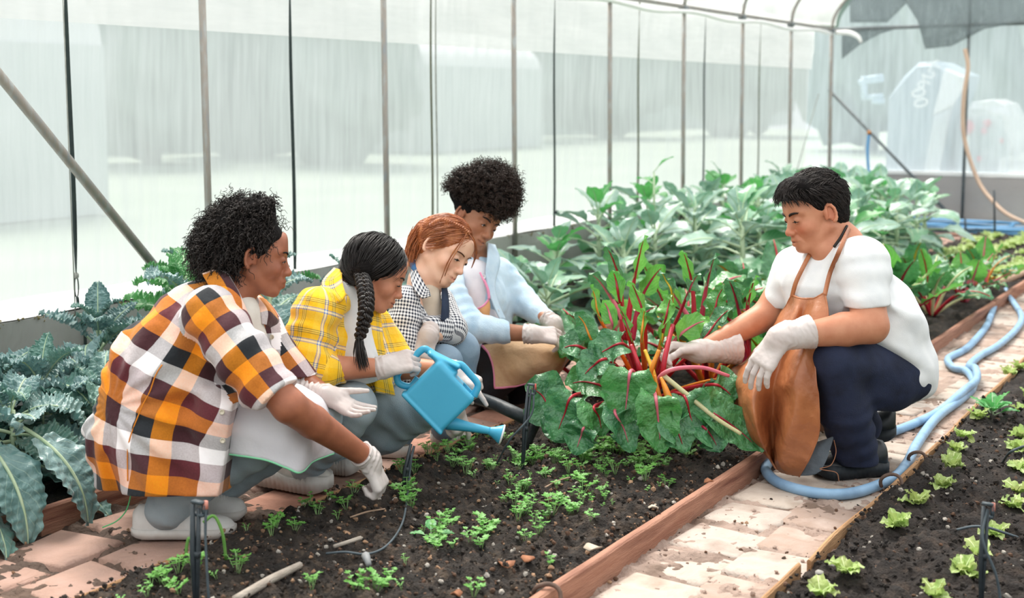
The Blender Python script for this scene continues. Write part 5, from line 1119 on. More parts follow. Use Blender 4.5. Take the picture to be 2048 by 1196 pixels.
# ------------------------------------------------------------------ boy with tall curls, pale blue shirt, tan apron
D = 4.35
p4_ = empty('person', (0, 0, 0), 'boy with tall black curls, pale blue shirt and tan apron over his knees', 'person')
H = Head(at(953, 437, D), camdir(.60, -.36, -.72), camdir(.26, .92, .20), .84)
neckp = at(950, 520, D + .03); SH, EL, WR = at(905, 585, 4.25), at(945, 660, 4.14), at(1062, 668, 4.08); SHl, ELl, WRl = at(1000, 545, 4.5), at(1048, 610, 4.45), at(1106, 648, 4.30)
B = field_for([H.p(-.1, -.12, .13), H.p(.14, .12, -.13), WR, EL, SH, ELl, WRl, at(950, 690, D)], .07, .0033)
sculpt_head(B, H, neckp, .048, False, lid=.75, smile=.9, nose=1.15)
B.cone(neckp, at(950, 570, D), .048, .07, .03); B.cone(at(950, 570, D), at(945, 690, D), .08, .08, .02); B.cone(SH, EL, .045, .036, .01); B.cone(EL, WR, .036, .024, .01); B.cone(SHl, ELl, .045, .036, .01); B.cone(ELl, WRl, .035, .024, .01)
V, F = B.surf(); body = mesh('body', V, F, skin('warm_brown_skin', 'b07a5c', 'a06a4e'), p4_, col=face_tint(H, V, (.85, .55, .52), .6))
face_parts(H, body, m_hair_black, .75, (1.35, 1.0))
b = MB(); b.box(H.p(.0925, 0, -.0732), (.008, .015, .0045), H.M); b.build('teeth', m_teeth, body)
HB = Field(H.p(0, 0, .06) - .22, H.p(0, 0, .06) + .22, .0042)
HB.ell(H.p(-.016, 0, .034), np.array([.098, .081, .086]) * .84, H.M, .01)
HB.clip(hairline(H, [-.2, -.08, -.03, -.01, .02, .045, .066, .080], [-.07, -.06, -.03, .028, .045, .055, .075, .12]))
hb = HB.f.copy(); prims(HB, [((955, 388, 0, 38), (990, 385, -.02, 38)), ((930, 378, .02, 32), (980, 358, .0, 28)), ((1005, 395, -.02, 28), (985, 405, -.05, 26)), ((950, 365, -.03, 26), (1000, 372, .0, 30))], D - .01, .03)
HB.disp(lambda P: .009 * noise3(P, 45, 3, 3), .03); V, F = HB.surf(0); hair = mesh('hair', V, F, m_scalp, p4_)
rg = np.random.default_rng(35); rt_ = surf_root(V, F, rg, lambda C, N: (H.loc(C)[:, 2] > .05) & (N @ FWD < .6))
V_, F_ = curls(1500, rt_, rg, (.015, .04), (.003, .0055), .0012, (1.5, 3.2), 3, .05, 14); mesh('curls', V_, F_, mat('brown_black_hair', '221813', .55, '3a2a22', 50, spec=.35), hair)['kind'] = 'stuff'
# shirt over a white tee, apron bib
m_chambray = mat('pale_blue_cotton', 'b9d3e6', .9, 'a9c6dc', 12, .25, 300, c3='c6dbea', sheen=.1)
sh = [((940, 690, 0, 58), (945, 600, 0, 62)), ((945, 600, 0, 62), (950, 548, .02, 44)), ((995, 570, .10, 34), (985, 660, .06, 38), .04), ((910, 570, -.02, 34), (985, 545, .10, 32), .04)]
slv = [((905, 585, -.10, 34), (935, 655, -.20, 33), .03), ((935, 655, -.20, 33), (1018, 664, -.25, 22), .02)]; slv2 = [((1000, 548, .13, 30), (1044, 600, .10, 29), .03), ((1044, 600, .10, 29), (1092, 640, -.0, 20), .02)]
B = field_for(bbox(sh + slv + slv2, D), .05, .0042); prims(B, slv, D); B.cut(at(1020, 665, 4.1), RGT); prims(B, slv2, D); ce = at(1094, 642, 4.35); B.cut(ce, .84 * RGT - .54 * UPV); prims(B, sh, D, .04)
bb = [(at(905, 585, 4.25), at(940, 658, 4.14), .055), (at(935, 660, 4.14), at(1020, 666, 4.1), .042), (at(1000, 545, 4.5), at(1092, 640, 4.35), .05)]
B.disp(folds(.005, 10, 32, bb, .0018, 130));
B.cone(at(955, 520, 4.28), at(950, 600, 4.22), .042, .036, .01, sub=True); B.cone(at(955, 570, 4.22), at(968, 640, 4.18), .030, .026, .01, sub=True)
V, F = B.surf(1); shirt = mesh('shirt', V, F, m_chambray, p4_)
flap([[at(975, 486, 4.36), at(990, 490, 4.40)], [at(975, 515, 4.27), at(1000, 522, 4.32)], [at(972, 555, 4.24), at(990, 570, 4.26)], [at(985, 605, 4.22), at(998, 610, 4.25)], [at(1000, 640, 4.22), at(1012, 640, 4.25)]], m_chambray, shirt, 24, 8, .004, (.1, .03), 'front_panel')
flap([[at(918, 510, 4.30), at(905, 530, 4.30)], [at(925, 545, 4.26), at(908, 565, 4.25)], [at(932, 580, 4.24), at(915, 610, 4.22)]], m_chambray, shirt, 16, 8, .004, (.1, .03))
button(at(967, 554, 4.235), -FWD, shirt, .008, mat('pearl_button', 'e9eef0', .3)); button(at(995, 622, 4.23), -FWD, shirt, .007, bpy.data.materials['pearl_button'])
B = Field(at(955, 580, 4.3) - .14, at(955, 580, 4.3) + .14, .0042); B.cone(at(950, 555, 4.31), at(955, 640, 4.30), .062, .075, .01); B.cone(neckp + UPV * .005, neckp + UPV * .12 + RGT * .02, .05, .06, 0, sub=True); V, F = B.surf(); mesh('tee_shirt', V, F, mat('white_tee_bright', 'efecf0', .9, 'e2dfe6', 30), p4_)
m_tan = mat('tan_apron', 'cfa67c', .8, 'bf946a', 7, .3, 60, c3='d8b48d'); m_pink = mat('pink_binding', 'e88fb0', .7)
o, G = drape([[at(936, 608, 4.21), at(950, 618, 4.19), at(966, 612, 4.18), at(978, 598, 4.19)], [at(936, 625, 4.21), at(952, 632, 4.185), at(968, 628, 4.175), at(980, 612, 4.19)], [at(940, 650, 4.22), at(955, 655, 4.19), at(970, 650, 4.18), at(978, 632, 4.2)]], 'apron_bib', mat('orange_bib', 'd9a06c', .8, 'c88f5c', 9, .2, 60), p4_, 20, 20, .003)
mesh('binding', *tube(np.vstack([G[0], [at(974, 575, 4.2)], [at(960, 545, 4.22)]]), .0035, 6), m_pink, o)
mesh('binding', *tube([at(978, 598, 4.185), at(976, 580, 4.19), at(968, 560, 4.2)], .0045, 6, 16), m_pink, o)
rows = [[at(990, 776, 4.2), at(986, 740, 4.2), at(976, 706, 4.22), at(962, 688, 4.28), at(962, 674, 4.45)],
        [at(1030, 774, 4.16), at(1028, 735, 4.13), at(1020, 697, 4.16), at(1008, 676, 4.25), at(1008, 665, 4.45)],
        [at(1075, 762, 4.16), at(1080, 727, 4.11), at(1078, 697, 4.13), at(1072, 674, 4.25), at(1068, 664, 4.45)],
        [at(1108, 752, 4.22), at(1120, 722, 4.19), at(1122, 697, 4.2), at(1114, 674, 4.3), at(1108, 664, 4.45)],
        [at(1112, 758, 4.42), at(1138, 726, 4.42), at(1148, 702, 4.42), at(1140, 677, 4.45), at(1130, 667, 4.5)]]
o, G = drape(rows, 'apron', m_tan, p4_, 60, 40, .004, .007, 34); mesh('binding', *tube(np.vstack([G[0][::-1], G[:, 0]]), .0042, 6), m_pink, o)
m_black_tr = mat('black_trousers', '14151b', .9, '1e2028', 20, .2, 100)
jn = [((940, 700, .02, 48), (1060, 705, -.12, 36)), ((960, 745, .05, 42), (975, 700, .0, 40)), ((945, 700, .12, 48), (1110, 702, .06, 36)), ((1060, 708, -.12, 36), (972, 785, -.05, 30)), ((1110, 705, .06, 34), (1040, 790, .08, 28))]
B = field_for(bbox(jn, D), .05, .005); prims(B, jn, D, .02); V, F = B.surf(); mesh('trousers', V, F, m_black_tr, p4_)
mb_ = mat('dark_shoe', '35312f', .7, '45403c', 20); sneaker(onz(930, 800, .012), onz(1010, 815, .012), p4_, .04, .3, mb_, mb_); sneaker(onz(1000, 785, .012), onz(1085, 795, .012), p4_, .04, .3, mb_, mb_)
glove('glove', WR, camdir(.93, -.1, .2), camdir(-.1, .7, -.7), 1, [(.5, .6, .3), (.6, .7, .3), (.7, .8, .4), (.8, .9, .4)], (.4, .5), p4_, at(1048, 668, 4.085), (.028, .032), .9, .04, 32)
glove('glove', WRl, camdir(.45, -.86, -.15), camdir(.75, .4, -.55), -1, [.3, .35, .4, .4], (.5, .4), p4_, at(1094, 638, 4.33), (.028, .032), .92, .06, 33)
# ------------------------------------------------------------------ man in a white tee and brown apron, holding chard stems
D = 3.58
p5_ = empty('person', (0, 0, 0), 'man in a white tee and brown apron squatting on the path holding chard stems', 'person')
H = Head(at(1630, 425, D), camdir(-.93, -.27, -.25), camdir(-.27, .94, -.08), .86)
neckp = at(1682, 492, D + .01); SH, EL, WR = at(1722, 535, 3.46), at(1742, 652, 3.40), at(1560, 676, 3.36); SHr, ELr, WRr = at(1590, 540, 3.76), at(1535, 630, 3.74), at(1398, 703, 3.66)
B = field_for([H.p(-.1, -.12, .13), H.p(.14, .12, -.13), WR, EL, SH, ELr, WRr, at(1760, 660, D)], .07, .0031)
sculpt_head(B, H, neckp, .058, False, age=1, lid=.95, smile=.6, nose=1.2)
B.cone(H.p(.0, 0, -.09), at(1655, 505, D - .02), .034, .045, .02); B.cone(neckp, at(1690, 560, D), .06, .08, .03); B.cone(at(1690, 560, D), at(1760, 680, D), .09, .09, .02)
B.cone(SH, EL, .054, .046, .01); B.cone(EL, EL + (WR - EL) * .3, .046, .045, .012); B.cone(EL + (WR - EL) * .3, WR, .045, .024, .01); B.cone(SHr, ELr, .050, .044, .02); B.cone(ELr, WRr, .044, .024, .01)
V, F = B.surf(); body = mesh('body', V, F, skin('ruddy_skin', 'cf9070', 'c27f60'), p5_, col=face_tint(H, V, (.78, .50, .48), .6, .55, .3))
face_parts(H, body, m_hair_black, .95, (1.5, .8))
HB = Field(H.p(0, 0, .05) - .17, H.p(0, 0, .05) + .17, .003)
HB.ell(H.p(-.016, 0, .046), np.array([.106, .084, .096]) * .86, H.M, .01); HB.ell(H.p(-.045, 0, -.012), np.array([.066, .074, .07]) * .86, H.M, .02); HB.cone(H.p(.055, -.03, .098), H.p(.055, .03, .098), .028, .028, .02); HB.cone(H.p(.085, -.035, .082), H.p(.085, .03, .084), .017, .017, .02)
HB.clip(hairline(H, [-.2, -.09, -.05, -.03, -.01, .015, .04, .058, .066, .08], [-.085, -.060, -.045, -.022, .012, .030, .044, .066, .10, .14]))
HB.disp(lambda P: .0026 * noise3(P, 60, 3, 3), .02); V, F = HB.surf(0); hair = mesh('hair', V, F, m_scalp, p5_)
rg = np.random.default_rng(45); rt_ = surf_root(V, F, rg, lambda C, N: (N @ FWD < .4) & (H.loc(C)[:, 2] > np.where(H.loc(C)[:, 0] > -.02, .035 + .35 * np.maximum(0, H.loc(C)[:, 0]), -.06))); _r = lambda: (lambda c: c[0])(rt_()); C0 = H.p(-.02, 0, .02)
def flow(P, t):
    n = unit(P - C0); L = H.loc(P); d = H.M @ np.array([.9 if L[2] > .09 else -.35, .1 * math.sin(40 * L[1]), -.5 if L[2] < .1 else .12]); return unit(d - n * (d @ n)) + n * (.14 * (1 - t))
V_, F_ = strands(2200, _r, flow, lambda: rg.uniform(.014, .032), .0008, rg, 6, 4, .0008); mesh('locks', V_, F_, m_hair_soft, hair)['kind'] = 'stuff'
# tee shirt
m_wtee = mat('white_cotton', 'f1f1f1', .9, 'e7e8ea', 25, .1, 400, sheen=.1)
sh = [((1800, 742, 0, 68), (1755, 650, 0, 88)), ((1755, 650, 0, 88), (1690, 572, 0, 82)), ((1690, 572, 0, 82), (1690, 522, .0, 44)), ((1726, 532, -.08, 48), (1600, 552, .14, 44), .05), ((1620, 560, .05, 52), (1650, 640, .03, 66), .05), ((1838, 720, .0, 34), (1850, 770, .0, 24), .04)]
slv = [((1722, 528, -.12, 54), (1734, 606, -.15, 47), .03)]; slv2 = [((1595, 535, .16, 44), (1562, 600, .16, 36), .03)]
B = field_for(bbox(sh + slv + slv2, D), .05, .0042); prims(B, slv + slv2, D); ce = at(1734, 612, 3.43); B.cut(ce, -UPV + .12 * RGT); B.cone(ce + UPV * .03, ce - UPV * .02,   .044, .046, 0, sub=True)
prims(B, sh, D, .04)
bb = [(at(1722, 520, 3.46), at(1736, 615, 3.43), .07)]
def tee_f(P):
    v = P - at(1830, 700, D); a = v @ unit(-RGT * .85 + UPV * .5); c = v @ unit(RGT * .5 + UPV * .85)
    return .0065 * np.sin(c * 85 + 3 * noise3(P, 6, 4)) * np.clip(1 - np.abs(a - .08) / .16, 0, 1)
B.disp(folds(.0042, 9, 42, bb, .0018, 120)); B.disp(tee_f)
B.cone(neckp + UPV * .004 - RGT * .006, neckp + UPV * .14 - RGT * .05, .062, .075, .0, sub=True)
V, F = B.surf(1); tee = mesh('tee_shirt', V, F, m_wtee, p5_); Vt = V
A_ = frame(FWD, unit(UPV * .85 - RGT * .45)); cc_ = neckp + UPV * .006 - RGT * .012
# trousers
m_navy = mat('navy_trousers', '171d33', .85, '10152a', 12, .25, 300, c3='1e2742')
jn = [((1800, 742, .0, 66), (1668, 722, -.16, 45)), ((1795, 745, .04, 68), (1660, 730, .10, 44)), ((1664, 726, -.16, 45), (1690, 820, -.10, 50)), ((1690, 820, -.10, 50), (1712, 912, -.03, 44)), ((1655, 735, .10, 42), (1725, 850, .12, 38)), ((1780, 770, -.04, 52), (1720, 770, -.08, 50))]
B = field_for(bbox(jn, D), .05, .0045); prims(B, jn, D, .02); B.disp(folds(.004, 9, 48, ((at(1690, 800, 3.48), at(1712, 920, 3.55), .06),), .003, 110)); B.cut(at(1712, 925, D), -UPV); V, F = B.surf(); tr = mesh('trousers', V, F, m_navy, p5_)
ribbon([on_surf(V, x, y) - FWD * .002 for x, y in ((1838, 706), (1848, 712), (1856, 718))] if False else [at(1800, 700, 3.50), at(1832, 708, 3.51), at(1858, 722, 3.56)], [-FWD] * 3, .016, .004, 'belt', mat('belt', '2c3a44', .5), tr, 20)
m_bshoe = mat('black_leather', '1b1f24', .35, '12161a', 20, .1, 90); m_bsole = mat('black_rubber', '20262c', .6)
sneaker(onz(1770, 942, .004), onz(1628, 951, .004), p5_, .047, .6, m_bshoe, m_bsole, True, 1.1); sneaker(at(1790, 872, 3.72), onz(1660, 905, .01), p5_, .044, .5, m_bshoe, m_bsole, False, 1.1)
# apron
m_apr = mat('brown_leatherette', 'ae6a42', .38, '9c5a36', 6, .3, 50, c3='ba764c', spec=.6)
rows = [[snap(Vt, 1582, 590, 3.64), snap(Vt, 1598, 596, 3.52), snap(Vt, 1615, 597, 3.50), snap(Vt, 1632, 594, 3.46), snap(Vt, 1651, 586, 3.44)],
        [snap(Vt, 1560, 632, 3.66), snap(Vt, 1582, 640, 3.50), snap(Vt, 1602, 642, 3.50), snap(Vt, 1625, 640, 3.42), snap(Vt, 1655, 640, 3.41)],
        [at(1505, 706, 3.68), at(1545, 700, 3.50), at(1572, 702, 3.50), at(1605, 700, 3.39), at(1632, 700, 3.40)],
        [at(1456, 750, 3.70), at(1510, 758, 3.46), at(1552, 764, 3.47), at(1590, 760, 3.36), at(1630, 760, 3.38)],
        [at(1463, 785, 3.68), at(1502, 798, 3.43), at(1548, 800, 3.49), at(1590, 792, 3.36), at(1634, 790, 3.38)],
        [at(1470, 830, 3.64), at(1508, 842, 3.42), at(1545, 842, 3.52), at(1580, 835, 3.38), at(1638, 828, 3.38)],
        [at(1484, 872, 3.60), at(1522, 885, 3.46), at(1546, 880, 3.54), at(1568, 880, 3.42), at(1636, 872, 3.40)],
        [at(1532, 905, 3.58), at(1540, 918, 3.54), at(1548, 922, 3.58), at(1562, 928, 3.48), at(1616, 922, 3.43)],
        [at(1548, 930, 3.56), at(1552, 938, 3.54), at(1558, 942, 3.54), at(1572, 950, 3.50), at(1598, 953, 3.49)]]
apron, G = drape(rows, 'apron', m_apr, p5_, 120, 100, .003, .006, 44); 
sub = apron.modifiers.new('s', 'SUBSURF'); sub.levels = sub.render_levels = 1
mesh('hem', *tube(G[0], .0032, 6), m_apr, apron); mesh('hem', *tube(G[:, 0], .0028, 6), m_apr, apron); mesh('hem', *tube(G[:, -1], .0028, 6), m_apr, apron)
ribbon([snap(Vt, 1584, 594, 3.63), snap(Vt, 1592, 565, 3.6), snap(Vt, 1606, 535, 3.6), snap(Vt, 1620, 508, 3.6, .004)], [-FWD - RGT * .4] * 4, .012, .003, 'strap', m_apr, apron)
ribbon([snap(Vt, 1649, 590, 3.435), snap(Vt, 1660, 545, 3.6), snap(Vt, 1677, 505, 3.6), snap(Vt, 1690, 474, 3.56), at(1699, 455, 3.545)], [-FWD] * 5, .012, .003, 'strap', m_apr, apron)
mesh('neck_cord', *tube([at(1668, 494, 3.49), at(1682, 474, 3.50), at(1694, 452, 3.54)], .0042, 6, 16), mat('black_cord', '17120f', .6), p5_)
drape([[at(1585, 952, 3.50), at(1625, 950, 3.47), at(1642, 942, 3.46)], [at(1600, 915, 3.50), at(1630, 905, 3.47), at(1655, 915, 3.46)], [at(1625, 885, 3.52), at(1650, 878, 3.48), at(1668, 872, 3.47)]], 'apron_lining', mat('grey_lining', '6d757c', .9, '5d656d', 20, .3, 120), p5_, 24, 20, .003, .006, 46)
mesh('thread', *tube([at(1668, 880, 3.46), at(1672, 905, 3.45), at(1662, 930, 3.44), at(1640, 938, 3.43), at(1672, 945, 3.43), at(1678, 962, 3.43)], .0013, 5, 40), mat('brown_thread', '9c6b4e', .8), p5_)
glove('glove', WR, camdir(-.55, -.80, -.05), camdir(-.5, .5, -.75), -1, [.3, .32, .36, .42], (.45, .35), p5_, at(1622, 663, 3.375), (.036, .047), .98, .07, 42, wrk=.35)
glove('glove', WRr, camdir(-.96, .06, -.1), camdir(-.05, .8, .45), 1, [(.75, .9, .5), (.8, 1.0, .6), (.8, 1.05, .6), (.8, 1.0, .6)], (.25, .75), p5_, at(1472, 694, 3.70), (.036, .052), .98, .04, 43, wrk=.35)
# ------------------------------------------------------------------ leaves
def leafmat(name, c, c2, c3, rough=.4, transl=.22, ns=14, bump=.35, bs=55, coat=.0, sheen=0., rib=None):
    """blade: mottled colour, paler veins fanning from the midrib, waxy gloss, some light through it"""
    m, N, L, out = newmat(name); b = N.new('ShaderNodeBsdfPrincipled'); b.inputs['Roughness'].default_value = rough; b.inputs['Coat Weight'].default_value = coat; b.inputs['Coat Roughness'].default_value = .45
    b.inputs['Sheen Weight'].default_value = sheen; b.inputs['Sheen Roughness'].default_value = .4
    tc = N.new('ShaderNodeTexCoord'); oi = N.new('ShaderNodeObjectInfo')
    n = N.new('ShaderNodeTexNoise'); n.inputs['Scale'].default_value = ns; n.inputs['Detail'].default_value = 4; L.new(tc.outputs['Object'], n.inputs[0])
    r = N.new('ShaderNodeValToRGB'); r.color_ramp.elements[0].position = .3; r.color_ramp.elements[1].position = .72
    r.color_ramp.elements[0].color = (*srgb(c), 1); r.color_ramp.elements[1].color = (*srgb(c2), 1); L.new(n.outputs[0], r.inputs[0])
    hue = N.new('ShaderNodeMixRGB'); hue.inputs[2].default_value = (*srgb(c3), 1); mr = N.new('ShaderNodeMapRange'); mr.inputs['From Min'].default_value = .45; mr.inputs['To Max'].default_value = .9
    L.new(oi.outputs['Random'], mr.inputs[0]); L.new(mr.outputs[0], hue.inputs[0]); L.new(r.outputs[0], hue.inputs[1]); cs = hue.outputs[0]
    if rib:
        uv = N.new('ShaderNodeUVMap'); uv.uv_map = 'UVMap'; s = N.new('ShaderNodeSeparateXYZ'); L.new(uv.outputs[0], s.inputs[0])
        ab = N.new('ShaderNodeMath'); ab.operation = 'ABSOLUTE'; L.new(s.outputs[1], ab.inputs[0])
        ma = N.new('ShaderNodeMath'); ma.operation = 'MULTIPLY_ADD'; ma.inputs[1].default_value = -.42; L.new(ab.outputs[0], ma.inputs[0]); L.new(s.outputs[0], ma.inputs[2])
        mu = N.new('ShaderNodeMath'); mu.operation = 'MULTIPLY'; mu.inputs[1].default_value = 7.5; L.new(ma.outputs[0], mu.inputs[0])
        fr = N.new('ShaderNodeMath'); fr.operation = 'PINGPONG'; fr.inputs[1].default_value = .5; L.new(mu.outputs[0], fr.inputs[0])
        ve = N.new('ShaderNodeMapRange'); ve.inputs['From Min'].default_value = .0; ve.inputs['From Max'].default_value = .07; ve.inputs['To Min'].default_value = .55; ve.inputs['To Max'].default_value = 0; L.new(fr.outputs[0], ve.inputs[0])
        vm = N.new('ShaderNodeMixRGB'); vm.inputs[2].default_value = (*srgb(rib), 1); L.new(ve.outputs[0], vm.inputs[0]); L.new(cs, vm.inputs[1]); cs = vm.outputs[0]
    L.new(cs, b.inputs['Base Color'])
    n2 = N.new('ShaderNodeTexNoise'); n2.inputs['Scale'].default_value = bs; n2.inputs['Detail'].default_value = 2; L.new(tc.outputs['Object'], n2.inputs[0])
    bp = N.new('ShaderNodeBump'); bp.inputs['Strength'].default_value = bump; bp.inputs['Distance'].default_value = .012; L.new(n2.outputs[0], bp.inputs['Height']); L.new(bp.outputs[0], b.inputs['Normal'])
    t = N.new('ShaderNodeBsdfTranslucent'); L.new(cs, t.inputs[0]); mx = N.new('ShaderNodeMixShader'); mx.inputs[0].default_value = transl
    L.new(b.outputs[0], mx.inputs[1]); L.new(t.outputs[0], mx.inputs[2]); L.new(mx.outputs[0], out.inputs[0]); return m
m_kale = leafmat('kale_leaf', '3f6f70', '86aaa8', '5f9080', .34, .15, 16, .5, 60, .55, .4, rib='a9c4b2')
m_kale_g = leafmat('green_kale_leaf', '3d8a4a', '69ad6a', '55a05a', .42, .25, 16, .5, 60, .2, .1, rib='b5d3a2')
m_coll = leafmat('collard_leaf', '5c907a', 'b3cec2', '5aa668', .30, .22, 10, .2, 30, .6, .4, rib='bcd2bd')
m_coll_g = leafmat('bright_collard_leaf', '3f9a4c', '66b868', '59ad58', .4, .35, 10, .2, 30, .2, rib='b8dba8')  # brighter greens put in for collard leaves lit through from behind
m_chard = leafmat('chard_leaf', '2d6d45', '5fa06a', '4f9a45', .28, .22, 26, 1., 60, .55, rib='6fa062')
m_chard_g = leafmat('light_chard_leaf', '4f9f42', '7abf58', '62ad4a', .34, .38, 16, .7, 42, .3, rib='a9d080')
m_rib_pale = mat('pale_rib', 'c3d4b4', .5, 'a9c29a', 20)
m_stalk = {n: mat('%s_stalk' % n, a, .35, b_, 20, spec=.5, transl=.12) for n, a, b_ in (('red', 'c22536', 'a81f33'), ('crimson', '9c1f3a', 'b8304a'), ('pink', 'e2808c', 'd9607a'), ('orange', 'ee8a2c', 'f0a23a'), ('yellow', 'f0c83c', 'e8b830'), ('cream', 'd8d3a8', 'c9c992'))}

def leaf_mesh(name, L, W, mats, seed, nu=14, nv=9, prof='oval', ruffle=.0, rfreq=34., droop=.9, cup=.15, savoy=.0, pet=.3, ribr=.0045, lobes=0., twist=0.):
    """one leaf along +x: petiole (pet*L), then the blade; droop bends it over; ruffle frills the margin"""
    u = np.linspace(0, 1, nu); v = np.linspace(-1, 1, nv); U, Vv = np.meshgrid(u, v, indexing='ij'); rg = np.random.default_rng(seed)
    w = {'oval': np.sin(math.pi * np.clip(u, .02, .985) ** .8) ** .75, 'kale': np.sin(math.pi * np.clip(u, .03, .97) ** .62) ** .6, 'heart': np.sin(math.pi * np.clip(u, .035, .985) ** .55) ** .62}[prof]
    if lobes: w = w * (1 + lobes * np.sin(u * 22 + seed))
    # midrib curve in the x-z plane
    n = nu + 6; s = np.linspace(0, 1, n); ang = .0 - droop * np.clip((s - pet * .5), 0, 1) ** 1.25 * 1.5; dx = np.cos(ang) * L / (n - 1); dz = np.sin(ang) * L / (n - 1)
    cx_ = np.r_[0, np.cumsum(dx)[:-1]]; cz_ = np.r_[0, np.cumsum(dz)[:-1]]
    sb = pet + (1 - pet) * u; bx = np.interp(sb, s, cx_); bz = np.interp(sb, s, cz_); ba = np.interp(sb, s, ang)
    ed = np.abs(Vv); hump = cup * ed ** 1.5 * W * .5 * w[:, None]
    rf = ruffle * W * ed ** 2.2 * (np.sin(U * rfreq + seed + 2.2 * Vv + 2.5 * np.sin(U * 7 + seed)) + .55 * np.sin(U * rfreq * .53 + seed * 2 + 3 * Vv)) * np.clip(w[:, None] * 2, 0, 1)
    sv = savoy * W * (noise2(U * 13 + seed, Vv * 5, seed, 2)) * (1 - .3 * ed) * np.clip(ed * 3, 0, 1)
    y = Vv * w[:, None] * W / 2 * (1 + min(.06, ruffle * .9) * ed * np.sin(U * rfreq * .33 + seed)); z = hump + rf + sv; tw = twist * U * Vv * W * .4; z = z + tw
    X = bx[:, None] - np.sin(ba)[:, None] * z; Z = bz[:, None] + np.cos(ba)[:, None] * z; V = np.dstack([X, y, Z]).reshape(-1, 3); F = grid(nu, nv)
    P = np.c_[cx_, np.zeros(n), cz_ + .0008]; rv, rf_ = tube(P, [ribr * 1.25, ribr, ribr * .8, ribr * .3], 5, 0, True)
    F2 = F.tolist() + [[i + len(V) for i in f] for f in rf_]; mi = [0] * len(F) + [1] * len(rf_)
    o = mesh(name, np.vstack([V, rv]), F2, mats, mi=mi); me = o.data; bpy.data.objects.remove(o)
    l = me.uv_layers.new(name='UVMap'); uvv = np.vstack([np.c_[U.ravel(), Vv.ravel()], np.zeros((len(rv), 2))]); vi = np.zeros(len(me.loops), np.int32); me.loops.foreach_get('vertex_index', vi); l.data.foreach_set('uv', uvv[vi].astype(np.float32).ravel())
    return me
def leaf_at(par, me, base, az, inc, roll=0., s=1., name='leaf'):
    M = Matrix.Translation(Vector(base)) @ Matrix.Rotation(az, 4, 'Z') @ Matrix.Rotation(-inc, 4, 'Y') @ Matrix.Rotation(roll, 4, 'X') @ Matrix.Scale(s, 4)
    return link(name, me, par, M)
KALE = [leaf_mesh('kale_leaf', .29, .150, [m_kale, m_rib_pale], k, 110, 15, 'kale', .042, 96, d, .30, .12, .26, .0042, .02) for k, d in ((1, .9), (2, 1.3), (3, .5), (4, 1.6))]
KALEG = [leaf_mesh('kale_leaf', .28, .150, [m_kale_g, m_rib_pale], k, 110, 15, 'kale', .046, 92, d, .30, .12, .26, .0042, .02) for k, d in ((5, .8), (6, 1.2))]
FLAT = [leaf_mesh('kale_leaf', .30, .135, [m_kale, m_rib_pale], k, 80, 11, 'kale', .026, 60, d, .15, .06, .22, .0045, .04) for k, d in ((7, .5), (8, .9))]
COLL = [leaf_mesh('collard_leaf', .27, .125, [m_coll, m_rib_pale], k, 12, 7, 'oval', .05, 14, d, .2, .03, .34, .0042) for k, d in ((11, .7), (12, 1.1), (13, .4))]
COLLG = [leaf_mesh('collard_leaf', .26, .125, [m_coll_g, m_rib_pale], k, 12, 7, 'oval', .05, 14, d, .2, .03, .34, .0042) for k, d in ((14, .6), (15, .9))]
CH = {c: [leaf_mesh('chard_leaf', .27, .115, [g, m_stalk[c]], k, 16, 9, 'heart', .09, 17, d, .12, .06, .48, .0062) for k, d, g in ((21, .9, m_chard), (22, 1.4, m_chard), (23, .4, m_chard_g))] for c in m_stalk}

def plant(name, x, y, z, protos, n, stem, label, cat, group, rg, s=1., inc=(1.35, -.5), stem_m=None, spread=1.):
    t = empty(name, (x, y, z), label, cat, group); h = stem * s
    if stem > .01: mesh('stem', *tube([(0, 0, -.03), (.01 * s, 0, h * .5), (0, .008, h)], [.011 * s, .010 * s, .006 * s], 6), stem_m or m_rib_pale, t)
    a0 = rg.uniform(0, 6.3)
    for i in range(n):
        f = i / max(1, n - 1); inc_ = inc[0] + (inc[1] - inc[0]) * f + rg.normal(0, .12); zz = h * (1 - .75 * f) if stem > .01 else .0
        leaf_at(t, protos[rg.integers(len(protos))], (0, 0, zz), a0 + i * 2.4 + rg.normal(0, .2), inc_, rg.normal(0, .25), s * rg.uniform(.75, 1.1) * (.55 + .45 * min(1, f * 2.2)))
    return t
rg = np.random.default_rng(101); kn = 0
kale_spots = [(-2.74, 1.78, .22, 1.0, 'F', 'blue green kale with broad leaves hanging over the red board at lower left'), (-2.80, 2.06, .20, 1.05, 'F', 'blue green kale just behind the squatting girl\'s orange hem'), (-3.02, 1.95, .24, .95, 'K', 'frilly blue grey kale at the left edge below the kerb'),
              (-2.98, 2.30, .22, 1.0, 'K', 'frilly kale beneath the buckled strap'), (-2.78, 2.36, .2, .95, 'K', 'frilly kale close behind the orange plaid back'), (-3.14, 2.24, .24, .9, 'K', 'frilly kale against the kerb at the far left'), (-3.12, 2.62, .33, .95, 'K', 'frilly kale against the kerb right of the buckled strap'),
              (-2.84, 2.72, .45, 1.0, 'G', 'tall green kale with splayed leaves under the slanting brace'), (-3.12, 2.98, .47, .95, 'G', 'tall curly kale behind the orange girl\'s shoulder'), (-2.86, 3.10, .42, .95, 'K', 'curly kale hidden behind the first girl\'s head'), (-3.12, 3.40, .46, .9, 'G', 'curly kale between the first two girls'), (-2.84, 3.52, .38, .9, 'K', 'curly kale behind the yellow plaid shoulder'),
              (-3.15, 3.85, .30, .9, 'K', 'curly kale behind the braided girl'), (-2.86, 4.0, .26, .9, 'K', 'curly kale behind the red haired girl'), (-3.12, 4.35, .26, .9, 'K', 'curly kale behind the curly haired boy')]
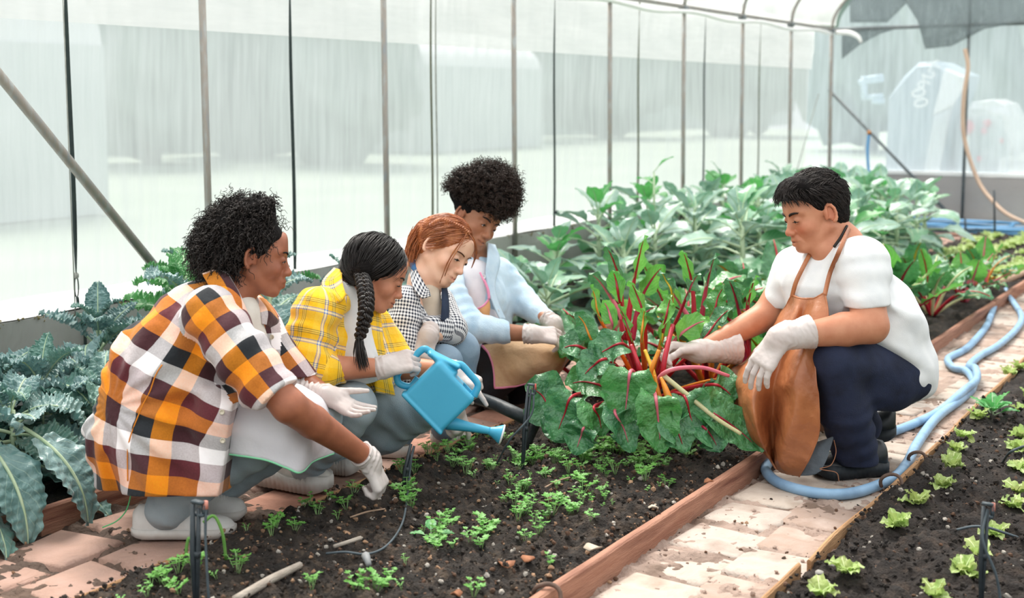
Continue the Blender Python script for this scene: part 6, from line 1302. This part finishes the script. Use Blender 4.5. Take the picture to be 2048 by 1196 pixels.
for x, y, h, s, k, lab in kale_spots:
    plant('kale_plant', x, y, .04, {'F': KALE + FLAT * 2, 'K': KALE, 'G': KALEG + KALE[:1]}[k], 22 if y < 3 else 16, h, lab, 'kale', 'kale plants along the kerb', rg, s, (1.25, -.75) if k == 'F' else (1.3, -.45))
# big hanging leaves in front of the board
t = bpy.data.objects['kale_plant']
for x, y, az, inc in ((.06, -.02, -.3, -1.0), (.05, .10, .0, -1.05), (.04, -.12, -.6, -.9), (.07, .2, .3, -1.0)): leaf_at(t, FLAT[1], (x, y, .21), az, inc + .55, 0, 1.1)
# silver-leaved collards on both beds towards the far end
ordn = ['nearest', 'second', 'third', 'fourth', 'fifth', 'sixth', 'seventh', 'eighth', 'ninth', 'tenth', 'eleventh', 'twelfth', 'thirteenth', 'fourteenth', 'fifteenth', 'sixteenth']
def nth(i): return ordn[i] if i < len(ordn) else '%dth' % (i + 1)
for x, row, y0, y1 in ((-3.10, 'the row along the kerb', 4.75, 10), (-2.76, 'the row along the left path', 4.85, 10), (-2.38, 'the left row of the middle bed', 6.0, 8.6), (-2.02, 'the right row of the middle bed', 6.2, 8.4)):
    for i, y in enumerate(np.arange(y0, y1, .36)):
        h = .21 + .04 * rg.random() + (.10 if 5.6 < y < 9.2 else 0) - (.10 if y < 5.3 else 0); bright = rg.random() < .4
        plant('collard_plant', x + rg.normal(0, .03), y + rg.normal(0, .04), .04, COLL + (COLLG if bright else []), 19, h, 'silver green collard, %s from the near end of %s' % (nth(i), row), 'collard', 'collards towards the far end', rg, rg.uniform(1.05, 1.3), (1.3, -.4))
g = onX(1305, 470, -2.95)
t = empty('sprout', (g[0], g[1], .04), 'tall pale sprout standing above the collards before an olive strap', 'sprout'); mesh('stem', *tube([(0, 0, 0), (.01, 0, .3), (0, .01, .62)], [.011, .009, .005], 6), m_rib_pale, t)
for az, inc, zz, s in ((.4, .9, .62, .55), (2.6, .35, .56, .6), (-.6, .2, .5, .55), (4.2, .5, .45, .6), (1.2, .1, .4, .7), (3.4, 0, .33, .7)): leaf_at(t, COLLG[0] if zz > .4 else COLL[0], (0, 0, zz), az, inc, 0, s)

# chard: scattered clumps behind the man's hand and beyond him
cols = list(m_stalk)
def chard(x, y, n, s, col, label, inc=(1.45, .35), z=.045):
    t = empty('chard_plant', (x, y, z), label, 'chard', 'rainbow chard clumps'); a0 = rg.uniform(0, 6.3); cc = col if isinstance(col, list) else [col]
    for i in range(n):
        f = i / (n - 1); leaf_at(t, CH[cc[i % len(cc)]][rg.choice(3, p=[.45, .3, .25])], (.012 * math.cos(a0 + i * 2.4), .012 * math.sin(a0 + i * 2.4), 0), a0 + i * 2.4, inc[0] + (inc[1] - inc[0]) * f + rg.normal(0, .1), rg.normal(0, .3), s * rg.uniform(.8, 1.1))
    return t
cl = [(-1.98, 3.78, 9, 1.0, ['red', 'crimson'], 'red stalked chard beside the boy\'s tan apron'), (-1.72, 4.10, 9, 1.05, ['red', 'orange'], 'red and orange stalked chard just behind the held clump'), (-1.42, 4.02, 10, 1.0, ['crimson', 'red', 'yellow'], 'crimson stalked chard behind the man\'s reaching forearm'), (-1.95, 4.42, 9, 1.1, ['pink', 'red'], 'pink stalked chard past the boy\'s gloved hands'),
      (-1.55, 4.5, 10, 1.05, ['red', 'pink'], 'red and pink chard left of the man\'s white sleeve'), (-1.35, 4.62, 8, .9, ['yellow', 'crimson'], 'yellow and crimson chard hidden behind the man'), (-1.9, 4.9, 9, 1.1, ['red', 'orange'], 'tall red stalked chard before the silver collards'), (-1.55, 5.05, 9, 1., ['orange', 'pink'], 'orange and pink chard behind the man\'s face'), (-1.95, 5.45, 8, 1., ['red', 'yellow'], 'red and yellow chard at the edge of the collards'),
      (-1.5, 5.6, 9, 1., ['crimson', 'cream'], 'crimson stalked chard behind the man\'s shoulder'), (-1.42, 6.05, 9, .95, ['cream', 'red'], 'pale stalked chard right of the man\'s back by the path'), (-1.72, 6.2, 8, .9, ['red', 'pink'], 'red chard above the man\'s back'), (-1.38, 6.55, 10, .85, ['pink', 'red', 'pink'], 'pink stalked chard leaning over the far path'), (-1.7, 6.75, 9, .9, ['yellow', 'red'], 'yellow stalked chard near the far lettuces'), (-1.4, 7.05, 9, .8, ['pink', 'orange'], 'last pink stalked chard before the far lettuces')]
for x, y, n, s, c, lab in cl: chard(x, y, n + 2, s * (1.42 if y < 5.8 else 1.2), c, lab, (1.5, .62))
# the clump in the man's hand: every leaf placed
hero = empty('chard_plant', (0, 0, 0), 'large rainbow chard clump of red, orange and yellow stalks held by the man', 'chard', 'rainbow chard clumps')
hb_ = onz(1292, 812, .05); DH = 3.62
def chard_leaf(base, mid, tip, W, col, par, seed, g=None, facing=None, r=.0062):
    """stalk from base to mid, blade from mid to tip, all along a spline; the blade turns its face towards `facing`"""
    P = spline([base, base + (mid - base) * .5 + np.array([0, 0, .015]), mid, mid + (tip - mid) * .55 + np.array([0, 0, .012]), tip], 40); nb = 20; Q = P[20:]; T = np.gradient(Q, axis=0); f = -FWD * .8 + UPV * .6 if facing is None else facing
    u = np.linspace(0, 1, 20); w = np.sin(math.pi * np.clip(u, .05, .985) ** .62) ** .6 * W / 2; vv = np.linspace(-1, 1, 11); V = []; uvv = []
    for i in range(20):
        t = unit(T[i]); n = unit(f - t * (f @ t)); s_ = np.cross(t, n)
        for v in vv:
            z = .10 * W * abs(v) ** 1.5 + W * .085 * v * v * math.sin(u[i] * 16 + seed + 2 * v) + W * .05 * noise2(np.array([u[i] * 9 + seed]), np.array([v * 4.]), seed, 2)[0] * (1 - .4 * abs(v)) * min(1, abs(v) * 3)
            V.append(Q[i] + s_ * (v * w[i] * (1 + .06 * math.sin(u[i] * 21 + seed))) + n * z); uvv.append((u[i], v))
    o = mesh('leaf', V, grid(20, 11), g or m_chard, par); l = o.data.uv_layers.new(name='UVMap'); vi = np.zeros(len(o.data.loops), np.int32); o.data.loops.foreach_get('vertex_index', vi); l.data.foreach_set('uv', np.array(uvv)[vi].astype(np.float32).ravel())
    mesh('stalk', *tube((P + f * np.r_[np.zeros(16), np.full(24, .0012)][:, None])[:36], [r * 1.3, r * 1.1, r * .8, r * .42, r * .12], 7), m_stalk[col], o); return o
A = lambda x, y, d=0.: at(x, y, DH + d)
HL = [((1292, 800), (1262, 742), (1248, 848), 105, 'pink', -.16, 0, 0), ((1290, 806), (1150, 790), (1110, 880), 88, 'red', -.10, 0, 0), ((1288, 808), (1190, 812), (1205, 872), 80, 'red', -.12, 0, 0), ((1296, 800), (1310, 790), (1322, 905), 90, 'pink', -.20, 0, 0), ((1290, 806), (1215, 775), (1130, 770), 80, 'red', -.02, 0, 0),
      ((1300, 806), (1365, 790), (1392, 880), 92, 'red', -.15, 0, 0), ((1300, 806), (1390, 800), (1470, 872), 90, 'cream', -.10, 0, 0), ((1302, 806), (1410, 820), (1525, 905), 80, 'crimson', -.12, 0, 0), ((1296, 790), (1330, 650), (1345, 590), 78, 'red', .0, 0, 1), ((1298, 790), (1350, 680), (1420, 640), 80, 'pink', .05, 0, 0), ((1290, 790), (1250, 690), (1178, 725), 74, 'red', -.04, 0, 0), ((1288, 790), (1262, 680), (1235, 610), 60, 'crimson', .05, 0, 1),
      ((1290, 780), (1285, 680), (1290, 615), 50, 'orange', .0, 0, 1), ((1294, 785), (1320, 690), (1335, 625), 58, 'yellow', .06, 0, 1), ((1286, 800), (1190, 690), (1150, 625), 66, 'orange', .08, 0, 0), ((1288, 800), (1170, 700), (1120, 700), 70, 'red', .10, 0, 0), ((1296, 795), (1400, 690), (1470, 610), 84, 'red', .12, 0, 0), ((1298, 795), (1370, 600), (1400, 545), 70, 'crimson', .16, 0, 0), ((1290, 795), (1240, 600), (1225, 540), 64, 'red', .16, 0, 1), ((1290, 805), (1120, 830), (1050, 770), 110, 'red', .06, 0, 0), ((1290, 808), (1140, 850), (1088, 868), 80, 'crimson', -.04, 0, 0), ((1300, 806), (1420, 770), (1470, 800), 90, 'red', -.02, 0, 0), ((1300, 800), (1440, 760), (1440, 830), 70, 'orange', .02, 0, 0), ((1290, 806), (1230, 820), (1262, 905), 66, 'pink', -.17, 0, 0), ((1292, 800), (1290, 640), (1260, 560), 62, 'red', .10, 0, 0), ((1292, 800), (1200, 640), (1180, 570), 60, 'orange', .14, 0, 1), ((1296, 800), (1420, 640), (1450, 570), 70, 'red', .18, 0, 0), ((1290, 800), (1215, 720), (1160, 760), 72, 'red', -.06, 0, 0), ((1290, 806), (1340, 840), (1370, 905), 76, 'red', -.18, 0, 0), ((1290, 806), (1175, 850), (1150, 910), 70, 'pink', -.14, 0, 0), ((1290, 800), (1230, 660), (1205, 600), 52, 'pink', .02, 0, 1), ((1300, 806), (1400, 850), (1440, 905), 74, 'crimson', -.15, 0, 0), ((1294, 800), (1345, 600), (1320, 540), 58, 'yellow', .12, 0, 0)]
for i, (b_, m_, t_, w_, c_, dz, _, lg) in enumerate(HL):
    up_ = t_[1] < 665; fc = None
    if up_: w_ *= .66; fc = unit(-FWD * .45 + UPV * .5 + RGT * [-.9, .8, -.35, 1.1][i % 4])
    chard_leaf(hb_ + np.array([rng.normal(0, .008), rng.normal(0, .008), 0]), A(*m_, dz), A(*t_, dz - .02), w_ / 700, c_, hero, i + 3, m_chard_g if lg or (up_ and i % 3 == 0) else m_chard, facing=fc, r=.0065 if i % 3 else .008)
for pts, c_, r in (((1300, 800, 0), (1322, 760, -.1), (1330, 715, -.12), (1345, 650, -.05)), 'red', .008), (((1298, 800, 0), (1300, 750, -.1), (1318, 700, -.11)), 'orange', .007), (((1296, 800, 0), (1280, 740, -.08), (1262, 690, -.05)), 'red', .008), (((1300, 795, -.05), (1330, 745, -.15), (1400, 735, -.14), (1458, 752, -.12)), 'pink', .006), (((1325, 750, -.14), (1375, 790, -.16), (1430, 835, -.17), (1482, 868, -.18)), 'cream', .0065), (((1300, 800, 0), (1310, 760, -.08), (1290, 700, -.04)), 'yellow', .0065):
    mesh('stalk', *tube([A(*p) for p in pts], [r * 1.2, r, r * .8], 8, 24), m_stalk[c_], hero)
for pts, r in ((((1322, 755, -.15), (1332, 780, -.17), (1342, 812, -.18), (1348, 842, -.19)), .0125), (((1310, 750, -.14), (1318, 790, -.15), (1328, 822, -.16)), .008)):
    P = [A(*p) for p in pts]; mesh('snapped_stalk', *tube(P, [r * .35, r * .7, r, r * .95], 9, 24), m_stalk['orange'], hero)

# tall loose stalks standing between the clump and the collards
for k, (bx, by, dd, lab, lv) in enumerate(((1255, 640, 4.15, 'tall chard with bare red stalks behind the boy\'s hands', (((1240, 560), (1212, 492), 40, 'red'), ((1268, 560), (1290, 470), 42, 'red'), ((1225, 600), (1178, 545), 46, 'pink'), ((1285, 590), (1330, 530), 44, 'crimson'))),
                                           (1400, 660, 4.2, 'tall chard with crimson stalks above the man\'s gloved hand', (((1385, 570), (1365, 500), 40, 'red'), ((1412, 575), (1432, 505), 42, 'crimson'), ((1362, 610), (1318, 560), 48, 'pink'), ((1440, 620), (1490, 575), 50, 'red'))),
                                           (1500, 690, 4.0, 'tall chard with red stalks beside the man\'s far sleeve', (((1478, 620), (1455, 555), 44, 'crimson'), ((1495, 610), (1512, 550), 38, 'red'), ((1460, 640), (1405, 610), 50, 'red'))))):
    t = empty('chard_plant', (0, 0, 0), lab, 'chard', 'rainbow chard clumps')
    for q, (m_, t_, w_, c_) in enumerate(lv): chard_leaf(at(bx + 6 * q - 9, by + 40, dd), at(*m_, dd), at(*t_, dd - .03), w_ / 600, c_, t, 70 + 7 * k + q, m_chard_g if (q + k) % 2 else m_chard, facing=unit(-FWD * .5 + UPV * .45 + RGT * [-.7, .7, -.9, .5][q % 4]), r=.0085)
# ------------------------------------------------------------------ seedlings
m_seed = leafmat('seedling_leaf', '64a84a', '8cc666', '74b552', .45, .35, 60, .1, 100); m_sstem = mat('seedling_stem', 'a8c98a', .5, '8fb672', 40)
def seedling_mesh(seed, n, h, sp):
    rg = np.random.default_rng(seed); b = MB()
    for i in range(n):
        a = rg.uniform(0, 6.3); l = rg.uniform(.3, 1) * sp; hh = h * rg.uniform(.6, 1.1); tip = np.array([math.cos(a) * l, math.sin(a) * l, hh]); b.tube([(tip[0] * .12, tip[1] * .12, -.004), tip * np.array([.6, .6, .62]), tip], [.0011, .0008], 4, 1, 4)
        for k in range(5):
            ang = a + (k - 2) * .95; r = h * rg.uniform(.12, .20); tp = tip if k in (1, 2, 3) else tip * .8; c = tp + np.array([math.cos(ang), math.sin(ang), .2]) * r * (1.2 if k == 2 else .8); d = np.array([math.cos(ang), math.sin(ang), rg.uniform(-.1, .4)]); d /= np.linalg.norm(d); s = np.cross(d, [0, 0, 1.]); s /= np.linalg.norm(s); up = np.cross(s, d)
            ring = [c - d * r * .8, c - d * r * .35 + s * r * .55, c + d * r * .05 + s * r * .85 + up * r * .12, c + d * r * .35 + s * r * .45, c + d * r * .95 + s * r * .2 + up * r * .1, c + d * r * .95 - s * r * .2 + up * r * .1, c + d * r * .35 - s * r * .45, c + d * r * .05 - s * r * .85 + up * r * .12, c - d * r * .35 - s * r * .55]
            b.add(np.array(ring + [c - up * r * .08]), [(j, (j + 1) % 9, 9) for j in range(9)], 0)
    o = b.build('seedling', [m_seed, m_sstem]); me = o.data; bpy.data.objects.remove(o); return me
SEED = [seedling_mesh(k, n, h, sp) for k, n, h, sp in ((1, 4, .036, .016), (2, 6, .045, .024), (3, 3, .028, .013), (4, 8, .055, .032), (5, 5, .05, .02))]
spots = [(880, 915, 8), (950, 890, 8), (930, 940, 5), (1130, 885, 10), (1200, 895, 10), (1160, 930, 8), (1040, 1000, 5), (1062, 1032, 5), (1120, 965, 7), (1150, 1005, 6), (1000, 965, 4), (1235, 965, 6), (1290, 940, 8), (1350, 905, 8), (1260, 900, 8), (1395, 890, 5), (645, 1042, 2), (608, 1035, 2), (560, 1080, 2), (345, 1140, 3), (330, 1175, 3), (725, 1180, 4), (765, 1170, 3), (650, 1160, 1), (845, 1060, 2), (890, 1085, 2), (965, 1060, 3), (950, 1110, 2), (1035, 1090, 2), (1145, 1040, 3), (1210, 1000, 4), (600, 1165, 1), (745, 1000, 2), (785, 1010, 2), (1080, 920, 8), (830, 940, 3), (1020, 925, 5), (910, 1180, 1), (420, 1165, 2), (290, 1185, 2), (1310, 985, 2), (1090, 1130, 1)]
def soil_z(x, y): return zmid(x, y)
for x, y, n in spots:
    c = onz(x, y, ZB)
    for k in range(int(n * 1.35 + .5)):
        px, py = c[0] + rg.normal(0, .035), c[1] + rg.normal(0, .045)
        if not XB + .03 < px < XC - .03: continue
        o = link('seedling', SEED[rg.integers(5)]); s = rg.uniform(.5, .85); o.location = (px, py, soil_z(px, py) - .002); o.rotation_euler = (rg.normal(0, .12), rg.normal(0, .12), rg.uniform(0, 6.3)); o.scale = (s, s, s)
        zone = ('under the front chard leaves' if y < 945 and x > 1090 else 'near the watering can rose and black stake' if y < 950 and x > 800 else 'in the middle of the bed before the stake' if x > 960 and y < 1060 else 'along the red board at the bottom' if x > 1000 else "below the first girl's glove" if x > 590 and y < 1100 else 'at the bottom edge left of the path board' if x > 590 else 'around the front sprinkler stake')
        prop(o, 'small bright green seedling with divided leaves %s' % zone, 'seedling', 'seedlings ' + zone)
m_grass = mat('grass_blade', '79b356', .5, '8fc268', 30, transl=.3)
for x, y, h, lean, lab in ((452, 1120, .10, -.03, 'curved green grass blade near the front sprinkler stake'), (372, 1120, .05, .01, 'short green grass blade left of the front sprinkler stake')):
    c = onz(x, y, ZB); P = [c, c + np.array([0, 0, h * .6]) + RGT * lean * .2, c + np.array([0, 0, h]) + RGT * lean * .8, c + np.array([0, 0, h * .85]) + RGT * lean * 1.6]; prop(ribbon(P, [-FWD] * 4, .007, .0008, 'grass_blade', m_grass, None, 16), lab, 'grass')
c = onz(862, 1075, ZB); t = empty('weed', tuple(c), 'larger round leaved weed beside the black sprinkler wire', 'weed')
for k, (az, inc, s) in enumerate(((.2, .5, .24), (2.2, .9, .22), (3.6, .4, .2), (-.6, .3, .26))): leaf_at(t, COLLG[k % 2], (0, 0, 0), az, inc, 0, s)
# ------------------------------------------------------------------ lettuces
m_let = leafmat('lettuce_leaf', 'a9c86a', 'c9dd94', 'b3bf74', .4, .4, 30, .3, 80, rib='dfe8b8'); m_letr = mat('lettuce_rib', 'dbe6b4', .5)
LET = [leaf_mesh('lettuce_leaf', .045, .036, [m_let, m_letr], k, 9, 9, 'heart', .15, 22, d, .25, .06, .12, .001) for k, d in ((31, .4), (32, .9), (33, .1))]
lsp = [(1692, 1158, 'lettuce seedling nearest the bottom of the right bed edge'), (1640, 1192, ''), (1795, 1060, ''), (1832, 1016, ''), (1885, 975, ''), (1905, 935, ''), (1912, 905, ''), (1928, 880, ''), (1955, 842, ''), (1870, 1190, ''), (1945, 1150, ''), (1925, 1148, ''), (1955, 1108, ''), (1990, 1062, ''), (2025, 1012, ''), (2032, 985, ''), (2038, 935, ''), (2035, 895, ''), (2042, 868, ''), (2020, 745, ''), (2040, 735, ''), (2046, 820, '')]
for k, (x, y, _) in enumerate(lsp):
    c = onz(x, y, .035); t = empty('lettuce', (c[0], c[1], zrt(c[0], c[1])), 'pale frilly lettuce on the right bed, %s counting up from the bottom edge' % nth(sorted(range(len(lsp)), key=lambda q: -lsp[q][1]).index(k)).replace('nearest', 'first'), 'lettuce', 'lettuces in the right bed'); n = 7 + k % 3; a0 = rg.uniform(0, 6)
    for i in range(n): leaf_at(t, LET[rg.integers(3)], (0, 0, 0), a0 + i * 2.4, .35 + .9 * (1 - i / n) * .8 + rg.normal(0, .1), rg.normal(0, .2), rg.uniform(.8, 1.15))
for i_, y in enumerate(np.arange(7.45, 10.0, .19)):
    for x, rw in ((-1.88, 'left'), (-1.65, 'middle'), (-1.42, 'path side')):
        t = empty('lettuce', (x + rg.normal(0, .02), y + rg.normal(0, .03), zmid(x, y)), 'small pale lettuce beyond the chard, %s in the %s far row' % (nth(i_), rw), 'lettuce', 'lettuces in the far rows')
        for i in range(6): leaf_at(t, LET[i % 3], (0, 0, 0), i * 1.05 + y, .6, 0, 1.9)
for i_, y in enumerate(np.arange(4.6, 8, .28)):
    x = -.72 + rg.normal(0, .03); t = empty('lettuce', (x, y, zrt(x, y)), 'pale lettuce in the right bed beside the far hose, %s up the row' % nth(i_), 'lettuce', 'lettuces beside the far hose')
    for i in range(7): leaf_at(t, LET[i % 3], (0, 0, 0), i * 2.4 + y, .6 + .1 * (i % 3), 0, 1.2)
c = onz(1985, 832, .035); t = empty('young_plant', tuple(c), 'upright bright green young plant beyond the lettuces on the right', 'plant')
for i in range(9): leaf_at(t, COLLG[i % 2], (0, 0, 0), i * 2.4, .55 + .09 * i, 0, .34 + .02 * (i % 3))
for x, y in ((1685, 1090), (1880, 1115), (1955, 1000)): pass
# ------------------------------------------------------------------ hose, sprinkler stakes, sticks, pipe
def ground_line(pts, z): return [onz(x, y, z) for x, y in pts]
hp = ground_line(((1552, 916), (1537, 924), (1533, 944), (1564, 969), (1638, 987), (1711, 985), (1783, 958), (1813, 929), (1833, 890), (1871, 838), (1920, 800), (1943, 780), (1946, 760), (1932, 742), (1906, 735), (1897, 717), (1934, 696), (1971, 655), (1985, 622), (2004, 572), (2030, 555), (2075, 538)), .016)
prop(mesh('garden_hose', *tube(hp, .0150, 10, 220), m_hblue), 'long dusty blue garden hose looping round the man\'s boots and up the path', 'hose')
hp = ground_line(((1772, 869), (1834, 845), (1882, 820), (1926, 795), (1952, 772)), .016) + ground_line(((1950, 748), (1938, 733), (1957, 714), (1999, 689), (2034, 657), (2043, 633), (2027, 605), (2011, 580), (2040, 562), (2090, 545)), .020)
for p in hp[3:6]: p[2] += .022
prop(mesh('garden_hose', *tube(hp, .0145, 10, 200), m_hblue), 'second blue hose strand crossing the first behind the man', 'hose')
m_wood2 = mat('driftwood', 'b59a84', .9, '9a7f6a', 14, .4, 60, stretch=(1, 1, 5))
prop(mesh('stick', *tube([onz(2000, 568, .05), onz(2060, 540, .06)], [.02, .016], 7), m_wood2), 'pale wooden stick lying over the hose at the far path', 'stick')
m_blackp = mat('black_plastic', '2a3136', .5, '3b444a', 20, .15, 90); m_wire = mat('black_tubing', '3c464c', .55, '505c63', 25)
def stake(name_label, base, top, w=.008, wire=None, head=True, lean2=None, capc=None):
    base = np.asarray(base, float); top = np.asarray(top, float); t = empty('sprinkler_stake', tuple(base), name_label, 'stake', 'irrigation stakes'); top = top - base; b = MB()
    s_ = RGT * w * .6; b.tube([-s_ * .2 - np.array([0, 0, .03]), top * .5 - s_, top - s_], [w * .3, w * .6, w * .45], 6); b.tube([s_ * .2 - np.array([0, 0, .03]), top * .5 + s_ * .6, top * .96 + s_ * .8], [w * .3, w * .5, w * .4], 6)
    b.box(top * .5, (w * 1.6, w, .012)); b.build('shaft', m_blackp, t)
    if head:
        b = MB(); b.box(top + np.array([0, 0, .004]) + RGT * w * .4, (w * 2.6, w * 1.2, .005)); b.box(top + RGT * w * 1.6 - np.array([0, 0, .012]), (w * .8, w * .9, .022)); b.box(top - np.array([0, 0, .022]) + RGT * w * .5, (w * 2.4, w, .005)); b.build('bracket', m_wire, t)
        mesh('nozzle', *tube([top + RGT * w * 1.7 - np.array([0, 0, .010]), top + RGT * w * 1.7 + np.array([0, 0, .006])], [w * .55, w * .5], 8), mat('red_nozzle', 'd08878', .5) if capc is None else capc, t)
    if wire is not None: mesh('tubing', *tube([np.asarray(p) - base for p in wire], .0028, 6, 50), m_wire, t)
    return t
z0 = ZB
b0 = onz(392, 1210, z0); d0 = (b0 - CAMP) @ FWD
stake('front black sprinkler stake with pale red nozzle at the lower left', b0, at(392, 1008, d0), .011, [at(412, 1012, d0), at(411, 1080, d0 - .01), at(417, 1190, d0 - .02), onz(420, 1215, z0)])
b0 = onz(802, 990, z0); d0 = (b0 - CAMP) @ FWD
stake('leaning black stake by the first girl\'s gloved hand, grey tubing trailing', b0, at(826, 888, d0), .0085, [at(824, 905, d0), at(815, 985, d0 - .03), onz(805, 1045, z0 + .015), onz(775, 1090, z0 + .012), onz(735, 1108, z0 + .012), onz(690, 1104, z0 + .014), onz(652, 1107, z0 + .010)], head=False)
c = onz(733, 1112, z0 + .012); prop(mesh('dripper', *tube([c, c + np.array([.004, -.008, .004]), onz(738, 1130, z0 + .008)], [.006, .010, .006], 8), mat('grey_plastic', '9b9c99', .6, '84868a', 40)), 'grey dripper plug on the trailing black tubing', 'dripper')
b0 = onz(1043, 942, z0); d0 = (b0 - CAMP) @ FWD
stake('black sprinkler stake standing right of the watering can rose', b0, at(1060, 772, d0), .008, [at(1068, 785, d0), at(1062, 830, d0 - .02), at(1020, 880, d0 - .02), onz(992, 930, z0)], capc=mat('clear_red', 'd05a4c', .4))
b0 = onz(1218, 862, z0); d0 = (b0 - CAMP) @ FWD
stake('black stake rising among the chard leaves', b0, at(1234, 735, d0 - .1), .008, head=False)
b0 = onz(1962, 1215, .03); d0 = (b0 - CAMP) @ FWD
stake('crossed black sprinkler stakes among the lettuces at the lower right', b0, at(1972, 1012, d0), .0085, [at(1974, 1018, d0), at(1966, 1080, d0 - .02), at(1992, 1150, d0 - .03), at(2003, 1215, d0 - .03)])
prop(mesh('tubing', *tube([at(1912, 1060, 2.98), at(1945, 1053, 2.98), at(1975, 1055, 2.97), at(2010, 1066, 2.97), at(2036, 1075, 2.98)], .0032, 6, 30), m_wire), 'thin black tubing crossing the lower right stakes', 'tubing')
prop(mesh('tubing', *tube([onz(2005, 925, .04), at(2020, 905, 3.40), at(2046, 893, 3.40), at(2080, 885, 3.40)], .0035, 6, 24), m_wire), 'thin black tubing arching at the right edge above the lettuces', 'tubing')
for x0, y0, x1, y1, lab in ((1932, 470, 1930, 500, 'small dark stake by the far coiled hose'), (1990, 470, 1988, 415, 'thin dark stake before the far end wall')):
    p = onz(x0, y0 + 5, .02); dd = (p - CAMP) @ FWD; V, F = tube([p, at(x1, min(y1, y0) - 35, dd)], .008, 6); prop(mesh('stake', V, F, m_blackp), lab, 'stake')
m_stick = mat('pale_stick', 'b9aea2', .85, '9b8f83', 20, .4, 70, stretch=(1, 1, 4))
prop(mesh('stick', *tube([onz(470, 1200, z0 + .012), onz(540, 1160, z0 + .016), onz(600, 1130, z0 + .012)], [.0095, .010, .008], 8, 14), m_stick), 'thick pale stick lying on the soil at the bottom left', 'stick')
prop(mesh('stick', *tube([onz(668, 1093, z0 + .010), onz(722, 1076, z0 + .012)], [.0045, .0055], 7), m_stick), 'short pale stick beside the trailing tubing', 'stick')
for x0, y0, x1, y1, lab in ((700, 1035, 770, 1018, 'thin brown twig below the first girl\'s glove'), (1090, 975, 1140, 955, 'thin brown twig among the middle seedlings')):
    prop(mesh('twig', *tube([onz(x0, y0, z0 + .012), onz((x0 + x1) / 2, (y0 + y1) / 2 - 3, z0 + .02), onz(x1, y1, z0 + .012)], .0022, 6, 10), m_wood2), lab, 'twig')
# black feed pipe with an upright hose end
D6 = 3.74; pp = empty('feed_pipe', (0, 0, 0), 'thick black feed pipe lying past the watering can, its end strapped upright', 'pipe')
mesh('pipe', *tube([at(925, 786, 3.86), at(985, 806, 3.80), at(1030, 826, D6), at(1072, 846, D6)], .0195, 12, 24), m_blackp, pp)
mesh('upright_end', *tube([at(1052, 895, D6 - .04), at(1070, 850, D6 - .03), at(1082, 810, D6 - .03), at(1090, 784, D6 - .03)], [.010, .015, .014, .016], 8, 20), mat('black_rag', '1d2022', .9, '2a2e30', 40, .6, 60), pp)
# dry leaves and chips on the soil
m_dry = mat('dry_leaf', 'a9714f', .85, '8b5a3f', 40); m_dry2 = mat('pale_chip', 'c4b6a3', .85, 'ad9d8b', 40)
for k, (x, y, s, m, lab) in enumerate(((1012, 1128, .020, m_dry, 'reddish dry leaf on the soil near the seedlings'), (1055, 1118, .016, m_dry, 'smaller reddish dry leaf beside the other dry leaf'), (1185, 1095, .020, m_dry2, 'pale chip on the soil by the red board'), (1418, 963, .013, m_dry, 'brown chip beside the red board'), (1308, 1015, .014, m_dry2, 'pale flat stone amid the seedlings'), (913, 1188, .012, m_dry, 'brown chip at the bottom edge'))):
    c = onz(x, y, z0 + .013); a = np.linspace(0, 6.28, 9)[:-1]; V = [c + np.array([math.cos(q) * s * (1 + .25 * math.sin(3 * q + k)), math.sin(q) * s * .8, .005 * math.sin(2 * q + k)]) for q in a]; V += [v + (0, 0, .003) for v in V]
    F = [tuple(range(7, -1, -1)), tuple(range(8, 16))] + [(i, (i + 1) % 8, 8 + (i + 1) % 8, 8 + i) for i in range(8)]; prop(mesh('dry_leaf' if m is m_dry else 'chip', V, F, m), lab, 'leaf' if m is m_dry else 'chip')
m_peb = mat('grey_pebble', '8d8a86', .9, 'a5a29c', 30)
for x, y, s, lab in ((1640, 1148, .012, 'grey pebble at the right bed edge near the bottom'), (1662, 1132, .011, 'second grey pebble beyond the first at the bed edge'), (1652, 1165, .009, 'small grey pebble nearest the bottom of the bed edge')):
    V, F = blob((s, s * .8, s * .7), x, 2, .25, 2); c = onz(x, y, .04); prop(mesh('pebble', V + c, F, m_peb), lab, 'pebble')
